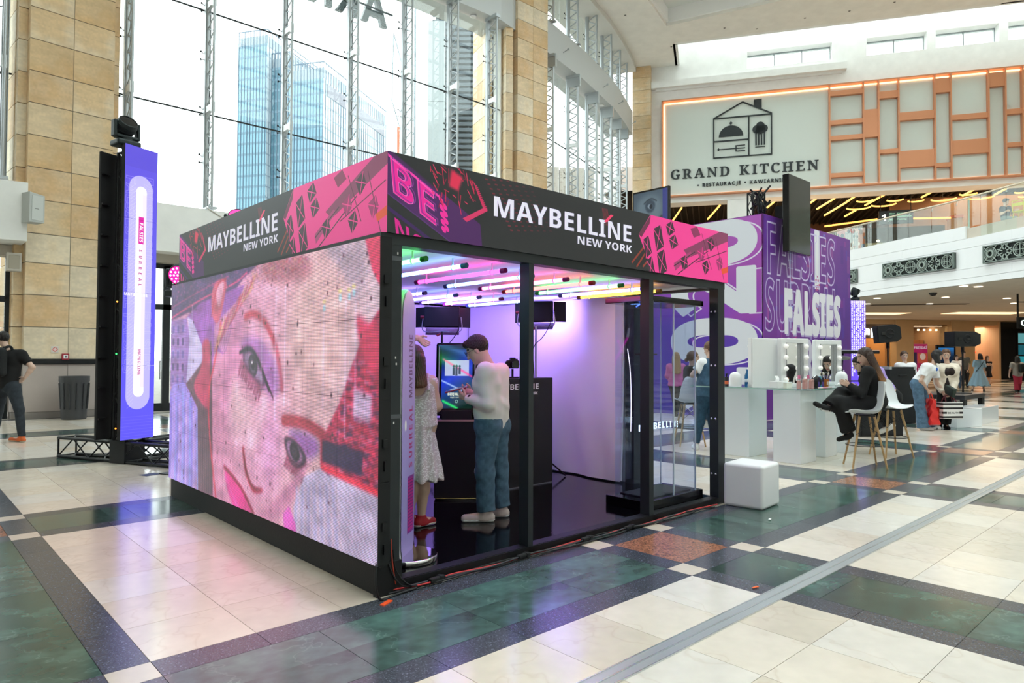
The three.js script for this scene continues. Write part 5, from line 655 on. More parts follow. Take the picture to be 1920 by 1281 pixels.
// ---------- led tower with its truss base ----------
const trussBox = (L, s, r = 0.024) => { // square truss along +x
  const g = []; for (const y of [-s / 2, s / 2]) for (const z of [-s / 2, s / 2]) g.push(rod([0, y, z], [L, y, z], r, 8));
  const n = Math.max(1, Math.round(L / 0.32)), st = L / n, d = [];
  for (let i = 0; i < n; i++) for (const [p, q] of [[[-s / 2, -s / 2], [s / 2, -s / 2]], [[-s / 2, s / 2], [s / 2, s / 2]], [[-s / 2, -s / 2], [-s / 2, s / 2]], [[s / 2, -s / 2], [s / 2, s / 2]]]) { const [a, b] = i % 2 ? [q, p] : [p, q]; d.push(rod([i * st, a[0], a[1]], [(i + 1) * st, b[0], b[1]], 0.011, 5)); }
  for (const x of [0, L]) for (const y of [-s / 2, s / 2]) d.push(rod([x, y, -s / 2], [x, y, s / 2], 0.014, 5), rod([x, -s / 2, y], [x, s / 2, y], 0.014, 5));
  return { chords: fuse(g), braces: fuse(d) };
};
function addTruss(t, L, s, at, ry = 0, rz = 0) { const q = trussBox(L, s); for (const k of ['chords', 'braces']) { const m = mesh(k === 'chords' ? 'truss_tubes' : 'truss_braces', q[k], M.blackmetal, t); m.position.set(...at); m.rotation.set(0, ry, rz, 'YXZ'); } }
function movingHead(name, lab, at, ry, tilt, lensMat, s = 1, parentYaw = 0) {
  const t = thing(name, lab, 'stage light', at, ry); t.scale.setScalar(s); const dk = mat(0x202a2c, 0.5, 0.2);
  mesh('base', [rb(0.32, 0.09, 0.26, 0.03, 0, 0.045, 0), rod([0, 0.09, 0], [0, 0.12, 0], 0.09, 20)], dk, t);
  mesh('yoke', [rb(0.3, 0.05, 0.13, 0.02, 0, 0.14, 0), rb(0.045, 0.24, 0.12, 0.02, -0.155, 0.24, 0), rb(0.045, 0.24, 0.12, 0.02, 0.155, 0.24, 0)], dk, t);
  const h = new THREE.Group(); h.name = 'lamp_head'; h.position.set(0, 0.29, 0); h.rotation.x = tilt; t.add(h);
  mesh('shell', [lathe([[0, -0.16], [0.07, -0.155], [0.11, -0.12], [0.125, -0.04], [0.13, 0.06], [0.125, 0.1], [0.115, 0.11], [0.115, 0.09], [0, 0.09]], 28).rotateX(Math.PI / 2)], dk, h); for (let i = 0; i < 5; i++) mesh('rib', new THREE.TorusGeometry(0.13, 0.006, 6, 28).translate(0, 0, -0.02 + i * 0.018), dk, h);
  mesh('lens', [new THREE.CircleGeometry(0.112, 28).translate(0, 0, 0.1)], lensMat, h);
  return [t, h];
}
{
  const R = 0.407, t = thing('led_tower', 'tall violet led advert tower showing a white mascara tube, on black truss', 'advert tower', [0.3205, 0, -6.72], R);
  const art = canvas(256, 2048, (c, w, h) => {
    const g = c.createLinearGradient(0, 0, 0, h); g.addColorStop(0, '#5a4ad2'); g.addColorStop(0.5, '#5c55e0'); g.addColorStop(1, '#5b52ee'); c.fillStyle = g; c.fillRect(0, 0, w, h);
    c.strokeStyle = 'rgba(190,180,255,0.55)'; c.lineWidth = 3; c.font = 'bold 120px sans-serif'; for (const [x, y0, s] of [[10, 210, 'FALSIES SURREAL FALSIES'], [150, 190, 'FALSIES SURREAL FALSIES']]) { c.save(); c.translate(x, y0); c.rotate(Math.PI / 2); c.scale(0.94, 0.85); c.strokeText(s, 0, 0); c.restore(); }
    c.fillStyle = '#5b52ee'; c.fillRect(0, 1880, w, 170); c.fillStyle = 'rgba(140,140,255,0.35)'; for (let y = 1890; y < h; y += 22) c.fillRect(0, y, w, 3); c.fillStyle = '#5648cc'; c.fillRect(0, 0, w, 150);
    const pill = (x, y, ww, hh, f) => { c.fillStyle = f; c.beginPath(); c.roundRect(x, y, ww, hh, ww / 2); c.fill(); };
    pill(34, 200, 186, 1642, 'rgba(216,210,255,0.72)'); c.strokeStyle = 'rgba(255,255,255,0.35)'; c.lineWidth = 2; for (let i = 0; i < 60; i++) { c.beginPath(); c.moveTo(44, 300 + i * 26); c.lineTo(90, 260 + i * 26); c.stroke(); } pill(90, 275, 82, 1480, '#ffffff'); c.fillStyle = 'rgba(226,214,246,0.8)'; c.fillRect(140, 330, 32, 1360);
    c.fillStyle = '#d21c9c'; c.fillRect(112, 490, 40, 190); c.save(); c.translate(120, 520); c.rotate(Math.PI / 2); c.fillStyle = '#fff'; c.font = 'bold 38px sans-serif'; c.fillText('FALSIES', 8, 0, 140); c.restore(); c.save(); c.translate(118, 720); c.rotate(Math.PI / 2); c.fillStyle = '#b0328c'; c.font = 'bold 34px sans-serif'; [...'SURREAL'].forEach((ch, i) => c.fillText(ch, i * 40, 0)); c.restore();
    c.fillStyle = '#f4f0ff'; c.font = 'bold 30px sans-serif'; c.fillText('MAYBELLINE', 8, 1050, 240); c.save(); c.translate(122, 1420); c.rotate(Math.PI / 2); c.fillStyle = '#b43a90'; c.font = 'bold 30px sans-serif'; c.fillText('MAYBELLINE', 0, 0, 190); c.restore();
  });
  const ledm = new THREE.MeshStandardMaterial({ color: 0x050505, roughness: 0.4, emissive: 0xffffff, emissiveMap: art, emissiveIntensity: 0.95 });
  for (let j = 0; j < 4; j++) { const g = new THREE.BoxGeometry(0.498, 1.003, 0.07), uv = g.attributes.uv; for (let k = 16; k < 20; k++) uv.setY(k, (j + uv.getY(k)) / 4); const m = mesh('led_module', g, [M.blackmatt, M.blackmatt, M.blackmatt, M.blackmatt, ledm, M.blackmatt], t, true); m.position.set(0, 0.335 + (j + 0.5) * 1.005, -0.035); }
  addTruss(t, 4.0, 0.26, [0.03, 0.3, -0.21], 0, Math.PI / 2); mesh('back_panel', [rb(0.5, 3.95, 0.05, 0.01, -0.06, 2.3, -0.42)], M.blackmatt, t); for (let j = 0; j < 9; j++) mesh('cabinet_bracket', [bb(-0.3, -0.2, 0.6 + j * 0.42, 0.625 + j * 0.42, -0.4, -0.36), new THREE.TorusGeometry(0.06, 0.008, 5, 16, 3.5).translate(-0.12, 0.72 + j * 0.42, -0.07)], M.blackmetal, t);
  addTruss(t, 2.3, 0.26, [0.02, 0.155, -1.5], -Math.PI / 2); addTruss(t, 1.2, 0.26, [-0.1, 0.155, -0.2], 0); mesh('corner_block', [bb(-0.14, 0.17, 0, 0.31, -0.36, -0.06)], M.blackmetal, t);
  for (const [x, y, z, c] of [[-0.14, 0.5, -0.05, 0xff8a2a], [-0.02, 0.55, -0.05, 0x30e060], [-0.15, 1.5, -0.05, 0x30e060], [-0.15, 2.2, -0.05, 0xffa040]]) mesh('status_led', ball(0.011, x - 0.14, y, z, 1, 1, 1, 8, 6), glow(c, 3), t);
  for (let i = 0; i < 4; i++) mesh('truss_cable', tube([[-0.1 + i * 0.03, 4.2, -0.1], [-0.13 + i * 0.05, 2.8 - i * 0.2, -0.06], [-0.07, 1.4, -0.08], [-0.12 + i * 0.04, 0.35, -0.1]], 0.008, 5), M.rubber, t);
  area(0x8a80ff, 0.5, 0.48, 3.9, [0.3205 + 0.012, 2.35, -6.72 + 0.03], [0.3205 + 0.396 * 3, 2.35, -6.72 + 0.918 * 3]);
  movingHead('moving_head_light', 'dark moving head stage light on top of the led tower', [0.14, 4.345, -6.82], 0.2, -0.7, M.blackgloss, 0.98);
  const t2 = thing('truss_tower', 'short black truss tower behind the far corner of the booth', 'truss', [0.62, 0, -5.45], 0.4); addTruss(t2, 2.2, 0.28, [0, 0.0, 0], 0, Math.PI / 2); mesh('black_cloth', rb(0.34, 1.95, 0.02, 0.005, 0.02, 1.05, -0.17), M.blackmatt, t2); mesh('foot_plate', bb(-0.25, 0.25, 0, 0.012, -0.25, 0.25), M.blackmetal, t2); for (const [x, y, c] of [[-0.1, 1.75, 0x30e060], [-0.08, 1.2, 0x30e060], [-0.12, 0.9, 0x2a80ff], [-0.05, 0.6, 0x30e060], [-0.12, 0.45, 0xff8a2a]]) mesh('status_led', ball(0.011, x, y, 0.16, 1, 1, 1, 8, 6), glow(c, 3), t2);
  const wash = new THREE.MeshStandardMaterial({ color: 0x220010, emissive: 0xff1f8c, emissiveIntensity: 1.6, roughness: 0.3 });
  const [ml, mh] = movingHead('wash_light', 'round pink glowing wash light on the short truss tower by the booth', [0.45, 2.2, -5.35], -0.75, 0.25, wash, 1.0);
  for (let k = 0; k < 19; k++) { const rr = k === 0 ? 0 : k < 7 ? 0.045 : 0.088, a = k < 7 ? k * 1.047 : k * 0.5236; mesh('led_bead', ball(0.012, rr * Math.cos(a), rr * Math.sin(a), 0.105, 1, 1, 0.5, 8, 6), glow(0xffb8ff, 4), mh); }
  area(0xff3c9c, 6, 0.2, 0.2, [0.45 - 0.1, 2.46, -5.25], [-1.5, 2.3, -3]);
  const t3 = thing('truss_tower', 'black truss tower hidden behind the booth carrying a stage light', 'truss', [1.35, 0, -4.9], 0.2); addTruss(t3, 2.9, 0.24, [0, 0, 0], 0, Math.PI / 2); mesh('foot_plate', bb(-0.25, 0.25, 0, 0.012, -0.25, 0.25), M.blackmetal, t3);
  movingHead('moving_head_light', 'dark stage light peeking over the left part of the booth header', [0.98, 2.92, -4.95], -0.4, -0.5, wash, 0.9).length;
}
// ---------- violet advert block with screens ----------
{
  const X0 = 13.2, X1 = 18.45, Z0 = -9.2, Z1 = -4.22, HH = 4.95, t = thing('advert_block', 'huge violet advert block with outlined white lettering behind the make-up counter', 'advert wall');
  const left = canvas(1024, 1024, (c, w, h) => {
    const g = c.createLinearGradient(600, 0, 400, h); g.addColorStop(0, '#b45ac0'); g.addColorStop(0.22, '#a64ab6'); g.addColorStop(0.42, '#8a3fc0'); g.addColorStop(0.55, '#5b35b2'); g.addColorStop(1, '#4e33ae'); c.fillStyle = g; c.fillRect(0, 0, w, h); c.globalAlpha = 0.5; poly(c, [[700, 560], [1024, 420], [1024, 540]], '#b84aa8', 30); c.globalAlpha = 1;
    const m = 205.6; c.save(); c.translate(0.955 * w, h - 0.05 * m); c.rotate(-Math.PI / 2); c.font = `bold ${3.18 * m}px sans-serif`; const wd = c.measureText('2').width; c.scale(1.25 * m / wd, 1); c.lineJoin = 'round';
    c.strokeStyle = '#e9e2f6'; c.lineWidth = 9; c.save(); c.translate(-14, 46); c.strokeText('2020', 0, 0); c.restore(); const fg = '#e4e6f0'; c.fillStyle = fg; c.fillText('2020', 0, 0); c.lineWidth = 26; c.strokeStyle = fg; c.strokeText('2020', 0, 0); c.restore();
  });
  const right = canvas(1024, 1024, (c, w, h) => {
    const r = rngOf(9), m = 1024 / 5.25, my = 1024 / 4.95; const g = c.createLinearGradient(0, 0, w, h); g.addColorStop(0, '#6a38a0'); g.addColorStop(0.4, '#7a3596'); g.addColorStop(0.7, '#5c2f96'); g.addColorStop(1, '#7a2f7c'); c.fillStyle = g; c.fillRect(0, 0, w, h);
    for (let i = 0; i < 90; i++) { c.globalAlpha = 0.25; c.fillStyle = ['#d84aa0', '#4a5ae0', '#9a50d0', '#e070b0', '#3c2c80'][i % 5]; c.fillRect(r() * w, r() * h * 0.8, 10 + r() * 26, 20 + r() * 120); } c.globalAlpha = 1; c.filter = 'blur(3px)';
    for (let i = 0; i < 30; i++) { c.fillStyle = ['#e0407c', '#7cb0ff', '#ff80c0', '#c8d8ff'][i % 4]; c.globalAlpha = 0.55; c.fillRect(300 + (r() - 0.5) * 90 + (i % 3) * 190, r() * 620, 30 * r() + 6, 8 + r() * 18); } c.filter = 'none'; c.globalAlpha = 1; c.fillStyle = '#eceaf2'; c.fillRect(555, 0, 62, 330); c.fillStyle = '#c85a90'; for (let i = 0; i < 30; i++) c.fillRect(560 + r() * 50, 250 + r() * 190, 12, 10); c.fillStyle = 'rgba(190,220,255,0.55)'; c.fillRect(268, 0, 16, 560); for (let i = 0; i < 14; i++) c.fillRect(250, i * 40, 60, 5);
    const txt = (s, x, y, ww, hh, fill, stroke, lw) => { c.save(); c.translate(x, y); c.font = 'bold 200px sans-serif'; const q = c.measureText(s).width; c.scale(ww / q, hh / 143); c.lineJoin = 'round'; if (stroke) { c.strokeStyle = stroke; c.lineWidth = lw; c.strokeText(s, 0, 0); } if (fill) { c.fillStyle = fill; c.fillText(s, 0, 0); c.strokeStyle = fill; c.lineWidth = 14; c.strokeText(s, 0, 0); } c.restore(); };
    txt('FALSIES', 20, 290, 800, 260, null, '#d9cdf0', 5); txt('SURREAL', 8, 575, 860, 260, null, '#cfc2ea', 5); txt('FALSIES', 212, 590, 660, 205, null, '#b8a8d8', 14); txt('FALSIES', 200, 580, 690, 220, '#f0eef6'); txt('SURREAL', 205, 830, 730, 210, '#dcd6ea');
  });
  mesh('core', bb(X0, X1, 0, HH, Z0, Z1), mat(0x5a3aa0, 0.6), t); mesh('left_print', new THREE.PlaneGeometry(Z1 - Z0, HH).rotateY(-Math.PI / 2).translate(X0 - 0.012, HH / 2, (Z0 + Z1) / 2), mat(0xffffff, 0.45, 0, { map: left }), t, true); mesh('right_print', new THREE.PlaneGeometry(X1 - X0, HH).translate((X0 + X1) / 2, HH / 2, Z1 + 0.012), mat(0xffffff, 0.45, 0, { map: right }), t, true); mesh('corner_trim', [bb(X0 - 0.012, X0 + 0.02, 0, HH + 0.01, Z1 - 0.02, Z1 + 0.012), bb(X0, X1, HH, HH + 0.02, Z0, Z1)], mat(0x8a3aa0, 0.5), t);
  const eye = canvas(512, 640, (c, w, h) => { const g = c.createLinearGradient(0, 0, w, h); g.addColorStop(0, '#3c4c5a'); g.addColorStop(1, '#53646e'); c.fillStyle = g; c.fillRect(0, 0, w, h); blob(c, [[60, 60], [300, 20], [440, 120], [400, 330], [140, 360], [40, 200]], '#5d6f7a', 30); blob(c, [[170, 120], [250, 70], [340, 130], [310, 210], [230, 230], [180, 180]], '#33424f', 8); blob(c, [[200, 150], [255, 125], [310, 160], [260, 195]], '#7c8c98', 5); c.fillStyle = '#1c2631'; c.beginPath(); c.ellipse(268, 160, 26, 24, 0, 0, 7); c.fill(); curve(c, [[160, 120], [250, 62], [350, 110]], '#26323c', 12, 4); blob(c, [[360, 300], [440, 250], [450, 300], [390, 330]], '#27323c', 8); c.fillStyle = '#20292f'; c.fillRect(30, 345, 420, 70); c.fillStyle = '#46545c'; c.font = 'bold 40px sans-serif'; c.fillText('A MUSIC STORIES MUST', 36, 395, 400); blob(c, [[60, 440], [300, 470], [440, 540], [300, 640], [40, 620]], '#5a6f7c', 20); c.fillStyle = '#2a3278'; c.fillRect(440, 0, 72, h); });
  const s1 = thing('advert_screen', 'dark screen showing a grey-blue close-up of an eye above the booth header', 'screen', [12.9, 5.15, -7.27], -Math.PI / 2); mesh('casing', rb(1.18, 1.8, 0.09, 0.01, 0, 0, -0.05), M.blackgloss, s1); mesh('display', new THREE.PlaneGeometry(1.1, 1.7).translate(0, 0, -0.003), new THREE.MeshStandardMaterial({ color: 0x0a0c10, roughness: 0.15, emissive: 0xffffff, emissiveMap: eye, emissiveIntensity: 0.8 }), s1, true); mesh('bracket', [bb(-0.05, 0.05, -0.12, 0.3, -0.32, -0.09), bb(-0.04, 0.04, -0.1, 0.0, -0.6, -0.3)], M.blackmetal, s1);
  const s2 = thing('advert_screen', 'switched-off tall black screen hung in front of the violet wall top', 'screen', [14.29, 5.01, -3.8]); mesh('casing', rb(1.2, 1.88, 0.16, 0.012, 0, 0, -0.085), M.blackgloss, s2); mesh('display', bb(-0.56, 0.56, -0.9, 0.9, -0.006, -0.002), mat(0x1c211f, 0.12), s2); mesh('bracket', [bb(-0.1, 0.1, -0.02, 0.3, -0.6, -0.16)], M.blackmetal, s2);
  const rig = thing('truss_rig', 'tangle of black truss and clamps behind the switched-off screen', 'truss', [13.9, 4.97, -4.75]); addTruss(rig, 0.7, 0.3, [0, 0, 0], 0, Math.PI / 2); for (let i = 0; i < 9; i++) mesh('clamp', rod([-0.35 + rnd() * 0.5, 0.1 + rnd() * 0.7, -0.1 + rnd() * 0.4], [-0.2 + rnd() * 0.6, 0.1 + rnd() * 0.8, rnd() * 0.3], 0.025, 6), M.blackmetal, rig); mesh('coiled_cable', [new THREE.TorusGeometry(0.16, 0.03, 6, 20).translate(-0.25, 0.5, 0.1), new THREE.TorusGeometry(0.12, 0.03, 6, 20).rotateY(0.8).translate(-0.1, 0.3, 0.15)], M.rubber, rig);
  const rg2 = thing('truss_rig', 'black truss mount under the eye picture screen', 'truss', [13.55, 4.97, -7.3]); addTruss(rg2, 0.6, 0.25, [0, 0, 0], 0, Math.PI / 2);
}
{ // far led totem
  const t = thing('led_totem', 'narrow led totem covered in repeated white lettering right of the violet wall', 'advert tower', [19.8, 0, -4.52], -0.6);
  const art = canvas(256, 1024, (c, w, h) => { c.fillStyle = '#5a40d8'; c.fillRect(0, 0, w, h); c.fillStyle = '#f6f2ff'; c.font = 'bold 34px sans-serif'; for (let i = 0; i < 7; i++) { c.save(); c.translate(12 + i * 36, -40 * (i % 3)); c.rotate(Math.PI / 2); c.fillText('MAYBELLINE NEW YORK MAYBELLINE NEW YORK', 0, 0); c.restore(); } c.fillStyle = 'rgba(240,230,255,0.35)'; c.fillRect(0, 0, w, 30); });
  const lm = new THREE.MeshStandardMaterial({ color: 0x050505, emissive: 0xffffff, emissiveMap: art, emissiveIntensity: 1.3, roughness: 0.4 });
  for (let j = 0; j < 3; j++) { const g = new THREE.BoxGeometry(0.5, 1.0, 0.08), uv = g.attributes.uv; for (let k = 16; k < 20; k++) uv.setY(k, (j + uv.getY(k)) / 3); const m = mesh('led_module', g, [M.blackmatt, M.blackmatt, M.blackmatt, M.blackmatt, lm, M.blackmatt], t, true); m.position.set(0, 0.27 + (j + 0.5) * 1.002, 0); } mesh('foot', [bb(-0.3, 0.3, 0, 0.27, -0.2, 0.04)], M.blackmatt, t);
  movingHead('moving_head_light', 'dark stage light on top of the lettered led totem', [19.72, 3.28, -4.55], 0.4, -1.1, M.blackgloss, 0.95);
}
// ---------- make-up counter ----------
{
  const cols = [['left rear', 7.54, -1.64, 0.56, 0.42], ['front', 7.4, -0.8, 0.5, 0.4], ['middle', 8.3, -0.86, 0.4, 0.42], ['right', 9.05, -0.86, 0.42, 0.42], ['rear', 7.72, -2.02, 0.4, 0.3]];
  cols.forEach(([nm, x, z, w, d], i) => { const t = thing('counter_plinth', ['white gloss plinth left, beside the booth post', 'white gloss plinth in front, nearest the camera under the glass top', 'narrow white gloss plinth behind the black-clad sitter legs', 'white gloss plinth behind the first bar stool legs', 'white gloss plinth at the rear corner of the make-up counter'][i], 'plinth', [x, 0, z], 0, 'white plinths of the make-up counter'); mesh('column', rb(w, 1.03, d, 0.006, 0, 0.515, 0), M.whitegloss, t); });
  const top = thing('glass_counter', 'clear glass top of the make-up counter on white plinths', 'counter'); const gm = new THREE.MeshPhysicalMaterial({ color: 0xe6f2ee, roughness: 0.03, transmission: 1, thickness: 0, ior: 1.5 });
  mesh('glass_top', floorPoly([[6.98, -2.25], [8.1, -2.25], [8.1, -1.2], [9.5, -1.2], [9.5, -0.45], [7.2, -0.42], [7.06, -0.46], [6.98, -0.6]], 1.035, 1.053), gm, top); mesh('glass_edge', [bb(7.2, 9.5, 1.036, 1.052, -0.45, -0.438), bb(6.972, 6.984, 1.036, 1.052, -2.25, -0.6)], mat(0x9fc0b6, 0.15), top);
  const mirrorM = new THREE.MeshStandardMaterial({ color: 0xf4f4f4, roughness: 0.015, metalness: 1 }), bulbM = new THREE.MeshStandardMaterial({ color: 0xffffff, roughness: 0.25, emissive: 0xfff4e4, emissiveIntensity: 0.2 });
  const mirror = (lab, x, z, ry) => { const t = thing('vanity_mirror', lab, 'mirror', [x, 1.053, z], ry); mesh('frame', [rb(0.54, 0.07, 0.07, 0.008, 0, 0.69, 0), rb(0.1, 0.66, 0.07, 0.008, -0.22, 0.33, 0), rb(0.1, 0.66, 0.07, 0.008, 0.22, 0.33, 0), rb(0.54, 0.05, 0.09, 0.008, 0, 0.025, 0), bb(-0.26, 0.26, 0.0, 0.72, -0.05, -0.035)], M.whiteplastic, t); mesh('mirror_glass', bb(-0.17, 0.17, 0.05, 0.66, -0.03, -0.022), mirrorM, t); mesh('side_trim', [bb(-0.172, -0.16, 0.05, 0.66, -0.02, 0.036), bb(0.16, 0.172, 0.05, 0.66, -0.02, 0.036)], mat(0xb9bcc2, 0.2, 0.8), t); for (const s of [-1, 1]) for (let k = 0; k < 4; k++) mesh('bulb', [ball(0.034, s * 0.2, 0.11 + k * 0.165, 0.065), rod([s * 0.2, 0.11 + k * 0.165, 0.02], [s * 0.2, 0.11 + k * 0.165, 0.05], 0.018, 10)], bulbM, t); return t; };
  mirror('left white vanity mirror with round bulbs, above the front plinth', 7.76, -0.98, -0.35); mirror('right white vanity mirror with round bulbs, nearer the sitting women', 9.02, -1.0, -0.4); mirror('white vanity mirror seen from behind beside the booth post', 7.38, -1.26, 2.83);
  // things on the glass
  const on = (name, lab, cat, x, z, group) => thing(name, lab, cat, [x, 1.0535, z], 0, group);
  let t = on('dome_dispenser', 'white round-topped dispenser at the left end of the glass counter', 'dispenser', 7.1, -1.56); mesh('body', lathe([[0, 0], [0.085, 0], [0.09, 0.01], [0.088, 0.13], [0.075, 0.18], [0.045, 0.21], [0, 0.222]], 24), M.whiteplastic, t); mesh('foot', lathe([[0, 0], [0.092, 0], [0.092, 0.012], [0, 0.012]], 24), M.whitegloss, t);
  t = on('dome_dispenser', 'white round-topped dispenser in front of the right vanity mirror', 'dispenser', 8.82, -0.7); mesh('body', lathe([[0, 0], [0.09, 0], [0.095, 0.01], [0.092, 0.13], [0.08, 0.18], [0.05, 0.215], [0, 0.23]], 24), M.whiteplastic, t); mesh('foot', lathe([[0, 0], [0.097, 0], [0.097, 0.012], [0, 0.012]], 24), M.whitegloss, t);
  t = on('water_bottle', 'blue plastic bottle beside the left white dispenser', 'bottle', 7.27, -1.46); mesh('body', lathe([[0, 0], [0.035, 0], [0.038, 0.01], [0.036, 0.06], [0.038, 0.12], [0.036, 0.17], [0.014, 0.22], [0.014, 0.235]], 18), phys(0x1c7fc4, 0.12, { transmission: 0.5, thickness: 0.02 }), t); mesh('cap', rod([0, 0.235, 0], [0, 0.26, 0], 0.016, 14), mat(0x1560a0, 0.4), t); mesh('label', lathe([[0.0375, 0.07], [0.0378, 0.07], [0.0378, 0.115], [0.0375, 0.115]], 18), mat(0xdfeaf4, 0.5), t);
  t = on('pump_bottle', 'dark cosmetic bottle with orange label by the booth post', 'bottle', 7.2, -1.76); mesh('body', rod([0, 0, 0], [0, 0.14, 0], 0.03, 16), mat(0x1d1620, 0.3), t); mesh('label', rod([0, 0.03, 0], [0, 0.08, 0], 0.0305, 16), mat(0xe06a3a, 0.5), t); mesh('pump', [rod([0, 0.14, 0], [0, 0.18, 0], 0.01, 8), bb(-0.01, 0.035, 0.178, 0.19, -0.01, 0.01)], M.blackgloss, t);
  t = on('tissue_box', 'white tissue box with a tissue sticking out, left of the mirrors', 'box', 6.99 + 0.12, -0.92); mesh('box', rb(0.22, 0.1, 0.12, 0.006, 0, 0.05, 0), M.whiteplastic, t); { const g = new THREE.PlaneGeometry(0.1, 0.09, 8, 8), p = g.attributes.position; for (let i = 0; i < p.count; i++) p.setZ(i, 0.015 * Math.sin(p.getX(i) * 70) + 0.01 * Math.cos(p.getY(i) * 60)); g.computeVertexNormals(); mesh('tissue', g.translate(0, 0.13, 0), mat(0xffffff, 0.9, 0, { side: THREE.DoubleSide }), t); }
  t = on('acrylic_box', 'second white box standing right of the tissue box', 'box', 7.27, -0.86); mesh('box', rb(0.17, 0.075, 0.1, 0.005, 0, 0.0375, 0), mat(0xf3efe4, 0.5), t); mesh('lid', rb(0.175, 0.012, 0.105, 0.004, 0, 0.08, 0), M.whiteplastic, t);
  const pinkGel = () => phys(0xe8b4b0, 0.15, { transmission: 0.3, thickness: 0.02 }); const bott = (lab, x, z, h, cm, capm) => { const q = on('cosmetic_jar', lab, 'jar', x, z, 'pink cosmetic jars on the glass counter'); mesh('jar', rb(0.055, h, 0.045, 0.008, 0, h / 2, 0), cm, q); mesh('lid', rb(0.05, 0.035, 0.042, 0.006, 0, h + 0.017, 0), capm, q); };
  const rose = mat(0xd6a8a0, 0.3, 0.4); ['leftmost pink jar in the row before the left mirror', 'second pink jar from the left before the left mirror', 'third pink jar from the left before the left mirror', 'fourth pink jar from the left before the left mirror', 'rightmost pink jar in the row before the left mirror'].forEach((l, i) => bott(l, 7.06 + i * 0.105, -0.58 + (i % 2) * 0.03, 0.085 + (i % 3) * 0.012, pinkGel(), rose));
  ['clear spray bottle with pink cap behind the jars, left one', 'clear spray bottle with pink cap behind the jars, right one'].forEach((l, i) => { const q = on('spray_bottle', l, 'bottle', 7.42 + i * 0.3, -0.74, 'spray bottles behind the jars'); mesh('body', rod([0, 0, 0], [0, 0.13, 0], 0.026, 14), phys(0xf4f0f4, 0.1, { transmission: 0.7, thickness: 0.02 }), q); mesh('cap', rod([0, 0.13, 0], [0, 0.18, 0], 0.018, 14), mat(0xe87aa8, 0.4), q); });
  ['violet tube standing left of the orange paper cup', 'second violet tube standing left of the orange paper cup', 'third violet tube nearest the orange paper cup'].forEach((l, i) => { const q = on('mascara_tube', l, 'tube', 7.66 + i * 0.07, -0.56 + (i % 2) * 0.03, 'violet tubes on the glass counter'); mesh('tube', rod([0, 0, 0], [0, 0.09, 0], 0.014, 12), mat(0x5a4a9a, 0.3, 0.3), q); mesh('cap', rod([0, 0.09, 0], [0, 0.15, 0], 0.015, 12), mat(0x2a2440, 0.3, 0.3), q); });
  ['round compact case lying before the pink jars', 'second round compact case lying near the counter edge', 'pink sponge case lying at the counter edge'].forEach((l, i) => { const q = on('compact_case', l, 'case', 7.5 + i * 0.14, -0.47, 'compacts at the counter edge'); mesh('case', lathe([[0, 0], [0.034, 0], [0.036, 0.008], [0.034, 0.018], [0, 0.02]], 18), i === 1 ? mat(0xf0a0b8, 0.4) : mat(0xe8dcdc, 0.3), q); mesh('clasp', bb(-0.008, 0.008, 0.004, 0.014, 0.034, 0.038), rose, q); });
  t = on('cosmetic_pouch', 'black cosmetic pouch between the two vanity mirrors', 'pouch', 8.04, -0.76); mesh('pouch', ball(0.12, 0, 0.075, 0, 1, 0.75, 0.6), M.blackmatt, t); mesh('zip', tube([[-0.1, 0.13, 0], [0, 0.17, 0], [0.1, 0.13, 0]], 0.006, 6), M.chrome, t);
  t = on('brush_holder', 'black holder full of make-up brushes left of the orange cup', 'brush holder', 8.3, -0.74); mesh('pot', lathe([[0, 0], [0.045, 0], [0.05, 0.1], [0.045, 0.1], [0.04, 0.01], [0, 0.01]], 18), M.blackgloss, t); for (let i = 0; i < 11; i++) { const a = i * 0.6, x = 0.05 * Math.cos(a), z = 0.05 * Math.sin(a); mesh('brush', [rod([x * 0.3, 0.02, z * 0.3], [x * 1.1, 0.17, z * 1.1], 0.005, 6), ball(0.014, x * 1.2, 0.19, z * 1.2, 1, 1.8, 1, 8, 6)], i % 2 ? mat(0xe8dcd0, 0.7) : M.blackgloss, t); }
  t = on('paper_cup', 'orange paper cup with white emblem at the counter edge', 'cup', 7.88, -0.55); mesh('cup', lathe([[0, 0], [0.032, 0], [0.042, 0.12], [0.044, 0.122], [0.041, 0.122], [0.031, 0.005], [0, 0.005]], 24), mat(0xc9772c, 0.6), t); mesh('emblem', new THREE.CylinderGeometry(0.0405, 0.0365, 0.05, 12, 1, true, -0.9, 0.7).translate(0, 0.065, 0), mat(0xf2e6d4, 0.6, 0, { side: THREE.DoubleSide }), t);
  t = on('plastic_cup', 'turquoise plastic cup behind the orange paper cup', 'cup', 8.42, -0.86); mesh('cup', lathe([[0, 0], [0.035, 0], [0.048, 0.15], [0.044, 0.15], [0.033, 0.006], [0, 0.006]], 20), mat(0x48b4dc, 0.4), t);
  t = on('tissue', 'crumpled white tissue near the right white dispenser', 'tissue', 8.55, -0.6); mesh('tissue', new THREE.IcosahedronGeometry(0.05, 2).scale(1.4, 0.6, 1).translate(0, 0.028, 0), mat(0xf6f4f2, 0.9), t);
}
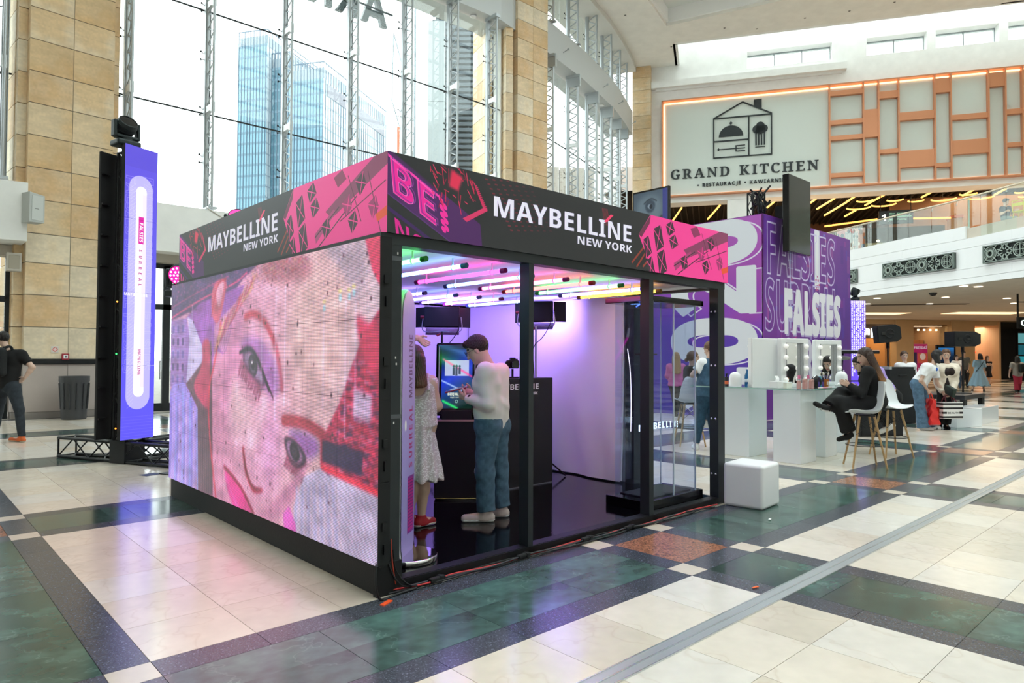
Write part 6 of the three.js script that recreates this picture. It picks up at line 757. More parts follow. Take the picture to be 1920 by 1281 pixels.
// ---------- bar stools ----------
function makeStool(lab, x, z, ry) {
  const t = thing('bar_stool', lab, 'bar stool', [x, 0, z], ry, 'white shell bar stools'), shellM = mat(0xeceff2, 0.35), P = [];
  // shell: seat pan sweeping up into the back; local +z is the front
  const prof = [[0.24, 0.735, 0.19], [0.2, 0.742, 0.215], [0.08, 0.728, 0.225], [-0.06, 0.722, 0.225], [-0.15, 0.745, 0.22], [-0.2, 0.81, 0.21], [-0.225, 0.92, 0.2], [-0.25, 1.05, 0.17], [-0.262, 1.13, 0.14], [-0.266, 1.165, 0.1]];
  const cv = new THREE.CatmullRomCurve3(prof.map((p) => V(p[2], p[1], p[0]))), NU = 30, NV = 16, pos = [], idx = [];
  for (let s = 0; s < 2; s++) for (let i = 0; i <= NU; i++) { const q = cv.getPoint(i / NU), d = cv.getTangent(i / NU), nrm = V(0, d.z, -d.y).normalize(); if (nrm.y < 0 && i < NU / 2) nrm.negate(); const nn = V(0, -d.z, d.y).normalize(); for (let j = 0; j <= NV; j++) { const a = (j / NV) * 2 - 1, lift = Math.pow(Math.abs(a), 2.4) * 0.06 * (1 - 0.55 * Math.abs(i / NU - 0.4)); const off = s ? -0.008 : 0; pos.push(q.x * a, q.y + nn.y * (lift * (-1) + off) * -1, q.z + nn.z * (lift * (-1) + off) * -1); } }
  const W = NV + 1, S = (NU + 1) * W; for (let i = 0; i < NU; i++) for (let j = 0; j < NV; j++) { const a = i * W + j, b = a + 1, c = a + W, d = c + 1; idx.push(a, b, c, b, d, c, S + a, S + c, S + b, S + b, S + c, S + d); }
  for (let i = 0; i < NU; i++) for (const j of [0, NV]) { const a = i * W + j, c = a + W; idx.push(a, c, S + a, c, S + c, S + a); } for (let j = 0; j < NV; j++) for (const i of [0, NU]) { const a = i * W + j, b = a + 1; idx.push(a, b, S + a, b, S + b, S + a); }
  const g = new THREE.BufferGeometry(); g.setAttribute('position', new THREE.Float32BufferAttribute(pos, 3)); g.setIndex(idx); g.computeVertexNormals(); shellM.side = THREE.DoubleSide; mesh('seat_shell', g, shellM, t);
  for (const sx of [-1, 1]) for (const sz of [-1, 1]) mesh('leg', rod([sx * 0.215, 0, sz * 0.215], [sx * 0.1, 0.71, sz * 0.09], 0.012, 12, 0.018), M.wood, t);
  mesh('foot_ring', new THREE.TorusGeometry(0.235, 0.006, 8, 40).rotateX(Math.PI / 2).translate(0, 0.3, 0), M.blackmetal, t); mesh('wire_brace', [[1, 1, -1, 1], [1, -1, -1, -1], [1, 1, 1, -1], [-1, 1, -1, -1]].flatMap(([a, b, c, d]) => [rod([a * 0.12, 0.66, b * 0.11], [c * 0.155, 0.45, d * 0.15], 0.004, 5), rod([c * 0.12, 0.66, d * 0.11], [a * 0.155, 0.45, b * 0.15], 0.004, 5)]), M.blackmetal, t); mesh('seat_mount', [bb(-0.12, 0.12, 0.695, 0.712, -0.1, 0.1)], M.blackmetal, t);
  return t;
}
const stool = makeStool('white shell bar stool with wooden legs under the black-clad long-haired woman', 7.64, 0.065, -2.5);
const copyStool = (lab, x, z, ry) => { const c = stool.clone(); c.name = numbered('bar_stool'); c.position.set(x, 0, z); c.rotation.y = ry; c.userData = { ...stool.userData, label: lab }; scene.add(c); return c; };
copyStool('white shell bar stool with wooden legs under the woman in a lilac top', 9.0, -0.05, -2.45); copyStool('white shell bar stool seen through the showcase under the black-shirted woman', 7.8, -2.8, 0.72);
// ---------- stage, speakers, instruments ----------
{
  const st = thing('stage_platform', 'low black stage platform carrying a loudspeaker at the far right', 'stage', [0, 0, 0]); mesh('deck', [bb(16.9, 18.72, 0.5, 0.6, -4.2, -1.0)], mat(0x24272b, 0.35), st); mesh('top_panel', [bb(16.92, 17.75, 0.6, 0.604, -4.18, -1.02), bb(17.77, 18.7, 0.6, 0.604, -4.18, -1.02)], mat(0x3a3e44, 0.3), st); for (const [x, z] of [[16.95, -1.05], [18.55, -1.05], [18.55, -4.1], [16.95, -4.1]]) mesh('leg', bb(x - 0.05, x + 0.16, 0, 0.5, z - 0.05, z + 0.05), M.blackmatt, st); mesh('rear_skirt', bb(16.95, 18.6, 0, 0.5, -4.2, -4.15), M.blackmatt, st);
  tag(mesh('bench_box', rb(0.8, 0.4, 0.72, 0.006, 0, 0.2, 0), M.whitegloss), 'low white gloss box bench before the stage platform', 'bench').position.set(15.25, 0, -0.82); scene.children[scene.children.length - 1].rotation.y = -0.366;
  tag(mesh('bench_box', rb(1.5, 0.38, 0.5, 0.006, 0, 0.19, 0), M.whitegloss), 'white gloss box half under the stage platform edge', 'bench').position.set(16.75, 0, -0.7);
  const spk = (lab, at, ry, w, h, polH, tilt = 0) => { const t = thing('loudspeaker', lab, 'speaker', [at[0], at[1] + polH, at[2]], ry); mesh('cabinet', prism([[-w / 2, -h / 2], [w * 0.3, -h / 2], [w / 2, -h * 0.32], [w / 2, h * 0.32], [w * 0.3, h / 2], [-w / 2, h / 2]], 0.34, 0.012).translate(0, h / 2, -0.17).rotateZ(tilt), M.blackmatt, t); mesh('grille', bb(-w / 2 - 0.02, -w / 2 - 0.01, 0.03, h - 0.03, -0.15, 0.15).rotateZ(tilt), mat(0x1a1c20, 0.9), t); mesh('woofer', [new THREE.TorusGeometry(0.1, 0.015, 8, 24).translate(-0.02, h / 2, 0.185)], M.rubber, t); mesh('handle', [rb(0.12, 0.05, 0.02, 0.008, 0.02, h / 2, 0.185), rb(0.1, 0.08, 0.02, 0.008, -w * 0.33, h / 2, 0.185)], M.blackgloss, t);
    const s = thing('speaker_stand', 'black pole stand under the ' + lab.replace('black ', ''), 'stand', at); mesh('pole', [rod([0, 0.03, 0], [0, polH, 0], 0.022, 10), rod([0, polH - 0.16, 0], [0, polH, 0], 0.04, 12)], M.blackmetal, s); mesh('base', lathe([[0, 0], [0.2, 0], [0.2, 0.015], [0.04, 0.03], [0, 0.03]], 24), M.blackmetal, s); };
  spk('black loudspeaker on a pole on the stage', [18.2, 0.604, -1.35], -0.6, 0.72, 0.36, 1.22); spk('black loudspeaker on a pole behind the sitting women', [15.85, 0, -2.35], -0.9, 0.5, 0.4, 1.9, 0.1);
  const kb = thing('keyboard', 'black keyboard piano on a stand behind the women on stools', 'keyboard', [16.6, 0, -3.35], -0.72); mesh('body', rb(1.05, 0.08, 0.3, 0.015, 0, 1.66, 0), M.blackmatt, kb); { const wk = []; for (let i = 0; i < 36; i++) wk.push(bb(-0.53 + i * 0.0295, -0.503 + i * 0.0295, 1.7, 1.71, -0.02, 0.13)); const m = mesh('white_keys', wk, M.whiteplastic, kb); m.userData.kind = 'stuff'; } mesh('stand', [rod([-0.4, 0, 0.15], [-0.4, 1.62, -0.05], 0.018), rod([0.4, 0, 0.15], [0.4, 1.62, -0.05], 0.018), rod([-0.4, 0, -0.2], [-0.4, 1.62, 0.05], 0.018), rod([0.4, 0, -0.2], [0.4, 1.62, 0.05], 0.018), rod([-0.4, 0.9, 0], [0.4, 0.9, 0], 0.018)], M.blackmetal, kb);
  const am = thing('amplifier_case', 'black equipment case in front of the seated musician', 'case', [15.1, 0, -1.9], -0.7); mesh('case', rb(0.62, 1.3, 0.4, 0.02, 0, 0.65, 0), mat(0x17191c, 0.6), am); mesh('handle', rb(0.2, 0.04, 0.03, 0.01, 0, 1.1, 0.21), M.blackmetal, am); mesh('corner', [bb(-0.315, -0.26, 1.24, 1.305, -0.2, 0.205), bb(0.26, 0.315, 1.24, 1.305, -0.2, 0.205)], M.steel, am);
  const sub = thing('subwoofer', 'large black bass cabinet on the floor behind the second bar stool', 'speaker', [11.9, 0, -1.35], -0.6); mesh('cabinet', rb(0.9, 0.75, 0.6, 0.015, 0, 0.375, 0), M.blackmatt, sub); mesh('grille', bb(-0.42, 0.42, 0.04, 0.71, 0.3, 0.31), mat(0x1b1d20, 0.95), sub); mesh('pole_cup', rod([0, 0.75, 0], [0, 0.77, 0], 0.03, 12), M.steel, sub);
  const cy = (lab, x, z, h, ry) => { const t = thing('cymbal', lab, 'cymbal', [x, 0, z], ry); mesh('cymbal', lathe([[0.01, 0.05], [0.06, 0.035], [0.24, 0.0], [0.24, -0.004], [0.05, 0.028], [0.01, 0.04]], 28).rotateZ(0.25).translate(0, h, 0), mat(0x2a2d30, 0.3, 0.6), t); mesh('stand', [rod([0, 0.35, 0], [0, h, 0], 0.012), ...[0, 2.09, 4.19].map((a) => rod([0, 0.5, 0], [0.35 * Math.cos(a), 0.01, 0.35 * Math.sin(a)], 0.01, 6))], M.blackmetal, t); };
  cy('black cymbal on a stand beside the lettered led totem', 14.6, -3.0, 1.5, 0.3); cy('second black cymbal beyond the long-haired woman', 15.4, -3.3, 1.52, 1.2); cy('low black cymbal behind the right vanity mirror', 14.0, -3.0, 1.32, 2);
  const mi = thing('microphone_stand', 'thin microphone stand beside the keyboard', 'microphone', [15.9, 0, -3.9], 0.4); mesh('pole', [rod([0, 0, 0], [0, 1.75, 0], 0.01), rod([0, 1.75, 0], [0.45, 1.95, 0], 0.008)], M.blackmetal, mi); mesh('microphone', [rod([0.45, 1.95, 0], [0.58, 2.0, 0], 0.018), ball(0.03, 0.6, 2.01, 0)], M.blackmetal, mi); mesh('base', lathe([[0, 0], [0.14, 0], [0.14, 0.012], [0, 0.015]], 20), M.blackmetal, mi);
}
// ---------- small things by the left pillar ----------
{
  const b = thing('waste_bin', 'dark grey ribbed waste bin against the sandstone pillar', 'bin', [1.02, 0, -14.92]), gm = mat(0x3c3d40, 0.55);
  mesh('body', lathe([[0, 0], [0.24, 0], [0.255, 0.02], [0.3, 0.86], [0.31, 0.88], [0.31, 0.98], [0.295, 1.0], [0.27, 1.0], [0.25, 0.93], [0.22, 0.05], [0, 0.05]], 36), gm, b); for (let i = 0; i < 12; i++) { const a = i * Math.PI / 6; mesh('rib', bar([0.262 * Math.cos(a), 0.24, 0.262 * Math.sin(a)], [0.3 * Math.cos(a), 0.84, 0.3 * Math.sin(a)], 0.02, 0.085).rotateY(0), mat(0x313236, 0.6), b); } mesh('rim', new THREE.TorusGeometry(0.3, 0.014, 8, 36).rotateX(Math.PI / 2).translate(0, 0.985, 0), gm, b);
  const fa = thing('fire_alarm', 'small red fire alarm call point on the sandstone pillar', 'alarm', [0.93, 1.45, -15.55], 0.07); mesh('housing', rb(0.15, 0.15, 0.05, 0.01, 0, 0, 0.025), mat(0xa8283a, 0.5), fa); mesh('plate', rb(0.09, 0.09, 0.01, 0.004, 0, 0, 0.053), M.whiteplastic, fa); mesh('button', rod([0, 0, 0.055], [0, 0, 0.062], 0.022, 16), mat(0x30343a, 0.5), fa);
  const sg = canvas(128, 128, (c, w, h) => { c.fillStyle = '#d8d0c8'; c.fillRect(0, 0, w, h); c.fillStyle = '#d0453f'; c.beginPath(); c.moveTo(64, 8); c.lineTo(120, 64); c.lineTo(64, 120); c.lineTo(8, 64); c.fill(); c.strokeStyle = '#f6e8e4'; c.lineWidth = 9; c.strokeRect(46, 46, 36, 36); c.beginPath(); c.moveTo(64, 20); c.lineTo(64, 108); c.moveTo(20, 64); c.lineTo(108, 64); c.stroke(); });
  const ss = thing('fire_sign', 'small square red and white safety sign above the alarm', 'sign', [0.72, 1.62, -15.535], 0.07); mesh('plate', bb(-0.075, 0.075, -0.075, 0.075, -0.03, 0.006), M.whiteplastic, ss); mesh('print', new THREE.PlaneGeometry(0.145, 0.145).translate(0, 0, 0.008), mat(0xffffff, 0.5, 0, { map: sg }), ss, true);
  const ls = thing('wall_speaker', 'pale grey box loudspeaker on the end of the left white canopy', 'speaker', [0.12, 4.45, -14.8], 0.35); mesh('cabinet', prism([[-0.1, 0], [0.2, 0.02], [0.2, 0.62], [-0.1, 0.66]], 0.3, 0.01).translate(0, 0, -0.2), mat(0xb9bdb9, 0.6), ls); mesh('grille', bb(-0.06, 0.17, 0.05, 0.6, 0.1, 0.12), mat(0xc9cdc9, 0.8), ls); mesh('badge', bb(-0.0, 0.08, 0.3, 0.315, 0.119, 0.124), mat(0x808480, 0.5), ls);
  tag(mesh('floor_sticker', [bx(0.2, 0.002, 0.16, 0.205, 0.002, -5.62, 0.3)], mat(0x3a4468, 0.6)), 'small dark blue sticker lying on the cream floor by the truss base', 'sticker');
  const wd = thing('wall_box', 'beige service box above the left entrance door', 'box', [-0.12, 3.6, -15.45]); mesh('case', rb(0.28, 0.42, 0.2, 0.01, 0, 0, 0), M.beige, wd); mesh('hatch', rb(0.2, 0.3, 0.01, 0.004, 0, 0, 0.103), mat(0xa49c8c, 0.7), wd);
}
// ---------- balcony seats ----------
function cafeChair(lab, x, z, ry) { const t = thing('cafe_chair', lab, 'chair', [x, 6.55, z], ry, 'yellow chairs on the balcony'), ym = mat(0xd8d020, 0.45, 0.2); mesh('seat', rb(0.42, 0.03, 0.42, 0.012, 0, 0.45, 0), ym, t); mesh('backrest', [rb(0.42, 0.03, 0.03, 0.012, 0, 0.84, -0.22), rb(0.42, 0.12, 0.02, 0.008, 0, 0.7, -0.22), rod([-0.19, 0.45, -0.2], [-0.19, 0.86, -0.23], 0.014), rod([0.19, 0.45, -0.2], [0.19, 0.86, -0.23], 0.014)], ym, t); for (const sx of [-1, 1]) for (const sz of [-1, 1]) mesh('leg', rod([sx * 0.2, 0, sz * 0.21], [sx * 0.17, 0.45, sz * 0.17], 0.012), ym, t); return t; }
cafeChair('yellow metal chair under the guest at the balcony glass', 28.75, -2.0, 1.3); cafeChair('yellow metal chair cut by the right edge of the photo', 27.95, -0.6, 2.2);
{ const t = thing('cafe_table', 'small dark round table between the yellow chairs on the balcony', 'table', [28.55, 6.55, -1.1]); mesh('table_top', lathe([[0, 0.72], [0.33, 0.72], [0.35, 0.735], [0.33, 0.75], [0, 0.75]], 28), M.blackmatt, t); mesh('column', rod([0, 0.02, 0], [0, 0.72, 0], 0.03, 12), M.blackmetal, t); mesh('foot', lathe([[0, 0], [0.22, 0], [0.22, 0.015], [0.03, 0.03], [0, 0.03]], 24), M.blackmetal, t); }
// ---------- people: one continuous meshed body each, clothes and hair as children ----------
const PEOPLE = {
  man: { at: [1.650, 0.062, -0.831], J: { head: [-0.121, 1.481, -0.092], neck: [-0.023, 1.324, -0.006], shL: [-0.167, 1.294, 0.092], shR: [0.16, 1.283, -0.07], elL: [-0.164, 1.021, 0.126], wrL: [-0.199, 1.052, -0.095], haL: [-0.215, 1.082, -0.178], elR: [0.16, 0.993, -0.147], wrR: [-0.013, 1.086, -0.249], haR: [-0.095, 1.116, -0.269], pel: [0, 0.831, 0], hipL: [-0.082, 0.817, 0.039], hipR: [0.092, 0.8, -0.033], knL: [-0.098, 0.428, 0.018], anL: [-0.075, 0.085, 0.015], toeL: [-0.221, 0.032, -0.095], knR: [0.116, 0.42, -0.043], anR: [0.14, 0.085, -0.032], toeR: [0.054, 0.032, -0.113] } },
  girl: { at: [1.020, 0.062, -1.045], J: { head: [-0.027, 1.405, -0.007], neck: [-0.018, 1.254, -0.004], shL: [-0.123, 1.205, -0.075], shR: [0.083, 1.205, 0.061], elL: [-0.013, 1.49, -0.155], wrL: [0.091, 1.583, -0.165], haL: [0.155, 1.543, -0.161], elR: [0.157, 0.998, 0.068], wrR: [0.257, 0.941, -0.114], haR: [0.271, 0.959, -0.196], pel: [0, 0.855, 0], hipL: [-0.048, 0.819, -0.046], hipR: [0.054, 0.818, 0.022], knL: [-0.043, 0.437, -0.026], anL: [-0.049, 0.085, -0.043], toeL: [0.089, 0.032, -0.164], knR: [0.059, 0.431, 0.013], anR: [0.034, 0.085, 0.006], toeR: [0.152, 0.032, 0.003] } },
  seatA: { at: [8.066, 0.000, 0.084], J: { head: [-0.156, 1.515, -0.124], neck: [-0.087, 1.349, -0.065], shL: [-0.289, 1.3, -0.021], shR: [0.146, 1.302, -0.083], elL: [-0.395, 0.999, -0.062], wrL: [-0.391, 1.096, -0.218], haL: [-0.463, 1.148, -0.283], elR: [0.052, 0.964, -0.167], wrR: [-0.163, 1.036, -0.254], haR: [-0.277, 1.076, -0.29], pel: [0, 0.883, 0], hipL: [-0.107, 0.859, 0.023], hipR: [0.086, 0.862, -0.044], knL: [-0.522, 0.866, -0.319], anL: [-0.389, 0.44, -0.237], toeL: [-0.512, 0.352, -0.327], knR: [-0.342, 0.992, -0.353], anR: [-0.589, 0.795, -0.438], toeR: [-0.762, 0.849, -0.542] } },
  seatB: { at: [9.657, 0.000, -0.217], J: { head: [-0.432, 1.401, -0.381], neck: [-0.286, 1.325, -0.249], shL: [-0.393, 1.268, -0.132], shR: [-0.012, 1.271, -0.215], elL: [-0.447, 0.94, -0.179], wrL: [-0.548, 1.012, -0.365], haL: [-0.592, 1.044, -0.446], elR: [-0.045, 0.923, -0.271], wrR: [-0.312, 0.995, -0.42], haR: [-0.42, 1.03, -0.478], pel: [0, 0.865, 0], hipL: [-0.11, 0.844, 0.02], hipR: [0.086, 0.834, -0.044], knL: [-0.369, 0.758, -0.208], anL: [-0.169, 0.429, -0.034], toeL: [-0.294, 0.312, -0.126], knR: [-0.136, 0.763, -0.265], anR: [0.036, 0.431, -0.062], toeR: [-0.063, 0.31, -0.158] } },
  bent: { at: [13.690, 0.000, -1.050], J: { head: [0.292, 1.555, 0.289], neck: [0.229, 1.409, 0.227], shR: [-0.061, 1.309, 0.16], shL: [0.41, 1.295, 0.186], elR: [-0.185, 1.034, 0.104], wrR: [-0.027, 0.845, 0.175], haR: [0.026, 0.756, 0.208], elL: [0.424, 0.969, 0.229], wrL: [0.42, 0.794, 0.356], haL: [0.432, 0.728, 0.391], pel: [0, 0.96, 0], hipR: [-0.116, 0.919, 0.014], hipL: [0.143, 0.912, 0.008], knR: [-0.078, 0.487, 0.049], anR: [-0.024, 0.085, 0.098], toeR: [0.029, 0.032, 0.24], knL: [0.223, 0.463, 0.081], anL: [0.297, 0.085, 0.136], toeL: [0.393, 0.032, 0.277] } },
  cream: { at: [14.348, 0.000, -0.717], J: { head: [-0.013, 1.579, 0.01], neck: [0.006, 1.409, 0.023], shR: [-0.076, 1.294, -0.125], shL: [0.11, 1.297, 0.143], elR: [-0.144, 1, -0.129], wrR: [-0.237, 0.804, -0.017], haR: [-0.251, 0.728, 0.035], elL: [0.081, 1.015, 0.148], wrL: [-0.146, 0.829, 0.136], haL: [-0.215, 0.742, 0.123], pel: [0, 0.876, 0], hipR: [-0.057, 0.842, -0.054], hipL: [0.059, 0.843, 0.054], knR: [-0.067, 0.456, -0.075], anR: [-0.084, 0.085, -0.104], toeR: [-0.303, 0.032, -0.105], knL: [0.042, 0.457, 0.025], anL: [0.016, 0.085, -0.012], toeL: [-0.114, 0.032, 0.071] } },
  musician: { at: [16.522, 0.000, -2.182], J: { head: [-0.024, 1.567, 0.001], neck: [-0.011, 1.394, 0.008], shR: [-0.137, 1.313, -0.111], shL: [0.128, 1.315, 0.133], elR: [-0.126, 1.045, -0.178], wrR: [-0.288, 0.972, -0.017], haR: [-0.338, 0.961, 0.046], elL: [0.228, 1.047, 0.149], wrL: [-0.124, 0.973, 0.135], haL: [-0.251, 0.962, 0.126], pel: [0, 0.834, 0], hipR: [-0.058, 0.793, -0.055], hipL: [0.07, 0.794, 0.062], knR: [-0.061, 0.433, -0.07], anR: [-0.054, 0.085, -0.075], toeR: [-0.258, 0.032, -0.047], knL: [0.077, 0.434, 0.057], anL: [0.093, 0.085, 0.061], toeL: [-0.054, 0.032, 0.141] } },
  blouse: { at: [36.026, 0.000, -5.951], J: { head: [-0.023, 1.579, 0.001], neck: [-0.01, 1.411, 0.008], shR: [-0.133, 1.346, -0.107], shL: [0.134, 1.347, 0.139], elR: [-0.166, 1.099, -0.146], wrR: [-0.191, 0.867, -0.109], haR: [-0.201, 0.79, -0.107], elL: [0.167, 1.076, 0.161], wrL: [0.114, 0.843, 0.172], haL: [0.104, 0.766, 0.174], pel: [0, 0.893, 0], hipR: [-0.057, 0.867, -0.053], hipL: [0.067, 0.868, 0.061], knR: [-0.164, 0.456, -0.03], anR: [-0.12, 0.085, 0], toeR: [-0.35, 0.032, 0.058], knL: [0.219, 0.503, 0.054], anL: [0.477, 0.085, 0.009], toeL: [0.304, 0.032, 0.051] } },
  dark: { at: [38.042, 0.000, -6.128], J: { head: [-0.036, 1.789, -0.007], neck: [-0.012, 1.6, 0.009], shR: [-0.13, 1.518, -0.102], shL: [0.129, 1.519, 0.136], elR: [-0.086, 1.219, -0.14], wrR: [-0.177, 0.95, -0.096], haR: [-0.167, 0.842, -0.077], elL: [0.154, 1.222, 0.15], wrL: [0.023, 0.952, 0.156], haL: [-0.019, 0.872, 0.142], pel: [0, 1.004, 0], hipR: [-0.059, 0.95, -0.056], hipL: [0.08, 0.95, 0.073], knR: [-0.167, 0.519, -0.033], anR: [-0.023, 0.085, -0.049], toeR: [-0.274, 0.032, -0.012], knL: [0.108, 0.517, 0.085], anL: [0.312, 0.085, 0.056], toeL: [0.158, 0.032, 0.115] } },
  bluedress: { at: [35.030, 0.000, -4.827], J: { head: [0.013, 1.653, 0.036], neck: [0.008, 1.468, 0.025], shL: [-0.136, 1.393, -0.11], shR: [0.155, 1.395, 0.158], elL: [-0.109, 1.145, -0.161], wrL: [0.068, 0.921, -0.141], haL: [0.123, 0.846, -0.134], elR: [0.196, 1.123, 0.188], wrR: [0.343, 0.923, 0.153], haR: [0.374, 0.848, 0.125], pel: [0, 0.924, 0], hipL: [-0.072, 0.899, -0.067], hipR: [0.073, 0.9, 0.067], knL: [-0.118, 0.454, -0.124], anL: [-0.32, 0.085, -0.185], toeL: [-0.101, 0.032, -0.258], knR: [0.137, 0.455, 0.111], anR: [0.316, 0.085, 0.13], toeR: [0.574, 0.032, 0.093] } },
  pinktrousers: { at: [35.746, 0.000, -3.489], J: { head: [-0.042, 1.548, -0.014], neck: [-0.029, 1.354, -0.009], shL: [-0.189, 1.28, -0.158], shR: [0.133, 1.282, 0.139], elL: [-0.194, 1.036, -0.24], wrL: [-0.225, 0.792, -0.276], haL: [-0.224, 0.719, -0.277], elR: [0.191, 1.039, 0.185], wrR: [0.345, 0.817, 0.115], haR: [0.371, 0.767, 0.07], pel: [0, 0.795, 0], hipL: [-0.071, 0.77, -0.067], hipR: [0.072, 0.771, 0.066], knL: [-0.047, 0.429, -0.055], anL: [-0.146, 0.085, -0.02], toeL: [0.083, 0.032, -0.084], knR: [0.078, 0.43, 0.061], anR: [0.171, 0.085, 0], toeR: [0.418, 0.032, -0.047] } },
  blackdress: { at: [44.289, 0.000, -6.490], J: { head: [-0.015, 1.592, 0.011], neck: [-0.011, 1.408, 0.009], shR: [-0.133, 1.316, -0.107], shL: [0.125, 1.317, 0.132], elR: [-0.185, 1.101, -0.162], wrR: [-0.255, 0.858, -0.098], haR: [-0.255, 0.798, -0.073], elL: [0.175, 1.073, 0.17], wrL: [0.038, 0.829, 0.171], haL: [-0.008, 0.769, 0.155], pel: [0, 0.827, 0], hipR: [-0.056, 0.796, -0.052], hipL: [0.068, 0.797, 0.062], knR: [-0.179, 0.431, -0.042], anR: [-0.031, 0.085, -0.052], toeR: [-0.29, 0.032, -0.021], knL: [0.075, 0.43, 0.057], anL: [0.284, 0.085, 0.034], toeL: [0.105, 0.032, 0.072] } },
  guest: { at: [29.623, 6.550, -2.680], J: { head: [0.033, 1.085, 0.052], neck: [0.006, 0.888, 0.021], shR: [-0.219, 0.782, -0.054], shL: [0.281, 0.86, 0.069], elR: [-0.29, 0.544, -0.059], wrR: [-0.262, 0.647, 0.106], haR: [-0.211, 0.664, 0.181], elL: [0.316, 0.621, 0.162], wrL: [0.162, 0.702, 0.295], haL: [0.182, 0.718, 0.342], pel: [0, 0.432, 0], hipR: [-0.123, 0.372, 0.007], hipL: [0.155, 0.41, 0.021], knR: [0.152, 0.413, 0.277], anR: [0.143, 0.103, 0.258], toeR: [0.241, 0.038, 0.374], knL: [0.466, 0.459, 0.268], anL: [0.472, 0.147, 0.264], toeL: [0.571, 0.082, 0.38] } },
  denim: { at: [7.540, 0.000, -2.308], J: { head: [0.1, 1.633, -0.02], neck: [0.041, 1.476, 0.016], shL: [-0.078, 1.398, -0.029], shR: [0.158, 1.398, 0.081], elL: [-0.195, 1.199, -0.143], wrL: [0.031, 1.335, -0.175], haL: [0.114, 1.422, -0.177], elR: [0.275, 1.179, 0.06], wrR: [0.304, 1.299, -0.114], haR: [0.273, 1.369, -0.195], pel: [0, 0.871, 0], hipL: [-0.049, 0.819, -0.048], hipR: [0.085, 0.818, 0.035], knL: [-0.068, 0.457, -0.077], anL: [-0.129, 0.085, -0.118], toeL: [-0.036, 0.032, -0.226], knR: [0.096, 0.456, 0.047], anR: [0.142, 0.085, 0.038], toeR: [0.253, 0.032, -0.067] } },
  blacktee: { at: [7.847, 0.000, -2.843], J: { head: [0.061, 1.484, 0.077], neck: [0.024, 1.329, 0.038], shL: [0.113, 1.272, -0.072], shR: [-0.09, 1.268, 0.121], elR: [-0.126, 1.053, 0.122], wrR: [-0.007, 0.917, 0.16], haR: [0.052, 0.88, 0.185], elL: [0.142, 1.05, -0.08], wrL: [0.191, 0.914, 0.015], haL: [0.214, 0.879, 0.063], pel: [0, 0.846, 0], hipR: [-0.071, 0.824, 0.056], hipL: [0.086, 0.814, -0.045], knR: [0.209, 0.843, 0.302], anR: [0.171, 0.409, 0.253], toeR: [0.273, 0.329, 0.344], knL: [0.377, 0.843, 0.212], anL: [0.345, 0.402, 0.168], toeL: [0.448, 0.32, 0.26] } },
  pinksweater: { at: [12.318, 0.000, -6.067], J: { head: [-0.023, 1.515, 0.001], neck: [-0.02, 1.342, -0.001], shL: [-0.136, 1.261, -0.111], shR: [0.109, 1.262, 0.115], elL: [-0.153, 1.034, -0.162], wrL: [0.028, 0.91, -0.175], haL: [0.111, 0.895, -0.168], elR: [0.17, 1.035, 0.137], wrR: [0.216, 0.911, -0.002], haR: [0.21, 0.895, -0.076], pel: [0, 0.822, 0], hipL: [-0.058, 0.781, -0.055], hipR: [0.07, 0.782, 0.063], knL: [-0.011, 0.408, -0.024], anL: [0.015, 0.085, -0.01], toeL: [0.135, 0.032, -0.107], knR: [0.087, 0.409, 0.067], anR: [0.113, 0.085, 0.08], toeR: [0.254, 0.032, 0.003] } },
  walker: { at: [-0.695, 0.000, -10.731], J: { head: [-0.082, 1.768, -0.05], neck: [-0.025, 1.596, -0.003], shL: [-0.163, 1.504, -0.215], shR: [0.164, 1.488, 0.169], elL: [-0.289, 1.255, -0.393], wrL: [-0.225, 1.052, -0.409], haL: [-0.191, 0.976, -0.448], elR: [0.312, 1.27, 0.271], wrR: [0.216, 1.097, 0.231], haR: [0.173, 1.042, 0.162], pel: [0, 0.968, 0], hipL: [-0.058, 0.919, -0.137], hipR: [0.069, 0.925, 0.117], knL: [-0.096, 0.502, -0.267], anL: [-0.131, 0.085, -0.286], toeL: [-0.241, 0.032, -0.5], knR: [0.147, 0.555, 0.204], anR: [0.192, 0.085, 0.203], toeR: [0.068, 0.032, -0.051] } },
};
const sub = (a, b) => [a[0] - b[0], a[1] - b[1], a[2] - b[2]], add = (a, b, k = 1) => [a[0] + b[0] * k, a[1] + b[1] * k, a[2] + b[2] * k], dot = (a, b) => a[0] * b[0] + a[1] * b[1] + a[2] * b[2], len = (a) => Math.hypot(a[0], a[1], a[2]), unit = (a) => { const l = len(a) || 1; return [a[0] / l, a[1] / l, a[2] / l]; }, cross = (a, b) => [a[1] * b[2] - a[2] * b[1], a[2] * b[0] - a[0] * b[2], a[0] * b[1] - a[1] * b[0]], mix = (a, b, t) => [lerp(a[0], b[0], t), lerp(a[1], b[1], t), lerp(a[2], b[2], t)];
const smin = (a, b, k) => { const h = Math.max(k - Math.abs(a - b), 0) / k; return Math.min(a, b) - h * h * k * 0.25; };
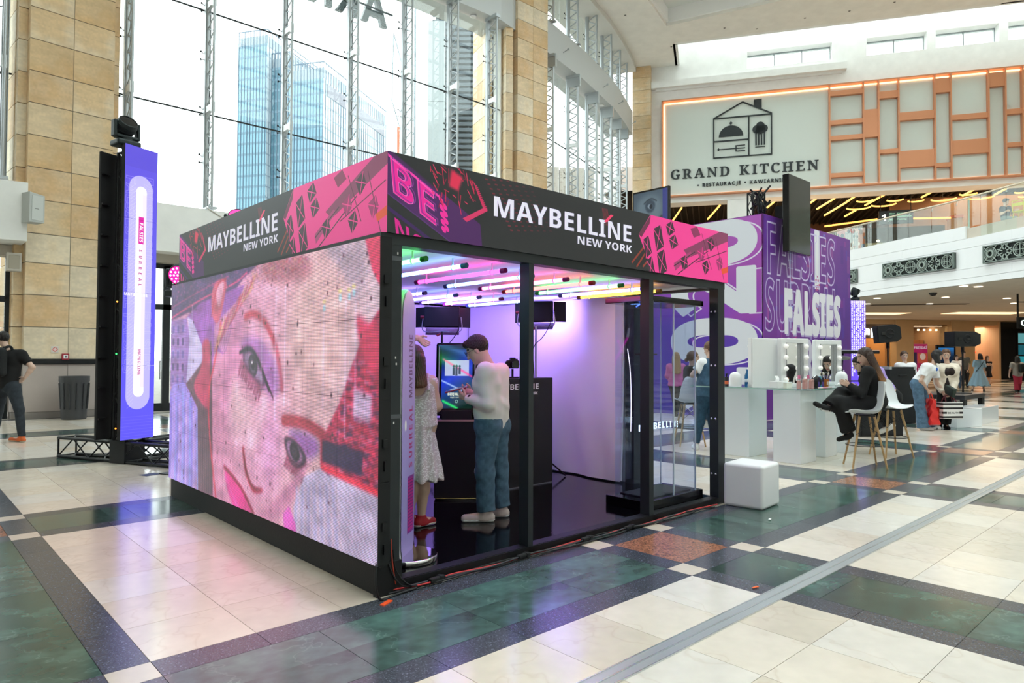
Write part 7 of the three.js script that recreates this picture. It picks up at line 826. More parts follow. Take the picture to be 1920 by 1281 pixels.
// tapered capsule
function cap(a, b, ra, rb2 = ra) { const d = sub(b, a), L2 = dot(d, d) || 1e-9; const f = (x, y, z) => { const px = x - a[0], py = y - a[1], pz = z - a[2]; const t = Math.min(1, Math.max(0, (px * d[0] + py * d[1] + pz * d[2]) / L2)); const qx = px - d[0] * t, qy = py - d[1] * t, qz = pz - d[2] * t; return Math.sqrt(qx * qx + qy * qy + qz * qz) - (ra + (rb2 - ra) * t); }; f.box = [[0, 1, 2].map((i) => Math.min(a[i] - ra, b[i] - rb2)), [0, 1, 2].map((i) => Math.max(a[i] + ra, b[i] + rb2))]; return f; }
function ell(c, r, B) { // ellipsoid in a frame [left, up, forward]
  const f = (x, y, z) => { const px = x - c[0], py = y - c[1], pz = z - c[2]; const u = px * B[0][0] + py * B[0][1] + pz * B[0][2], v = px * B[1][0] + py * B[1][1] + pz * B[1][2], w = px * B[2][0] + py * B[2][1] + pz * B[2][2]; const k0 = Math.sqrt((u / r[0]) ** 2 + (v / r[1]) ** 2 + (w / r[2]) ** 2), k1 = Math.sqrt((u / r[0] ** 2) ** 2 + (v / r[1] ** 2) ** 2 + (w / r[2] ** 2) ** 2); return k1 < 1e-9 ? -Math.min(...r) : k0 * (k0 - 1) / k1; };
  const m = Math.max(...r); f.box = [[c[0] - m, c[1] - m, c[2] - m], [c[0] + m, c[1] + m, c[2] + m]]; return f;
}
const union = (list, k) => { const f = (x, y, z) => { let d = 1e3; for (let i = 0; i < list.length; i++) { const e = list[i](x, y, z); d = d > 900 ? e : smin(d, e, list[i].k || k); } return d; }; f.box = list.reduce((b, g) => [b[0].map((v, i) => Math.min(v, g.box[0][i])), b[1].map((v, i) => Math.max(v, g.box[1][i]))], [[1e9, 1e9, 1e9], [-1e9, -1e9, -1e9]]); return f; };
const cutBy = (f, p, n) => { const g = (x, y, z) => Math.max(f(x, y, z), (x - p[0]) * n[0] + (y - p[1]) * n[1] + (z - p[2]) * n[2]); g.box = f.box; g.k = f.k; return g; };
const less = (f, h, k = 0.006) => { const g = (x, y, z) => { const a = f(x, y, z), b = -h(x, y, z); return -smin(-a, -b, k); }; g.box = f.box; return g; };
// surface nets over sparse blocks
function netMesh(f, cell, colorAt, pad = 2) {
  const lo = f.box[0].map((v) => v - pad * cell), N = f.box[1].map((v, i) => Math.ceil((v + pad * cell - lo[i]) / cell) + 1), [nx, ny, nz] = N, val = new Float32Array(nx * ny * nz).fill(1), BK = 6;
  for (let bz = 0; bz < nz; bz += BK) for (let by = 0; by < ny; by += BK) for (let bx2 = 0; bx2 < nx; bx2 += BK) {
    const h = BK / 2, d = f(lo[0] + (bx2 + h) * cell, lo[1] + (by + h) * cell, lo[2] + (bz + h) * cell), far = Math.abs(d) > BK * cell * 1.25;
    for (let k = bz; k < Math.min(bz + BK, nz); k++) for (let j = by; j < Math.min(by + BK, ny); j++) for (let i = bx2; i < Math.min(bx2 + BK, nx); i++) val[(k * ny + j) * nx + i] = far ? d : f(lo[0] + i * cell, lo[1] + j * cell, lo[2] + k * cell);
  }
  const id = new Int32Array(nx * ny * nz).fill(-1), pos = [], at = (i, j, k) => (k * ny + j) * nx + i;
  for (let k = 0; k < nz - 1; k++) for (let j = 0; j < ny - 1; j++) for (let i = 0; i < nx - 1; i++) {
    const o = at(i, j, k), v = [val[o], val[o + 1], val[o + nx], val[o + nx + 1], val[o + nx * ny], val[o + nx * ny + 1], val[o + nx * ny + nx], val[o + nx * ny + nx + 1]]; let m = 0; for (let q = 0; q < 8; q++) if (v[q] < 0) m |= 1 << q; if (m === 0 || m === 255) continue;
    let sx = 0, sy = 0, sz = 0, n = 0; const E = (a, b) => { if ((v[a] < 0) !== (v[b] < 0)) { const t = v[a] / (v[a] - v[b]); sx += lerp(a & 1, b & 1, t); sy += lerp((a >> 1) & 1, (b >> 1) & 1, t); sz += lerp(a >> 2, b >> 2, t); n++; } };
    E(0, 1); E(2, 3); E(4, 5); E(6, 7); E(0, 2); E(1, 3); E(4, 6); E(5, 7); E(0, 4); E(1, 5); E(2, 6); E(3, 7); id[o] = pos.length / 3; pos.push(lo[0] + (i + sx / n) * cell, lo[1] + (j + sy / n) * cell, lo[2] + (k + sz / n) * cell);
  }
  const idx = [], quad = (a, b, c, d, fl) => { if (a < 0 || b < 0 || c < 0 || d < 0) return; fl ? idx.push(a, b, c, a, c, d) : idx.push(a, c, b, a, d, c); };
  for (let k = 1; k < nz - 1; k++) for (let j = 1; j < ny - 1; j++) for (let i = 1; i < nx - 1; i++) { const o = at(i, j, k), s = val[o] < 0; if (s !== (val[o + 1] < 0)) quad(id[o - nx - nx * ny], id[o - nx * ny], id[o], id[o - nx], s); if (s !== (val[o + nx] < 0)) quad(id[o - 1 - nx * ny], id[o - 1], id[o], id[o - nx * ny], s); if (s !== (val[o + nx * ny] < 0)) quad(id[o - 1 - nx], id[o - nx], id[o], id[o - 1], s); }
  const g = new THREE.BufferGeometry(), nrm = new Float32Array(pos.length), e = cell * 0.5; for (let q = 0; q < pos.length; q += 3) { const x = pos[q], y = pos[q + 1], z = pos[q + 2], n = unit([f(x + e, y, z) - f(x - e, y, z), f(x, y + e, z) - f(x, y - e, z), f(x, y, z + e) - f(x, y, z - e)]); nrm[q] = n[0]; nrm[q + 1] = n[1]; nrm[q + 2] = n[2]; }
  g.setAttribute('position', new THREE.Float32BufferAttribute(pos, 3)); g.setAttribute('normal', new THREE.BufferAttribute(nrm, 3)); g.setIndex(idx);
  if (colorAt) { const c = new Float32Array(pos.length); for (let q = 0; q < pos.length; q += 3) { const k = colorAt(pos[q], pos[q + 1], pos[q + 2]); c[q] = k[0]; c[q + 1] = k[1]; c[q + 2] = k[2]; } g.setAttribute('color', new THREE.BufferAttribute(c, 3)); }
  return g;
}
const wrinkled = (f, amp, fr = 26, seed = 0) => { const g = (x, y, z) => { const d = f(x, y, z); return Math.abs(d) > 0.06 ? d : d + amp * (Math.sin(x * fr + 3 * Math.sin(y * fr * 0.4 + seed) + seed) * Math.sin(y * fr * 1.3 + 2 * Math.sin(z * fr * 0.5)) + 0.6 * Math.sin(z * fr * 1.1 + y * fr * 0.7 + seed)); }; g.box = f.box; return g; };
const SKIN = [[0.62, 0.40, 0.30], [0.66, 0.45, 0.35], [0.5, 0.3, 0.21], [0.1, 0.055, 0.035]];
const skinMat = new THREE.MeshPhysicalMaterial({ color: 0xffffff, vertexColors: true, roughness: 0.55, sheen: 0.15, sheenRoughness: 0.5 });
const cloth = (c, r = 0.88) => mat(c, r, 0, { bumpMap: T.weave, bumpScale: 0.0004 });
const denimTex = field(128, 0.3, (u, v) => { const a = fbm(n1, u * 8, v * 8, 8, 3), s = Math.sin((u + v) * 400) * 6; return [150 + 70 * (a - 0.45) + s, 160 + 70 * (a - 0.45) + s, 168 + 70 * (a - 0.45) + s]; });
const denim = (c) => mat(c, 0.85, 0, { map: denimTex, bumpMap: T.weave, bumpScale: 0.0005 });
function hand(w, h, side, B, curl, s) { // palm, four fingers, thumb
  const d = unit(sub(h, w)), n0 = unit(cross(d, B[1])), acr = unit(cross(n0, d)), o = [], palmEnd = add(w, d, 0.085 * s);
  for (let i = -1; i <= 1; i++) { const q = cap(add(add(w, d, 0.015 * s), acr, i * 0.014 * s), add(palmEnd, acr, i * 0.022 * s), 0.014 * s, 0.0125 * s); q.k = 0.016; o.push(q); }
  const pn = mulS(n0, side); const L = [0.066, 0.074, 0.069, 0.055];
  for (let i = 0; i < 4; i++) { let p = add(palmEnd, acr, (i - 1.5) * 0.0195 * s * -1), dir = d; const cu = curl * (0.9 + 0.12 * i); for (let k = 0; k < 3; k++) { const ln = L[i] * [0.45, 0.3, 0.25][k] * s; dir = unit(add(dir, pn, Math.tan(Math.min(1.2, cu * 0.55)))); const q = add(p, dir, ln), c = cap(p, q, (0.0092 - k * 0.001) * s, (0.0085 - k * 0.001) * s); c.k = k ? 0.006 : 0.008; o.push(c); p = q; } }
  let p = add(add(w, d, 0.03 * s), acr, 0.026 * s); let dir = unit(add(add(d, acr, 0.8), pn, 0.5)); for (let k = 0; k < 2; k++) { const q = add(p, dir, 0.034 * s), c = cap(p, q, (0.0115 - k * 0.001) * s, (0.01 - k * 0.001) * s); c.k = 0.009; o.push(c); p = q; dir = unit(add(dir, d, 0.7)); }
  return o;
}
const mulS = (a, k) => [a[0] * k, a[1] * k, a[2] * k];
function person(key, lab, o) {
  const { at, J } = PEOPLE[key], t = thing('person', lab, 'person', at), s = o.s || 1, fem = o.fem ? 1 : 0, cell = o.cell || 0.012, bulk = o.bulk || 1;
  const F = unit(o.face), up0 = [0, 1, 0], Lh = unit(cross(up0, F)), Uh = unit(cross(F, Lh)), HB = [Lh, Uh, F];
  const hp = (l, u, f) => add(add(add(J.head, Lh, l * s), Uh, u * s), F, f * s);
  const hb = hp(0, -0.015, -0.01); // head centre
  const H = (l, u, f) => add(add(add(hb, Lh, l * s), Uh, u * s), F, f * s);
  // skull, jaw, nose, lips, sockets, ears
  const skull = ell(H(0, 0.03, -0.012), [0.073 * s, 0.093 * s, 0.094 * s], HB), jaw = ell(H(0, -0.04, 0.018), [0.054 * s, 0.07 * s, 0.064 * s], HB); jaw.k = 0.04;
  const nose = cap(H(0, 0.012, 0.08), H(0, -0.028, 0.1), 0.008 * s, 0.0125 * s); nose.k = 0.014; const lip = ell(H(0, -0.06, 0.074), [0.023 * s, 0.009 * s, 0.01 * s], HB); lip.k = 0.008; const chin = ell(H(0, -0.092, 0.062), [0.022 * s, 0.017 * s, 0.018 * s], HB); chin.k = 0.025; const brow = cap(H(0.04, 0.03, 0.066), H(-0.04, 0.03, 0.066), 0.011 * s); brow.k = 0.02;
  const ears = [1, -1].map((q) => { const e = ell(H(q * 0.072, -0.002, -0.008), [0.011 * s, 0.031 * s, 0.019 * s], HB); e.k = 0.008; return e; });
  const eyeC = [1, -1].map((q) => H(q * 0.031, 0.01, 0.07)); let headF = union([skull, jaw, brow, nose, lip, chin, ...ears], 0.02); for (const c of eyeC) headF = less(headF, ell(add(c, F, 0.018 * s), [0.017 * s, 0.011 * s, 0.014 * s], HB), 0.012); headF = union([headF, ...eyeC.map((c) => { const b = cap(c, c, 0.0125 * s); b.k = 0.002; return b; })], 0.002);
  headF.k = 0.03;
  // body bones
  const hipV = unit(sub(J.hipL, J.hipR)), shV = unit(sub(J.shL, J.shR)), chest = mix(J.neck, J.pel, 0.3), waist = mix(J.neck, J.pel, 0.68), belly = mix(J.neck, J.pel, 0.82);
  const P = {}; const hw = Math.min(0.1, len(sub(J.hipL, J.hipR)) / 2 + 0.005), sw = Math.min(0.17, len(sub(J.shL, J.shR)) / 2 * 0.62);
  P.torso = [1, -1].flatMap((q) => { const a = cap(add(chest, shV, q * sw * 0.8), add(waist, unit(add(shV, hipV)), q * 0.07 * bulk), (0.112 - 0.016 * fem) * bulk * s, (0.098 - 0.02 * fem) * bulk * s), b = cap(add(waist, unit(add(shV, hipV)), q * 0.068 * bulk), add(J.pel, hipV, q * hw * 0.8), (0.098 - 0.018 * fem) * bulk * s, (0.104 + 0.006 * fem) * bulk * s); a.k = b.k = 0.07; return [a, b]; });
  const shb = cap(J.shL, J.shR, 0.056 * s); shb.k = 0.07; P.torso.push(shb); const fw = unit(cross(shV, [0, 1, 0])), fwd = dot(fw, F) > -0.35 ? (dot(unit(cross(shV, up0)), F) < 0 ? mulS(unit(cross(shV, up0)), -1) : unit(cross(shV, up0))) : fw;
  if (fem) for (const q of [1, -1]) { const b = ell(add(add(mix(J.neck, J.pel, 0.36), shV, q * 0.075), fwd, 0.085), [0.068 * s, 0.07 * s, 0.06 * s], [shV, up0, fwd]); b.k = 0.05; P.torso.push(b); }
  const limb = (a, b, ra, rb2, k) => { const c = cap(a, b, ra * s, rb2 * s); c.k = k; return c; };
  const neckC = limb(add(J.neck, [0, 1, 0], -0.02), H(0, -0.05, -0.028), 0.056 - 0.008 * fem, 0.051 - 0.008 * fem, 0.03); P.neck = [neckC];
  for (const q of ['L', 'R']) {
    const A = J['sh' + q], E = J['el' + q], W = J['wr' + q], Hn = J['ha' + q], K = J['kn' + q], An = J['an' + q], To = J['toe' + q], Hp = J['hip' + q], thin = 1 - 0.12 * fem;
    P['ua' + q] = [limb(A, E, 0.052 * thin * bulk, 0.04 * thin, 0.04)]; P['fa' + q] = [limb(E, mix(E, W, 0.35), 0.04 * thin, 0.041 * thin, 0.03), limb(mix(E, W, 0.35), W, 0.041 * thin, 0.027 * thin, 0.02)];
    P['th' + q] = [limb(Hp, K, 0.088 * bulk, 0.056, 0.05)]; P['ca' + q] = [limb(K, mix(K, An, 0.35), 0.054, 0.057, 0.03), limb(mix(K, An, 0.35), An, 0.057, 0.036, 0.03)]; P['ft' + q] = [limb(add(An, [0, 1, 0], -0.03), add(To, [0, 1, 0], 0.004), 0.036, 0.026, 0.03)];
  }
  const skin = SKIN[o.skin || 0], lipC = o.fem ? [0.5, 0.16, 0.15] : [0.52, 0.27, 0.22], hairC = new THREE.Color(o.hair), bro = [hairC.r * 0.6, hairC.g * 0.6, hairC.b * 0.6];
  const lipP = H(0, -0.06, 0.084), browP = [1, -1].map((q) => [H(q * 0.018, 0.034, 0.075), H(q * 0.05, 0.034, 0.06)]).map(([a, b]) => cap(a, b, 0.005 * s));
  const colorAt = (x, y, z) => { const p = [x, y, z]; for (const c of eyeC) { const r = len(sub(p, c)); if (r < 0.0165 * s && dot(sub(p, c), F) > 0.004 * s) { const fr = unit(sub(p, c)); return dot(fr, F) > 0.86 ? [0.02, 0.015, 0.012] : dot(fr, F) > 0.55 ? [0.6, 0.57, 0.54] : [0.2, 0.12, 0.1]; } } const e = sub(p, lipP), lu = dot(e, Uh), ll = dot(e, Lh), lf = dot(e, F); if (Math.abs(lu) < 0.009 * s && Math.abs(ll) < 0.024 * s && Math.abs(lf) < 0.02) return Math.abs(lu) < 0.0018 ? mulS(lipC, 0.5) : lipC; for (const b of browP) if (b(x, y, z) < 0.006) return bro; return skin; };
  const handL = hand(J.wrL, J.haL, 1, HB, o.curlL ?? o.curl ?? 0.5, s), handR = hand(J.wrR, J.haR, -1, HB, o.curlR ?? o.curl ?? 0.5, s);
  const limbs = ['L', 'R'].flatMap((q) => [...P['ua' + q], ...P['fa' + q], ...P['th' + q], ...P['ca' + q], ...P['ft' + q]]);
  const all = union([...P.torso, ...P.neck, ...limbs, headF], 0.04), fine = Math.min(cell, Math.max(0.0045, cell * 0.45));
  const headAll = cutBy(union([headF, ...P.neck], 0.03), add(J.neck, [0, 1, 0], 0.0), unit(sub(J.neck, hb))); headAll.box = [add(hb, [1, 1, 1], -0.17 * s), add(hb, [1, 1, 1], 0.17 * s)];
  const bodyOnly = union([...P.torso, ...P.neck, ...limbs], 0.04);
  const list = [netMesh(cutBy(bodyOnly, H(0, -0.075, -0.03), unit(sub(hb, J.neck))), cell, () => skin), netMesh(headAll, o.headCell || fine, colorAt)];
  for (const [hh, W, E] of [[handL, J.wrL, J.elL], [handR, J.wrR, J.elR]]) list.push(netMesh(union([...hh, cap(mix(W, E, 0.15), W, 0.026 * s, 0.024 * s)], 0.01), Math.max(0.0032, cell * 0.32), () => skin));
  const body = mesh('body', mergeGeometries(list.map(plain)), skinMat, t);
  // clothes: inflated copies of chosen bones, trimmed at hems
  const garment = (name, fs, m, inflate, k, amp = 0.003, c2 = cell) => { const fat = fs.map((f) => { const g = (x, y, z) => f(x, y, z) - inflate; g.box = [f.box[0].map((v) => v - inflate - 0.01), f.box[1].map((v) => v + inflate + 0.01)]; g.k = f.k; return g; }); const gm = netMesh(wrinkled(union(fat, k), amp, o.fold || 24, key.length), c2); return mesh(name, gm, m, t); };
  const dirDown = unit(sub(J.pel, J.neck));
  if (o.top) { const T0 = o.top, fs = [...P.torso.map((f) => cutBy(cutBy(f, add(mix(J.neck, J.pel, T0.hem ?? 1.02), [0, 0, 0]), dirDown), add(J.neck, up0, T0.neck ?? 0.03), mulS(dirDown, -1)))];
    for (const q of ['L', 'R']) { const A = J['sh' + q], E = J['el' + q], W = J['wr' + q]; if (T0.sleeve === 'none') continue; if (T0.sleeve === 'long') { fs.push(...P['ua' + q], ...P['fa' + q].map((f) => cutBy(f, mix(E, W, T0.cuff ?? 0.95), unit(sub(W, E))))); } else { const e = mix(A, E, T0.sleeveLen ?? 0.6), c = cap(A, E, 0.058 * s * (T0.puff || 1), 0.052 * s * (T0.puff || 1)); c.k = 0.05; fs.push(cutBy(c, e, unit(sub(E, A)))); } }
    garment(T0.name || 'shirt', fs, T0.mat, T0.inflate ?? 0.014, 0.05, T0.amp ?? 0.003); }
  if (o.jacket) { const T0 = o.jacket, fs = P.torso.map((f) => cutBy(cutBy(f, mix(J.neck, J.pel, T0.hem ?? 1.1), dirDown), add(J.neck, up0, 0.04), mulS(dirDown, -1))).map((f) => T0.open ? less(f, cap(add(add(J.neck, up0, 0.1), fwd, 0.19), add(add(J.pel, up0, -0.2), fwd, 0.19), T0.open), 0.01) : f); for (const q of ['L', 'R']) { const E = J['el' + q], W = J['wr' + q]; if (T0.sleeve !== 'none') fs.push(...P['ua' + q], ...P['fa' + q].map((f) => cutBy(f, mix(E, W, 0.95), unit(sub(W, E))))); } garment(T0.name || 'jacket', fs, T0.mat, T0.inflate ?? 0.028, 0.05, T0.amp ?? 0.004); }
  if (o.pants) { const T0 = o.pants, fs = P.torso.slice(0, 4).map((f) => cutBy(f, mix(J.neck, J.pel, T0.waist ?? 0.86), mulS(dirDown, -1)));
    for (const q of ['L', 'R']) { const K = J['kn' + q], An = J['an' + q], Hp = J['hip' + q], w = T0.wide || 0; const th = cap(Hp, K, 0.09 * bulk * s, (0.06 + w * 0.25) * s), ca = cap(K, An, (0.06 + w * 0.25) * s, (0.044 + w) * s); th.k = 0.05; ca.k = 0.04; fs.push(th, cutBy(ca, mix(K, An, T0.hem ?? 0.92), unit(sub(An, K)))); }
    garment(T0.name || 'trousers', fs, T0.mat, T0.inflate ?? 0.012, 0.05, T0.amp ?? 0.003); }
  if (o.dress) { const T0 = o.dress, ws = mix(J.neck, J.pel, 0.62), hem = [J.pel[0], T0.hemY, J.pel[2]], sk = cap(ws, hem, 0.1 * s, T0.hemR), fs = P.torso.slice(0, 5).map((f) => cutBy(cutBy(f, J.pel, dirDown), add(J.neck, up0, T0.neck ?? -0.02), mulS(dirDown, -1))); let skirt = cutBy(sk, hem, [0, -1, 0]); const sk2 = skirt; skirt = (x, y, z) => { const a = Math.atan2(z - J.pel[2], x - J.pel[0]), d = clamp((ws[1] - y) / (ws[1] - T0.hemY)); return sk2(x, y, z) + d * 0.014 * Math.sin(a * 11 + y * 3); }; skirt.box = [add(sk.box[0], [-0.02, 0, -0.02]), add(sk.box[1], [0.02, 0, 0.02])]; skirt.k = 0.05; fs.push(skirt); if (T0.sleeve) for (const q of ['L', 'R']) { const c = cap(J['sh' + q], J['el' + q], 0.06 * s, 0.075 * s); c.k = 0.04; fs.push(cutBy(c, mix(J['sh' + q], J['el' + q], T0.sleeve), unit(sub(J['el' + q], J['sh' + q])))); } if (T0.back) { const bk = add(mix(J.neck, J.pel, 0.14), fwd, -0.13); for (let i = 0; i < fs.length - 1; i++) fs[i] = less(fs[i], ell(bk, [0.085, 0.17, 0.12], [shV, up0, fwd]), 0.012); const hole = add(mix(J.neck, J.pel, 0.52), fwd, -0.12); for (let i = 0; i < fs.length - 1; i++) fs[i] = less(fs[i], ell(hole, [0.055, 0.05, 0.1], [shV, up0, fwd]), 0.008); }
    const gm = mesh('dress', netMesh(wrinkled(union(fs.map((f) => { const g = (x, y, z) => f(x, y, z) - 0.011; g.box = [add(f.box[0], [1, 1, 1], -0.02), add(f.box[1], [1, 1, 1], 0.02)]; g.k = f.k; return g; }), 0.04), 0.002, 22), Math.min(cell, 0.011)), T0.mat, t); }
  // shoes with soles
  if (o.shoes) for (const q of ['L', 'R']) { const An = J['an' + q], To = J['toe' + q], d = unit(sub(To, An)), heel = add(add(An, [0, -0.045, 0]), d, -0.035); const tilt = o.tilted; const hl = tilt ? add(An, unit(sub(J['kn' + q], An)), -0.045) : [heel[0], J['toe' + q][1] + 0.004, heel[2]]; const up = tilt ? cap(add(hl, d, -0.01), To, 0.042 * s, 0.034 * s) : cap(hl, To, 0.042 * s, 0.034 * s), col = cap(An, mix(hl, To, 0.25), 0.046 * s, 0.045 * s); up.k = col.k = 0.03; const dn = tilt ? unit(cross(cross(d, unit(sub(J['kn' + q], An))), d)) : up0; let shoeF = cutBy(union([up, cutBy(col, add(An, dn, 0.015), dn)], 0.03), add(hl, dn, -0.026 * s), mulS(dn, -1)); mesh('shoe', netMesh(shoeF, Math.min(cell, 0.008)), o.shoes.mat, t); const so = cutBy(cutBy(union([cap(hl, To, 0.045 * s, 0.037 * s)], 0.01), add(hl, dn, -0.012 * s), dn), add(hl, dn, -0.034 * s), mulS(dn, -1)); mesh('sole', netMesh(so, Math.min(cell, 0.007)), o.shoes.sole || M.whiteplastic, t); }
  // hair
  if (o.hair !== undefined) {
    const hs = o.hairStyle || 'short', rm = mat(o.hair, 0.5, 0, { bumpMap: T.grain, bumpScale: 0.001 }), Bk = mulS(F, -1), fs = [];
    const capF = ell(H(0, 0.036, -0.02), [0.086 * s, 0.1 * s, 0.102 * s], HB); const faceCut = (f) => cutBy(f, H(0, hs === 'short' ? 0.052 : 0.05, 0.05), unit(add(mulS(F, 0.8), Uh, -0.75))); let base = faceCut(capF); if (hs === 'short' || hs === 'bun') base = cutBy(base, H(0, -0.045, -0.05), unit(add(mulS(Uh, -1), F, 0.45))); fs.push(base);
    if (hs === 'short') { const fringe = cap(H(0.035, 0.085, 0.06), H(-0.035, 0.085, 0.06), 0.03 * s); fringe.k = 0.03; fs.push(fringe); }
    if (hs === 'long' || hs === 'bob') { const ln = o.hairLen || 0.3, down = unit(add([0, -1, 0], fwd, -(o.hairBack ?? 0.12))); for (let i = -3; i <= 3; i++) { const a = i * 0.52, st = H(Math.sin(a) * 0.07, -0.0, -0.03 - Math.cos(a) * 0.055), en = add(add(st, down, ln * (1 - 0.03 * Math.abs(i))), Lh, Math.sin(a) * 0.025); const c = cap(st, en, 0.034 * s, 0.026 * s); c.k = 0.03; fs.push(c); } }
    if (hs === 'bun') { const b = ell(H(0, o.bunUp ?? 0.02, -0.125), [0.035 * s, 0.035 * s, 0.03 * s], HB); b.k = 0.015; fs.push(b); }
    const hf = union(fs, 0.03), strand = (x, y, z) => { const p = sub([x, y, z], hb), a = Math.atan2(dot(p, Lh), dot(p, F)); return hf(x, y, z) + 0.0022 * Math.sin(a * 46 + 3 * Math.sin(y * 30)) + 0.0015 * Math.sin(a * 91 + y * 20); }; strand.box = [add(hf.box[0], [1, 1, 1], -0.01), add(hf.box[1], [1, 1, 1], 0.01)];
    const tip = o.hairTip && new THREE.Color(o.hairTip), hc = new THREE.Color(o.hair), hm = tip ? mat(0xffffff, 0.45, 0, { vertexColors: true }) : rm, y1 = J.head[1] - 0.05, y0 = J.head[1] - (o.hairLen || 0.3); mesh('hair', netMesh(strand, Math.min(cell, 0.0065), tip ? (x, y, z) => { const k = clamp((y1 - y) / (y1 - y0)); const c = hc.clone().lerp(tip, k * k); return [c.r, c.g, c.b]; } : null), hm, t);
  }
  return { t, J, HB, H, fwd, shV, hb, at };
}
const whiteTee = cloth(0xf2f2f4), jeansBlue = denim(0x8fb4d2), blackCloth = cloth(0x101012);
// young man with tablet phone in the booth
{
  const p = person('man', 'young man in a white long-sleeved shirt and ripped jeans looking down at a phone', { face: [-0.5, -0.42, -0.6], cell: 0.0095, headCell: 0.0042, skin: 1, hair: 0x21130f, hairStyle: 'short', top: { sleeve: 'long', mat: cloth(0xe8e4e2), inflate: 0.016, hem: 1.05, amp: 0.0035, neck: 0.035 }, pants: { name: 'jeans', mat: denim(0x86aac4), inflate: 0.014, wide: 0.022, hem: 0.93, amp: 0.004, waist: 0.9 }, shoes: { mat: cloth(0xcbb9b8) }, curl: 0.75 });
  const h = mix(p.J.haL, p.J.haR, 0.5); const ph = thing('phone', 'dark red cased phone held by the young man in the booth', 'phone', add(p.at, add(h, [-0.045, 0.03, -0.03]))); ph.rotation.set(-0.35, 0.75, 0.35); mesh('case', rb(0.13, 0.012, 0.19, 0.005), mat(0x8a2030, 0.4), ph); mesh('screen', bb(-0.058, 0.058, 0.006, 0.0072, -0.085, 0.085), mat(0x0c0e16, 0.1, 0, { emissive: 0x20305c, emissiveIntensity: 0.6 }), ph);
  const w = mix(p.J.wrL, p.J.elL, 0.12), a = unit(sub(p.J.elL, p.J.wrL)); mesh('wrist_watch', [rod(add(w, a, -0.013), add(w, a, 0.013), 0.033, 18), ball(0.018, w[0] - 0.02, w[1] + 0.024, w[2] + 0.016)], M.blackmatt, p.t);
  const e1 = p.H(0.034, 0.01, 0.098), e2 = p.H(-0.034, 0.01, 0.098); mesh('spectacles', [...[e1, e2].map((c) => { const g = new THREE.TorusGeometry(0.021, 0.0022, 6, 20); g.applyQuaternion(new THREE.Quaternion().setFromUnitVectors(V(0, 0, 1), V(...p.HB[2]))); return g.translate(...c); }), rod(p.H(0.055, 0.012, 0.096), p.H(0.08, 0.012, 0.0), 0.002, 5), rod(p.H(-0.055, 0.012, 0.096), p.H(-0.08, 0.012, 0.0), 0.002, 5), rod(p.H(0.013, 0.012, 0.1), p.H(-0.013, 0.012, 0.1), 0.002, 5)], M.blackmatt, p.t);
  const kn = add(p.J.knL, p.fwd, 0.075); mesh('jeans_rip', ball(0.03, ...kn, 0.9, 1.5, 0.5), cloth(0xd9d4d4), p.t);
}
{ const dots = canvas(256, 256, (c, w, h) => { c.fillStyle = '#cdbfc2'; c.fillRect(0, 0, w, h); const r = rngOf(3); for (let i = 0; i < 90; i++) { c.fillStyle = '#f2ecee'; const x = r() * w, y = r() * h; for (let k = 0; k < 5; k++) { c.beginPath(); c.arc(x + 6 * Math.cos(k * 1.26), y + 6 * Math.sin(k * 1.26), 4, 0, 7); c.fill(); } } }); dots.wrapS = dots.wrapT = THREE.RepeatWrapping; dots.repeat.set(7, 7);
  const p = person('girl', 'girl in a pale dotted summer dress with open back seen from behind in the booth', { face: [0.79, -0.08, -0.63], cell: 0.0095, fem: 1, s: 0.9, skin: 1, hair: 0x3a2318, hairTip: 0x6a4030, hairStyle: 'bob', hairLen: 0.23, hairBack: 0.25, dress: { hemY: 0.415, hemR: 0.2, mat: mat(0xffffff, 0.9, 0, { map: dots }), neck: -0.03, back: true }, shoes: { mat: mat(0xa81e2c, 0.6), sole: cloth(0xe9e2e0) }, curl: 0.6 });
  for (const s of [1, -1]) mesh('dress_strap', tube([add(add(mix(p.J.neck, p.J.pel, 0.3), p.shV, s * 0.09), p.fwd, -0.1), add(add(p.J.neck, p.shV, s * 0.095), [0, 0.012, 0], 1), add(add(mix(p.J.neck, p.J.pel, 0.22), p.shV, s * 0.085), p.fwd, 0.1)], 0.014, 8), mat(0xffffff, 0.9, 0, { map: dots }), p.t); }
// women at the make-up counter
{
  const p = person('seatA', 'woman in black with long ombre hair and crossed legs on the first bar stool', { face: [-0.56, -0.3, -0.77], cell: 0.011, headCell: 0.006, fem: 1, hair: 0x38241a, hairTip: 0xa87444, hairStyle: 'long', hairLen: 0.4, hairBack: 0.45, top: { name: 'blazer', sleeve: 'long', mat: blackCloth, inflate: 0.024, hem: 1.08 }, pants: { mat: cloth(0x121214), inflate: 0.016, wide: 0.045, hem: 0.9 }, shoes: { mat: cloth(0x1a1a1c) }, tilted: true, curl: 0.35 });
  const ph = thing('phone', 'dark phone in the lap hands of the woman in black', 'phone', add(p.at, add(p.J.haR, [-0.02, 0.01, -0.02]))); ph.rotation.set(0.5, 0.6, 0.2); mesh('case', rb(0.075, 0.01, 0.15, 0.004), M.blackgloss, ph); mesh('screen', bb(-0.034, 0.034, 0.005, 0.006, -0.07, 0.07), mat(0x101420, 0.1), ph);
}
person('seatB', 'woman in a lilac crop top leaning forward on the second bar stool', { face: [-0.6, -0.5, -0.62], cell: 0.013, fem: 1, hair: 0x1d1512, hairStyle: 'bob', hairLen: 0.2, hairBack: 0.1, top: { name: 'crop_top', sleeve: 'short', sleeveLen: 0.7, mat: cloth(0xa78fd2), inflate: 0.014, hem: 0.72 }, pants: { mat: blackCloth, inflate: 0.014, wide: 0.02, waist: 0.84 }, shoes: { mat: cloth(0xe9e6e2) }, tilted: true });
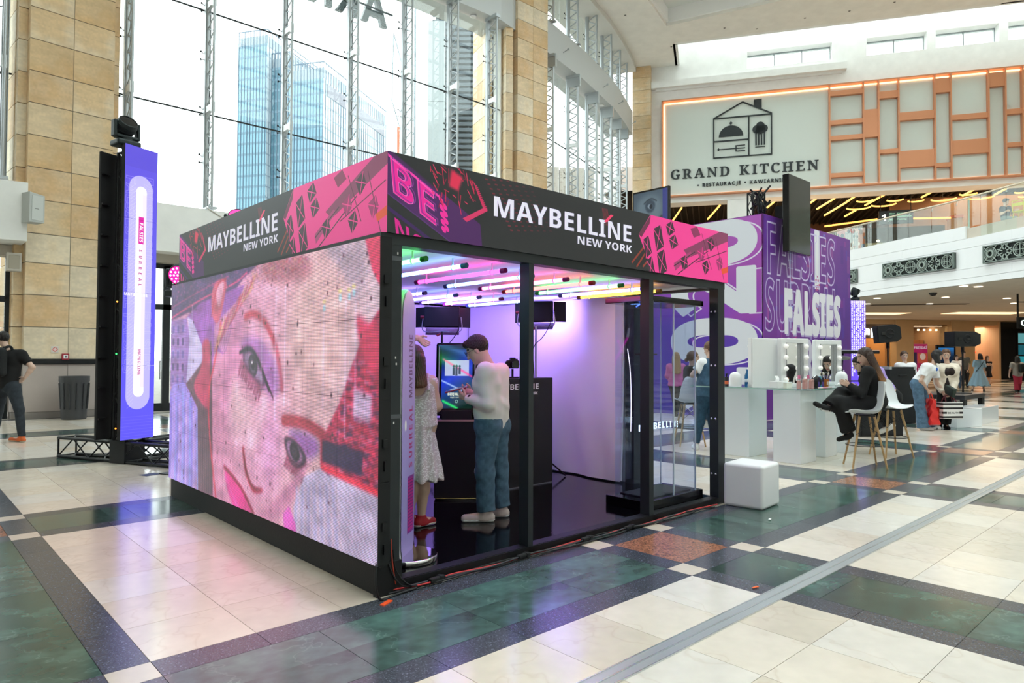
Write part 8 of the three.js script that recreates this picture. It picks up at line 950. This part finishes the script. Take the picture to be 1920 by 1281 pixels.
// shoppers with bags
{
  const p = person('bent', 'woman in a white t-shirt and wide jeans bending forward with a red shopping bag', { face: [0.5, -0.38, 0.68], cell: 0.013, fem: 1, bulk: 1.12, hair: 0x17110f, hairStyle: 'bob', hairLen: 0.16, hairBack: -0.2, top: { sleeve: 'short', mat: whiteTee, inflate: 0.02, hem: 0.95, amp: 0.005 }, pants: { name: 'jeans', mat: jeansBlue, inflate: 0.014, wide: 0.07, hem: 1.02, waist: 0.82 }, shoes: { mat: cloth(0xe8e8ea) }, curl: 1.2 });
  mesh('shirt_print', ball(0.05, ...add(add(mix(p.J.neck, p.J.pel, 0.32), p.fwd, 0.135), p.shV, 0.03), 1, 0.8, 0.4), mat(0x1d5cc0, 0.8), p.t);
  const b = thing('shopping_bag', 'crumpled red plastic shopping bag with a pale round print in the bending woman\'s hand', 'bag', add(p.at, p.J.haR)), g = new THREE.BoxGeometry(0.36, 0.52, 0.17, 12, 16, 6), q = g.attributes.position; for (let i = 0; i < q.count; i++) { const x = q.getX(i), y = q.getY(i), z = q.getZ(i), t = (0.26 - y) / 0.52; q.setXYZ(i, x * (0.72 + 0.36 * t) + 0.012 * Math.sin(y * 31 + z * 20), y + 0.014 * Math.sin(x * 26), z * (0.35 + 0.75 * t) + 0.016 * Math.sin(x * 24 + y * 30)); } g.computeVertexNormals(); b.rotation.y = 0.72; mesh('sack', g.translate(0.03, -0.37, 0.02), phys(0xd8201e, 0.35, { clearcoat: 0.3 }), b); mesh('handle', [tube([[-0.06, -0.12, 0.03], [-0.03, 0.0, 0.01], [0.02, 0.01, 0], [0.07, -0.12, 0.03]], 0.012, 6)], mat(0xe0482c, 0.4), b); const lg = canvas(128, 128, (c, w, h) => { c.fillStyle = '#d8201e'; c.fillRect(0, 0, w, h); c.strokeStyle = '#f08a3c'; c.lineWidth = 6; c.beginPath(); c.arc(64, 64, 52, 0, 7); c.stroke(); c.fillStyle = '#fff'; c.font = 'bold 34px sans-serif'; c.fillText('MODA', 14, 76, 100); }); mesh('print', new THREE.PlaneGeometry(0.24, 0.24).translate(0.01, -0.4, 0.125), mat(0xffffff, 0.5, 0, { map: lg }), b, true);
  const c = thing('clutch_bag', 'dark green clutch bag under the bending woman\'s arm', 'bag', add(p.at, p.J.haL), 0.72); mesh('pouch', rb(0.33, 0.19, 0.07, 0.025, -0.16, 0.09, 0, 0, 3, 0, 0.25), mat(0x1f2f28, 0.55), c); mesh('flap', rb(0.3, 0.1, 0.01, 0.004, -0.17, 0.13, 0.037, 0, 2, 0, 0.25), mat(0x243a30, 0.5), c); mesh('clasp', ball(0.018, -0.13, 0.07, 0.045, 1, 1, 0.4), mat(0xc9a050, 0.3, 0.9), c);
}
{
  const p = person('cream', 'woman in a cream jacket and black trousers holding a striped bag behind the bending woman', { face: [-0.9, -0.25, 0.35], cell: 0.014, fem: 1, hair: 0x5a3a22, hairStyle: 'bun', top: { name: 'black_top', sleeve: 'none', mat: cloth(0x2a1f1e), inflate: 0.014, hem: 1.1 }, jacket: { mat: cloth(0xe6d9c8), inflate: 0.034, hem: 0.98, open: 0.14 }, pants: { mat: blackCloth, inflate: 0.014, wide: 0.03 }, shoes: { mat: blackCloth, sole: M.blackmatt }, curl: 1.2 });
  const st = canvas(128, 128, (c, w, h) => { c.fillStyle = '#f4f2f0'; c.fillRect(0, 0, w, h); c.fillStyle = '#131214'; for (let i = 0; i < 4; i++) c.fillRect(0, 6 + i * 34, w, 15); c.fillStyle = '#f4f2f0'; c.fillRect(24, 70, 80, 24); c.fillStyle = '#131214'; c.font = 'bold 20px sans-serif'; c.fillText('BEAUTY', 28, 90, 72); });
  const b = thing('striped_bag', 'black and white striped shopping bag hanging from the cream-jacket woman\'s hands', 'bag', add(p.at, mix(p.J.haL, p.J.haR, 0.5)), -0.6); const bm = mat(0xffffff, 0.5, 0, { map: st }); mesh('sack', bx(0.46, 0.34, 0.18, 0.04, -0.32, 0.02), bm, b, true); mesh('handle', [tube([[-0.1, -0.16, 0.08], [-0.06, -0.02, 0.02], [0.06, -0.02, 0.02], [0.16, -0.16, 0.08]], 0.01, 6), tube([[-0.1, -0.16, -0.05], [-0.05, -0.02, 0], [0.07, -0.02, 0], [0.16, -0.16, -0.05]], 0.01, 6)], mat(0x6a1f2c, 0.5), b);
}
person('musician', 'woman in a white t-shirt standing behind the black equipment case', { face: [-0.75, -0.1, 0.6], cell: 0.016, fem: 1, hair: 0x4a3020, hairStyle: 'bun', top: { sleeve: 'short', mat: whiteTee, inflate: 0.02 }, pants: { mat: blackCloth }, shoes: { mat: blackCloth } });
// people further off under the balcony
const farCell = 0.02;
person('blouse', 'woman in a white blouse and blue jeans walking under the balcony', { face: [-0.8, -0.05, 0.6], cell: farCell, fem: 1, hair: 0x1c1412, hairStyle: 'bob', hairLen: 0.25, top: { sleeve: 'short', sleeveLen: 0.4, puff: 1.3, mat: cloth(0xefece8), hem: 0.9 }, pants: { name: 'jeans', mat: denim(0x6c8cae), waist: 0.8 }, shoes: { mat: blackCloth } });
person('dark', 'dark-haired person in a grey patterned shirt beside the woman in the white blouse', { face: [-0.68, 0, 0.73], cell: farCell, skin: 2, hair: 0x0c0a0a, hairStyle: 'short', top: { sleeve: 'short', mat: cloth(0x4a4a46), inflate: 0.02 }, pants: { mat: cloth(0x1e2228) }, shoes: { mat: blackCloth } });
{ const p = person('bluedress', 'woman in a loose light blue dress seen from behind under the balcony', { face: [0.68, 0, -0.73], cell: farCell, fem: 1, hair: 0x151010, hairStyle: 'bob', hairLen: 0.14, dress: { hemY: 0.28, hemR: 0.42, sleeve: 0.95, mat: cloth(0x88a8bc), neck: 0.02 }, shoes: { mat: cloth(0x4a3a30) } }); mesh('bag_strap', tube([add(add(p.J.shR, p.fwd, -0.06), [0, 0.06, 0]), add(mix(p.J.neck, p.J.pel, 0.5), p.fwd, -0.14), add(add(p.J.pel, p.shV, 0.2), p.fwd, -0.1)], 0.014, 6), M.blackmatt, p.t); }
{ const p = person('pinktrousers', 'woman in a grey shirt and pink trousers with a dark rucksack at the right edge', { face: [0.75, 0, -0.67], cell: farCell, fem: 1, hair: 0x12100f, hairStyle: 'bob', hairLen: 0.16, top: { sleeve: 'short', mat: cloth(0x9a9690), hem: 1.1, inflate: 0.024 }, pants: { mat: cloth(0xb5324c), wide: 0.03 }, shoes: { mat: blackCloth } }); mesh('rucksack', rb(0.3, 0.4, 0.16, 0.06, 0, 0, 0, Math.atan2(p.fwd[0], p.fwd[2]), 3).translate(...add(add(mix(p.J.neck, p.J.pel, 0.45), p.fwd, -0.22), p.shV, -0.08)), cloth(0x1c2320), p.t); }
person('blackdress', 'woman in a black dress standing before the bright small shop', { face: [-0.4, 0, 0.9], cell: 0.022, fem: 1, hair: 0x5a3a24, hairStyle: 'bob', hairLen: 0.2, dress: { hemY: 0.5, hemR: 0.2, mat: blackCloth }, shoes: { mat: blackCloth } });
person('guest', 'guest in a dark top and grey trousers seated at the balcony glass', { face: [0.39, -0.15, 0.83], cell: 0.018, hair: 0x14100f, hairStyle: 'short', top: { sleeve: 'short', mat: cloth(0x1c2434) }, pants: { mat: cloth(0x7f8c8e) }, shoes: { mat: blackCloth } });
// seen through the showcase
person('denim', 'woman in a denim waistcoat and jeans working on a customer, seen from behind', { face: [0.1, -0.25, -0.95], cell: 0.012, fem: 1, hair: 0x6a4a30, hairStyle: 'bun', top: { sleeve: 'short', sleeveLen: 0.55, mat: whiteTee, hem: 0.9 }, jacket: { name: 'waistcoat', sleeve: 'none', mat: denim(0x6d94b4), inflate: 0.022, hem: 1.0 }, pants: { name: 'jeans', mat: denim(0x55809e), inflate: 0.01, waist: 0.85 }, shoes: { mat: cloth(0xf0f0f0) } });
person('blacktee', 'woman in a black t-shirt seated on a stool having her make-up done', { face: [0.62, -0.02, 0.66], cell: 0.013, fem: 1, hair: 0x5a3c28, hairStyle: 'bun', bunUp: -0.03, top: { sleeve: 'short', mat: blackCloth, inflate: 0.016 }, pants: { name: 'jeans', mat: denim(0x6d94b8) }, shoes: { mat: cloth(0xe6e6e6) } });
person('pinksweater', 'blonde woman in a pink sweater standing before the violet wall, seen from behind', { face: [0.68, 0, -0.73], cell: 0.015, fem: 1, hair: 0xa8845c, hairStyle: 'long', hairLen: 0.4, top: { name: 'sweater', sleeve: 'long', mat: cloth(0xc86a9c), inflate: 0.024 }, pants: { mat: cloth(0x1a1a20) }, shoes: { mat: cloth(0x2a2a2c) } });
{
  const p = person('walker', 'man in black with a rucksack walking past the left pillar', { face: [-0.35, -0.05, -0.93], cell: 0.0125, skin: 1, bulk: 1.12, hair: 0x15110f, hairStyle: 'short', top: { sleeve: 'short', mat: blackCloth, inflate: 0.018, hem: 1.05 }, pants: { name: 'jeans', mat: denim(0x4a5058), inflate: 0.014, hem: 0.94 }, shoes: { mat: mat(0xd2622a, 0.7), sole: mat(0xc9bfa8, 0.6) } });
  const b = thing('rucksack', 'black rucksack with bright blue cords on the walking man\'s back', 'bag', add(p.at, add(mix(p.J.neck, p.J.pel, 0.38), p.fwd, -0.235)), Math.atan2(-p.fwd[0], -p.fwd[2])), bm = cloth(0x15181a); mesh('pack', [rb(0.36, 0.5, 0.2, 0.08, 0, 0, 0, 0, 5)], bm, b); mesh('front_pocket', rb(0.28, 0.27, 0.08, 0.035, 0, -0.07, 0.1, 0, 4), cloth(0x1b2022), b); mesh('cord', [tube([[-0.1, 0.1, 0.115], [0.09, 0.02, 0.145], [-0.1, -0.07, 0.145], [0.09, -0.17, 0.14]], 0.007, 6), tube([[0.1, 0.1, 0.115], [-0.09, 0.02, 0.145], [0.1, -0.07, 0.145], [-0.09, -0.17, 0.14]], 0.007, 6)], mat(0x1a86b8, 0.5), b); mesh('emblem', rb(0.07, 0.03, 0.006, 0.003, 0.05, 0.16, 0.098), M.whiteplastic, b); for (const s of [-1, 1]) mesh('strap', tube([[s * 0.12, -0.2, -0.09], [s * 0.14, 0.02, -0.2], [s * 0.12, 0.26, -0.18], [s * 0.1, 0.24, -0.06]], 0.022, 8), bm, b);
}
renderer.render(scene, camera);
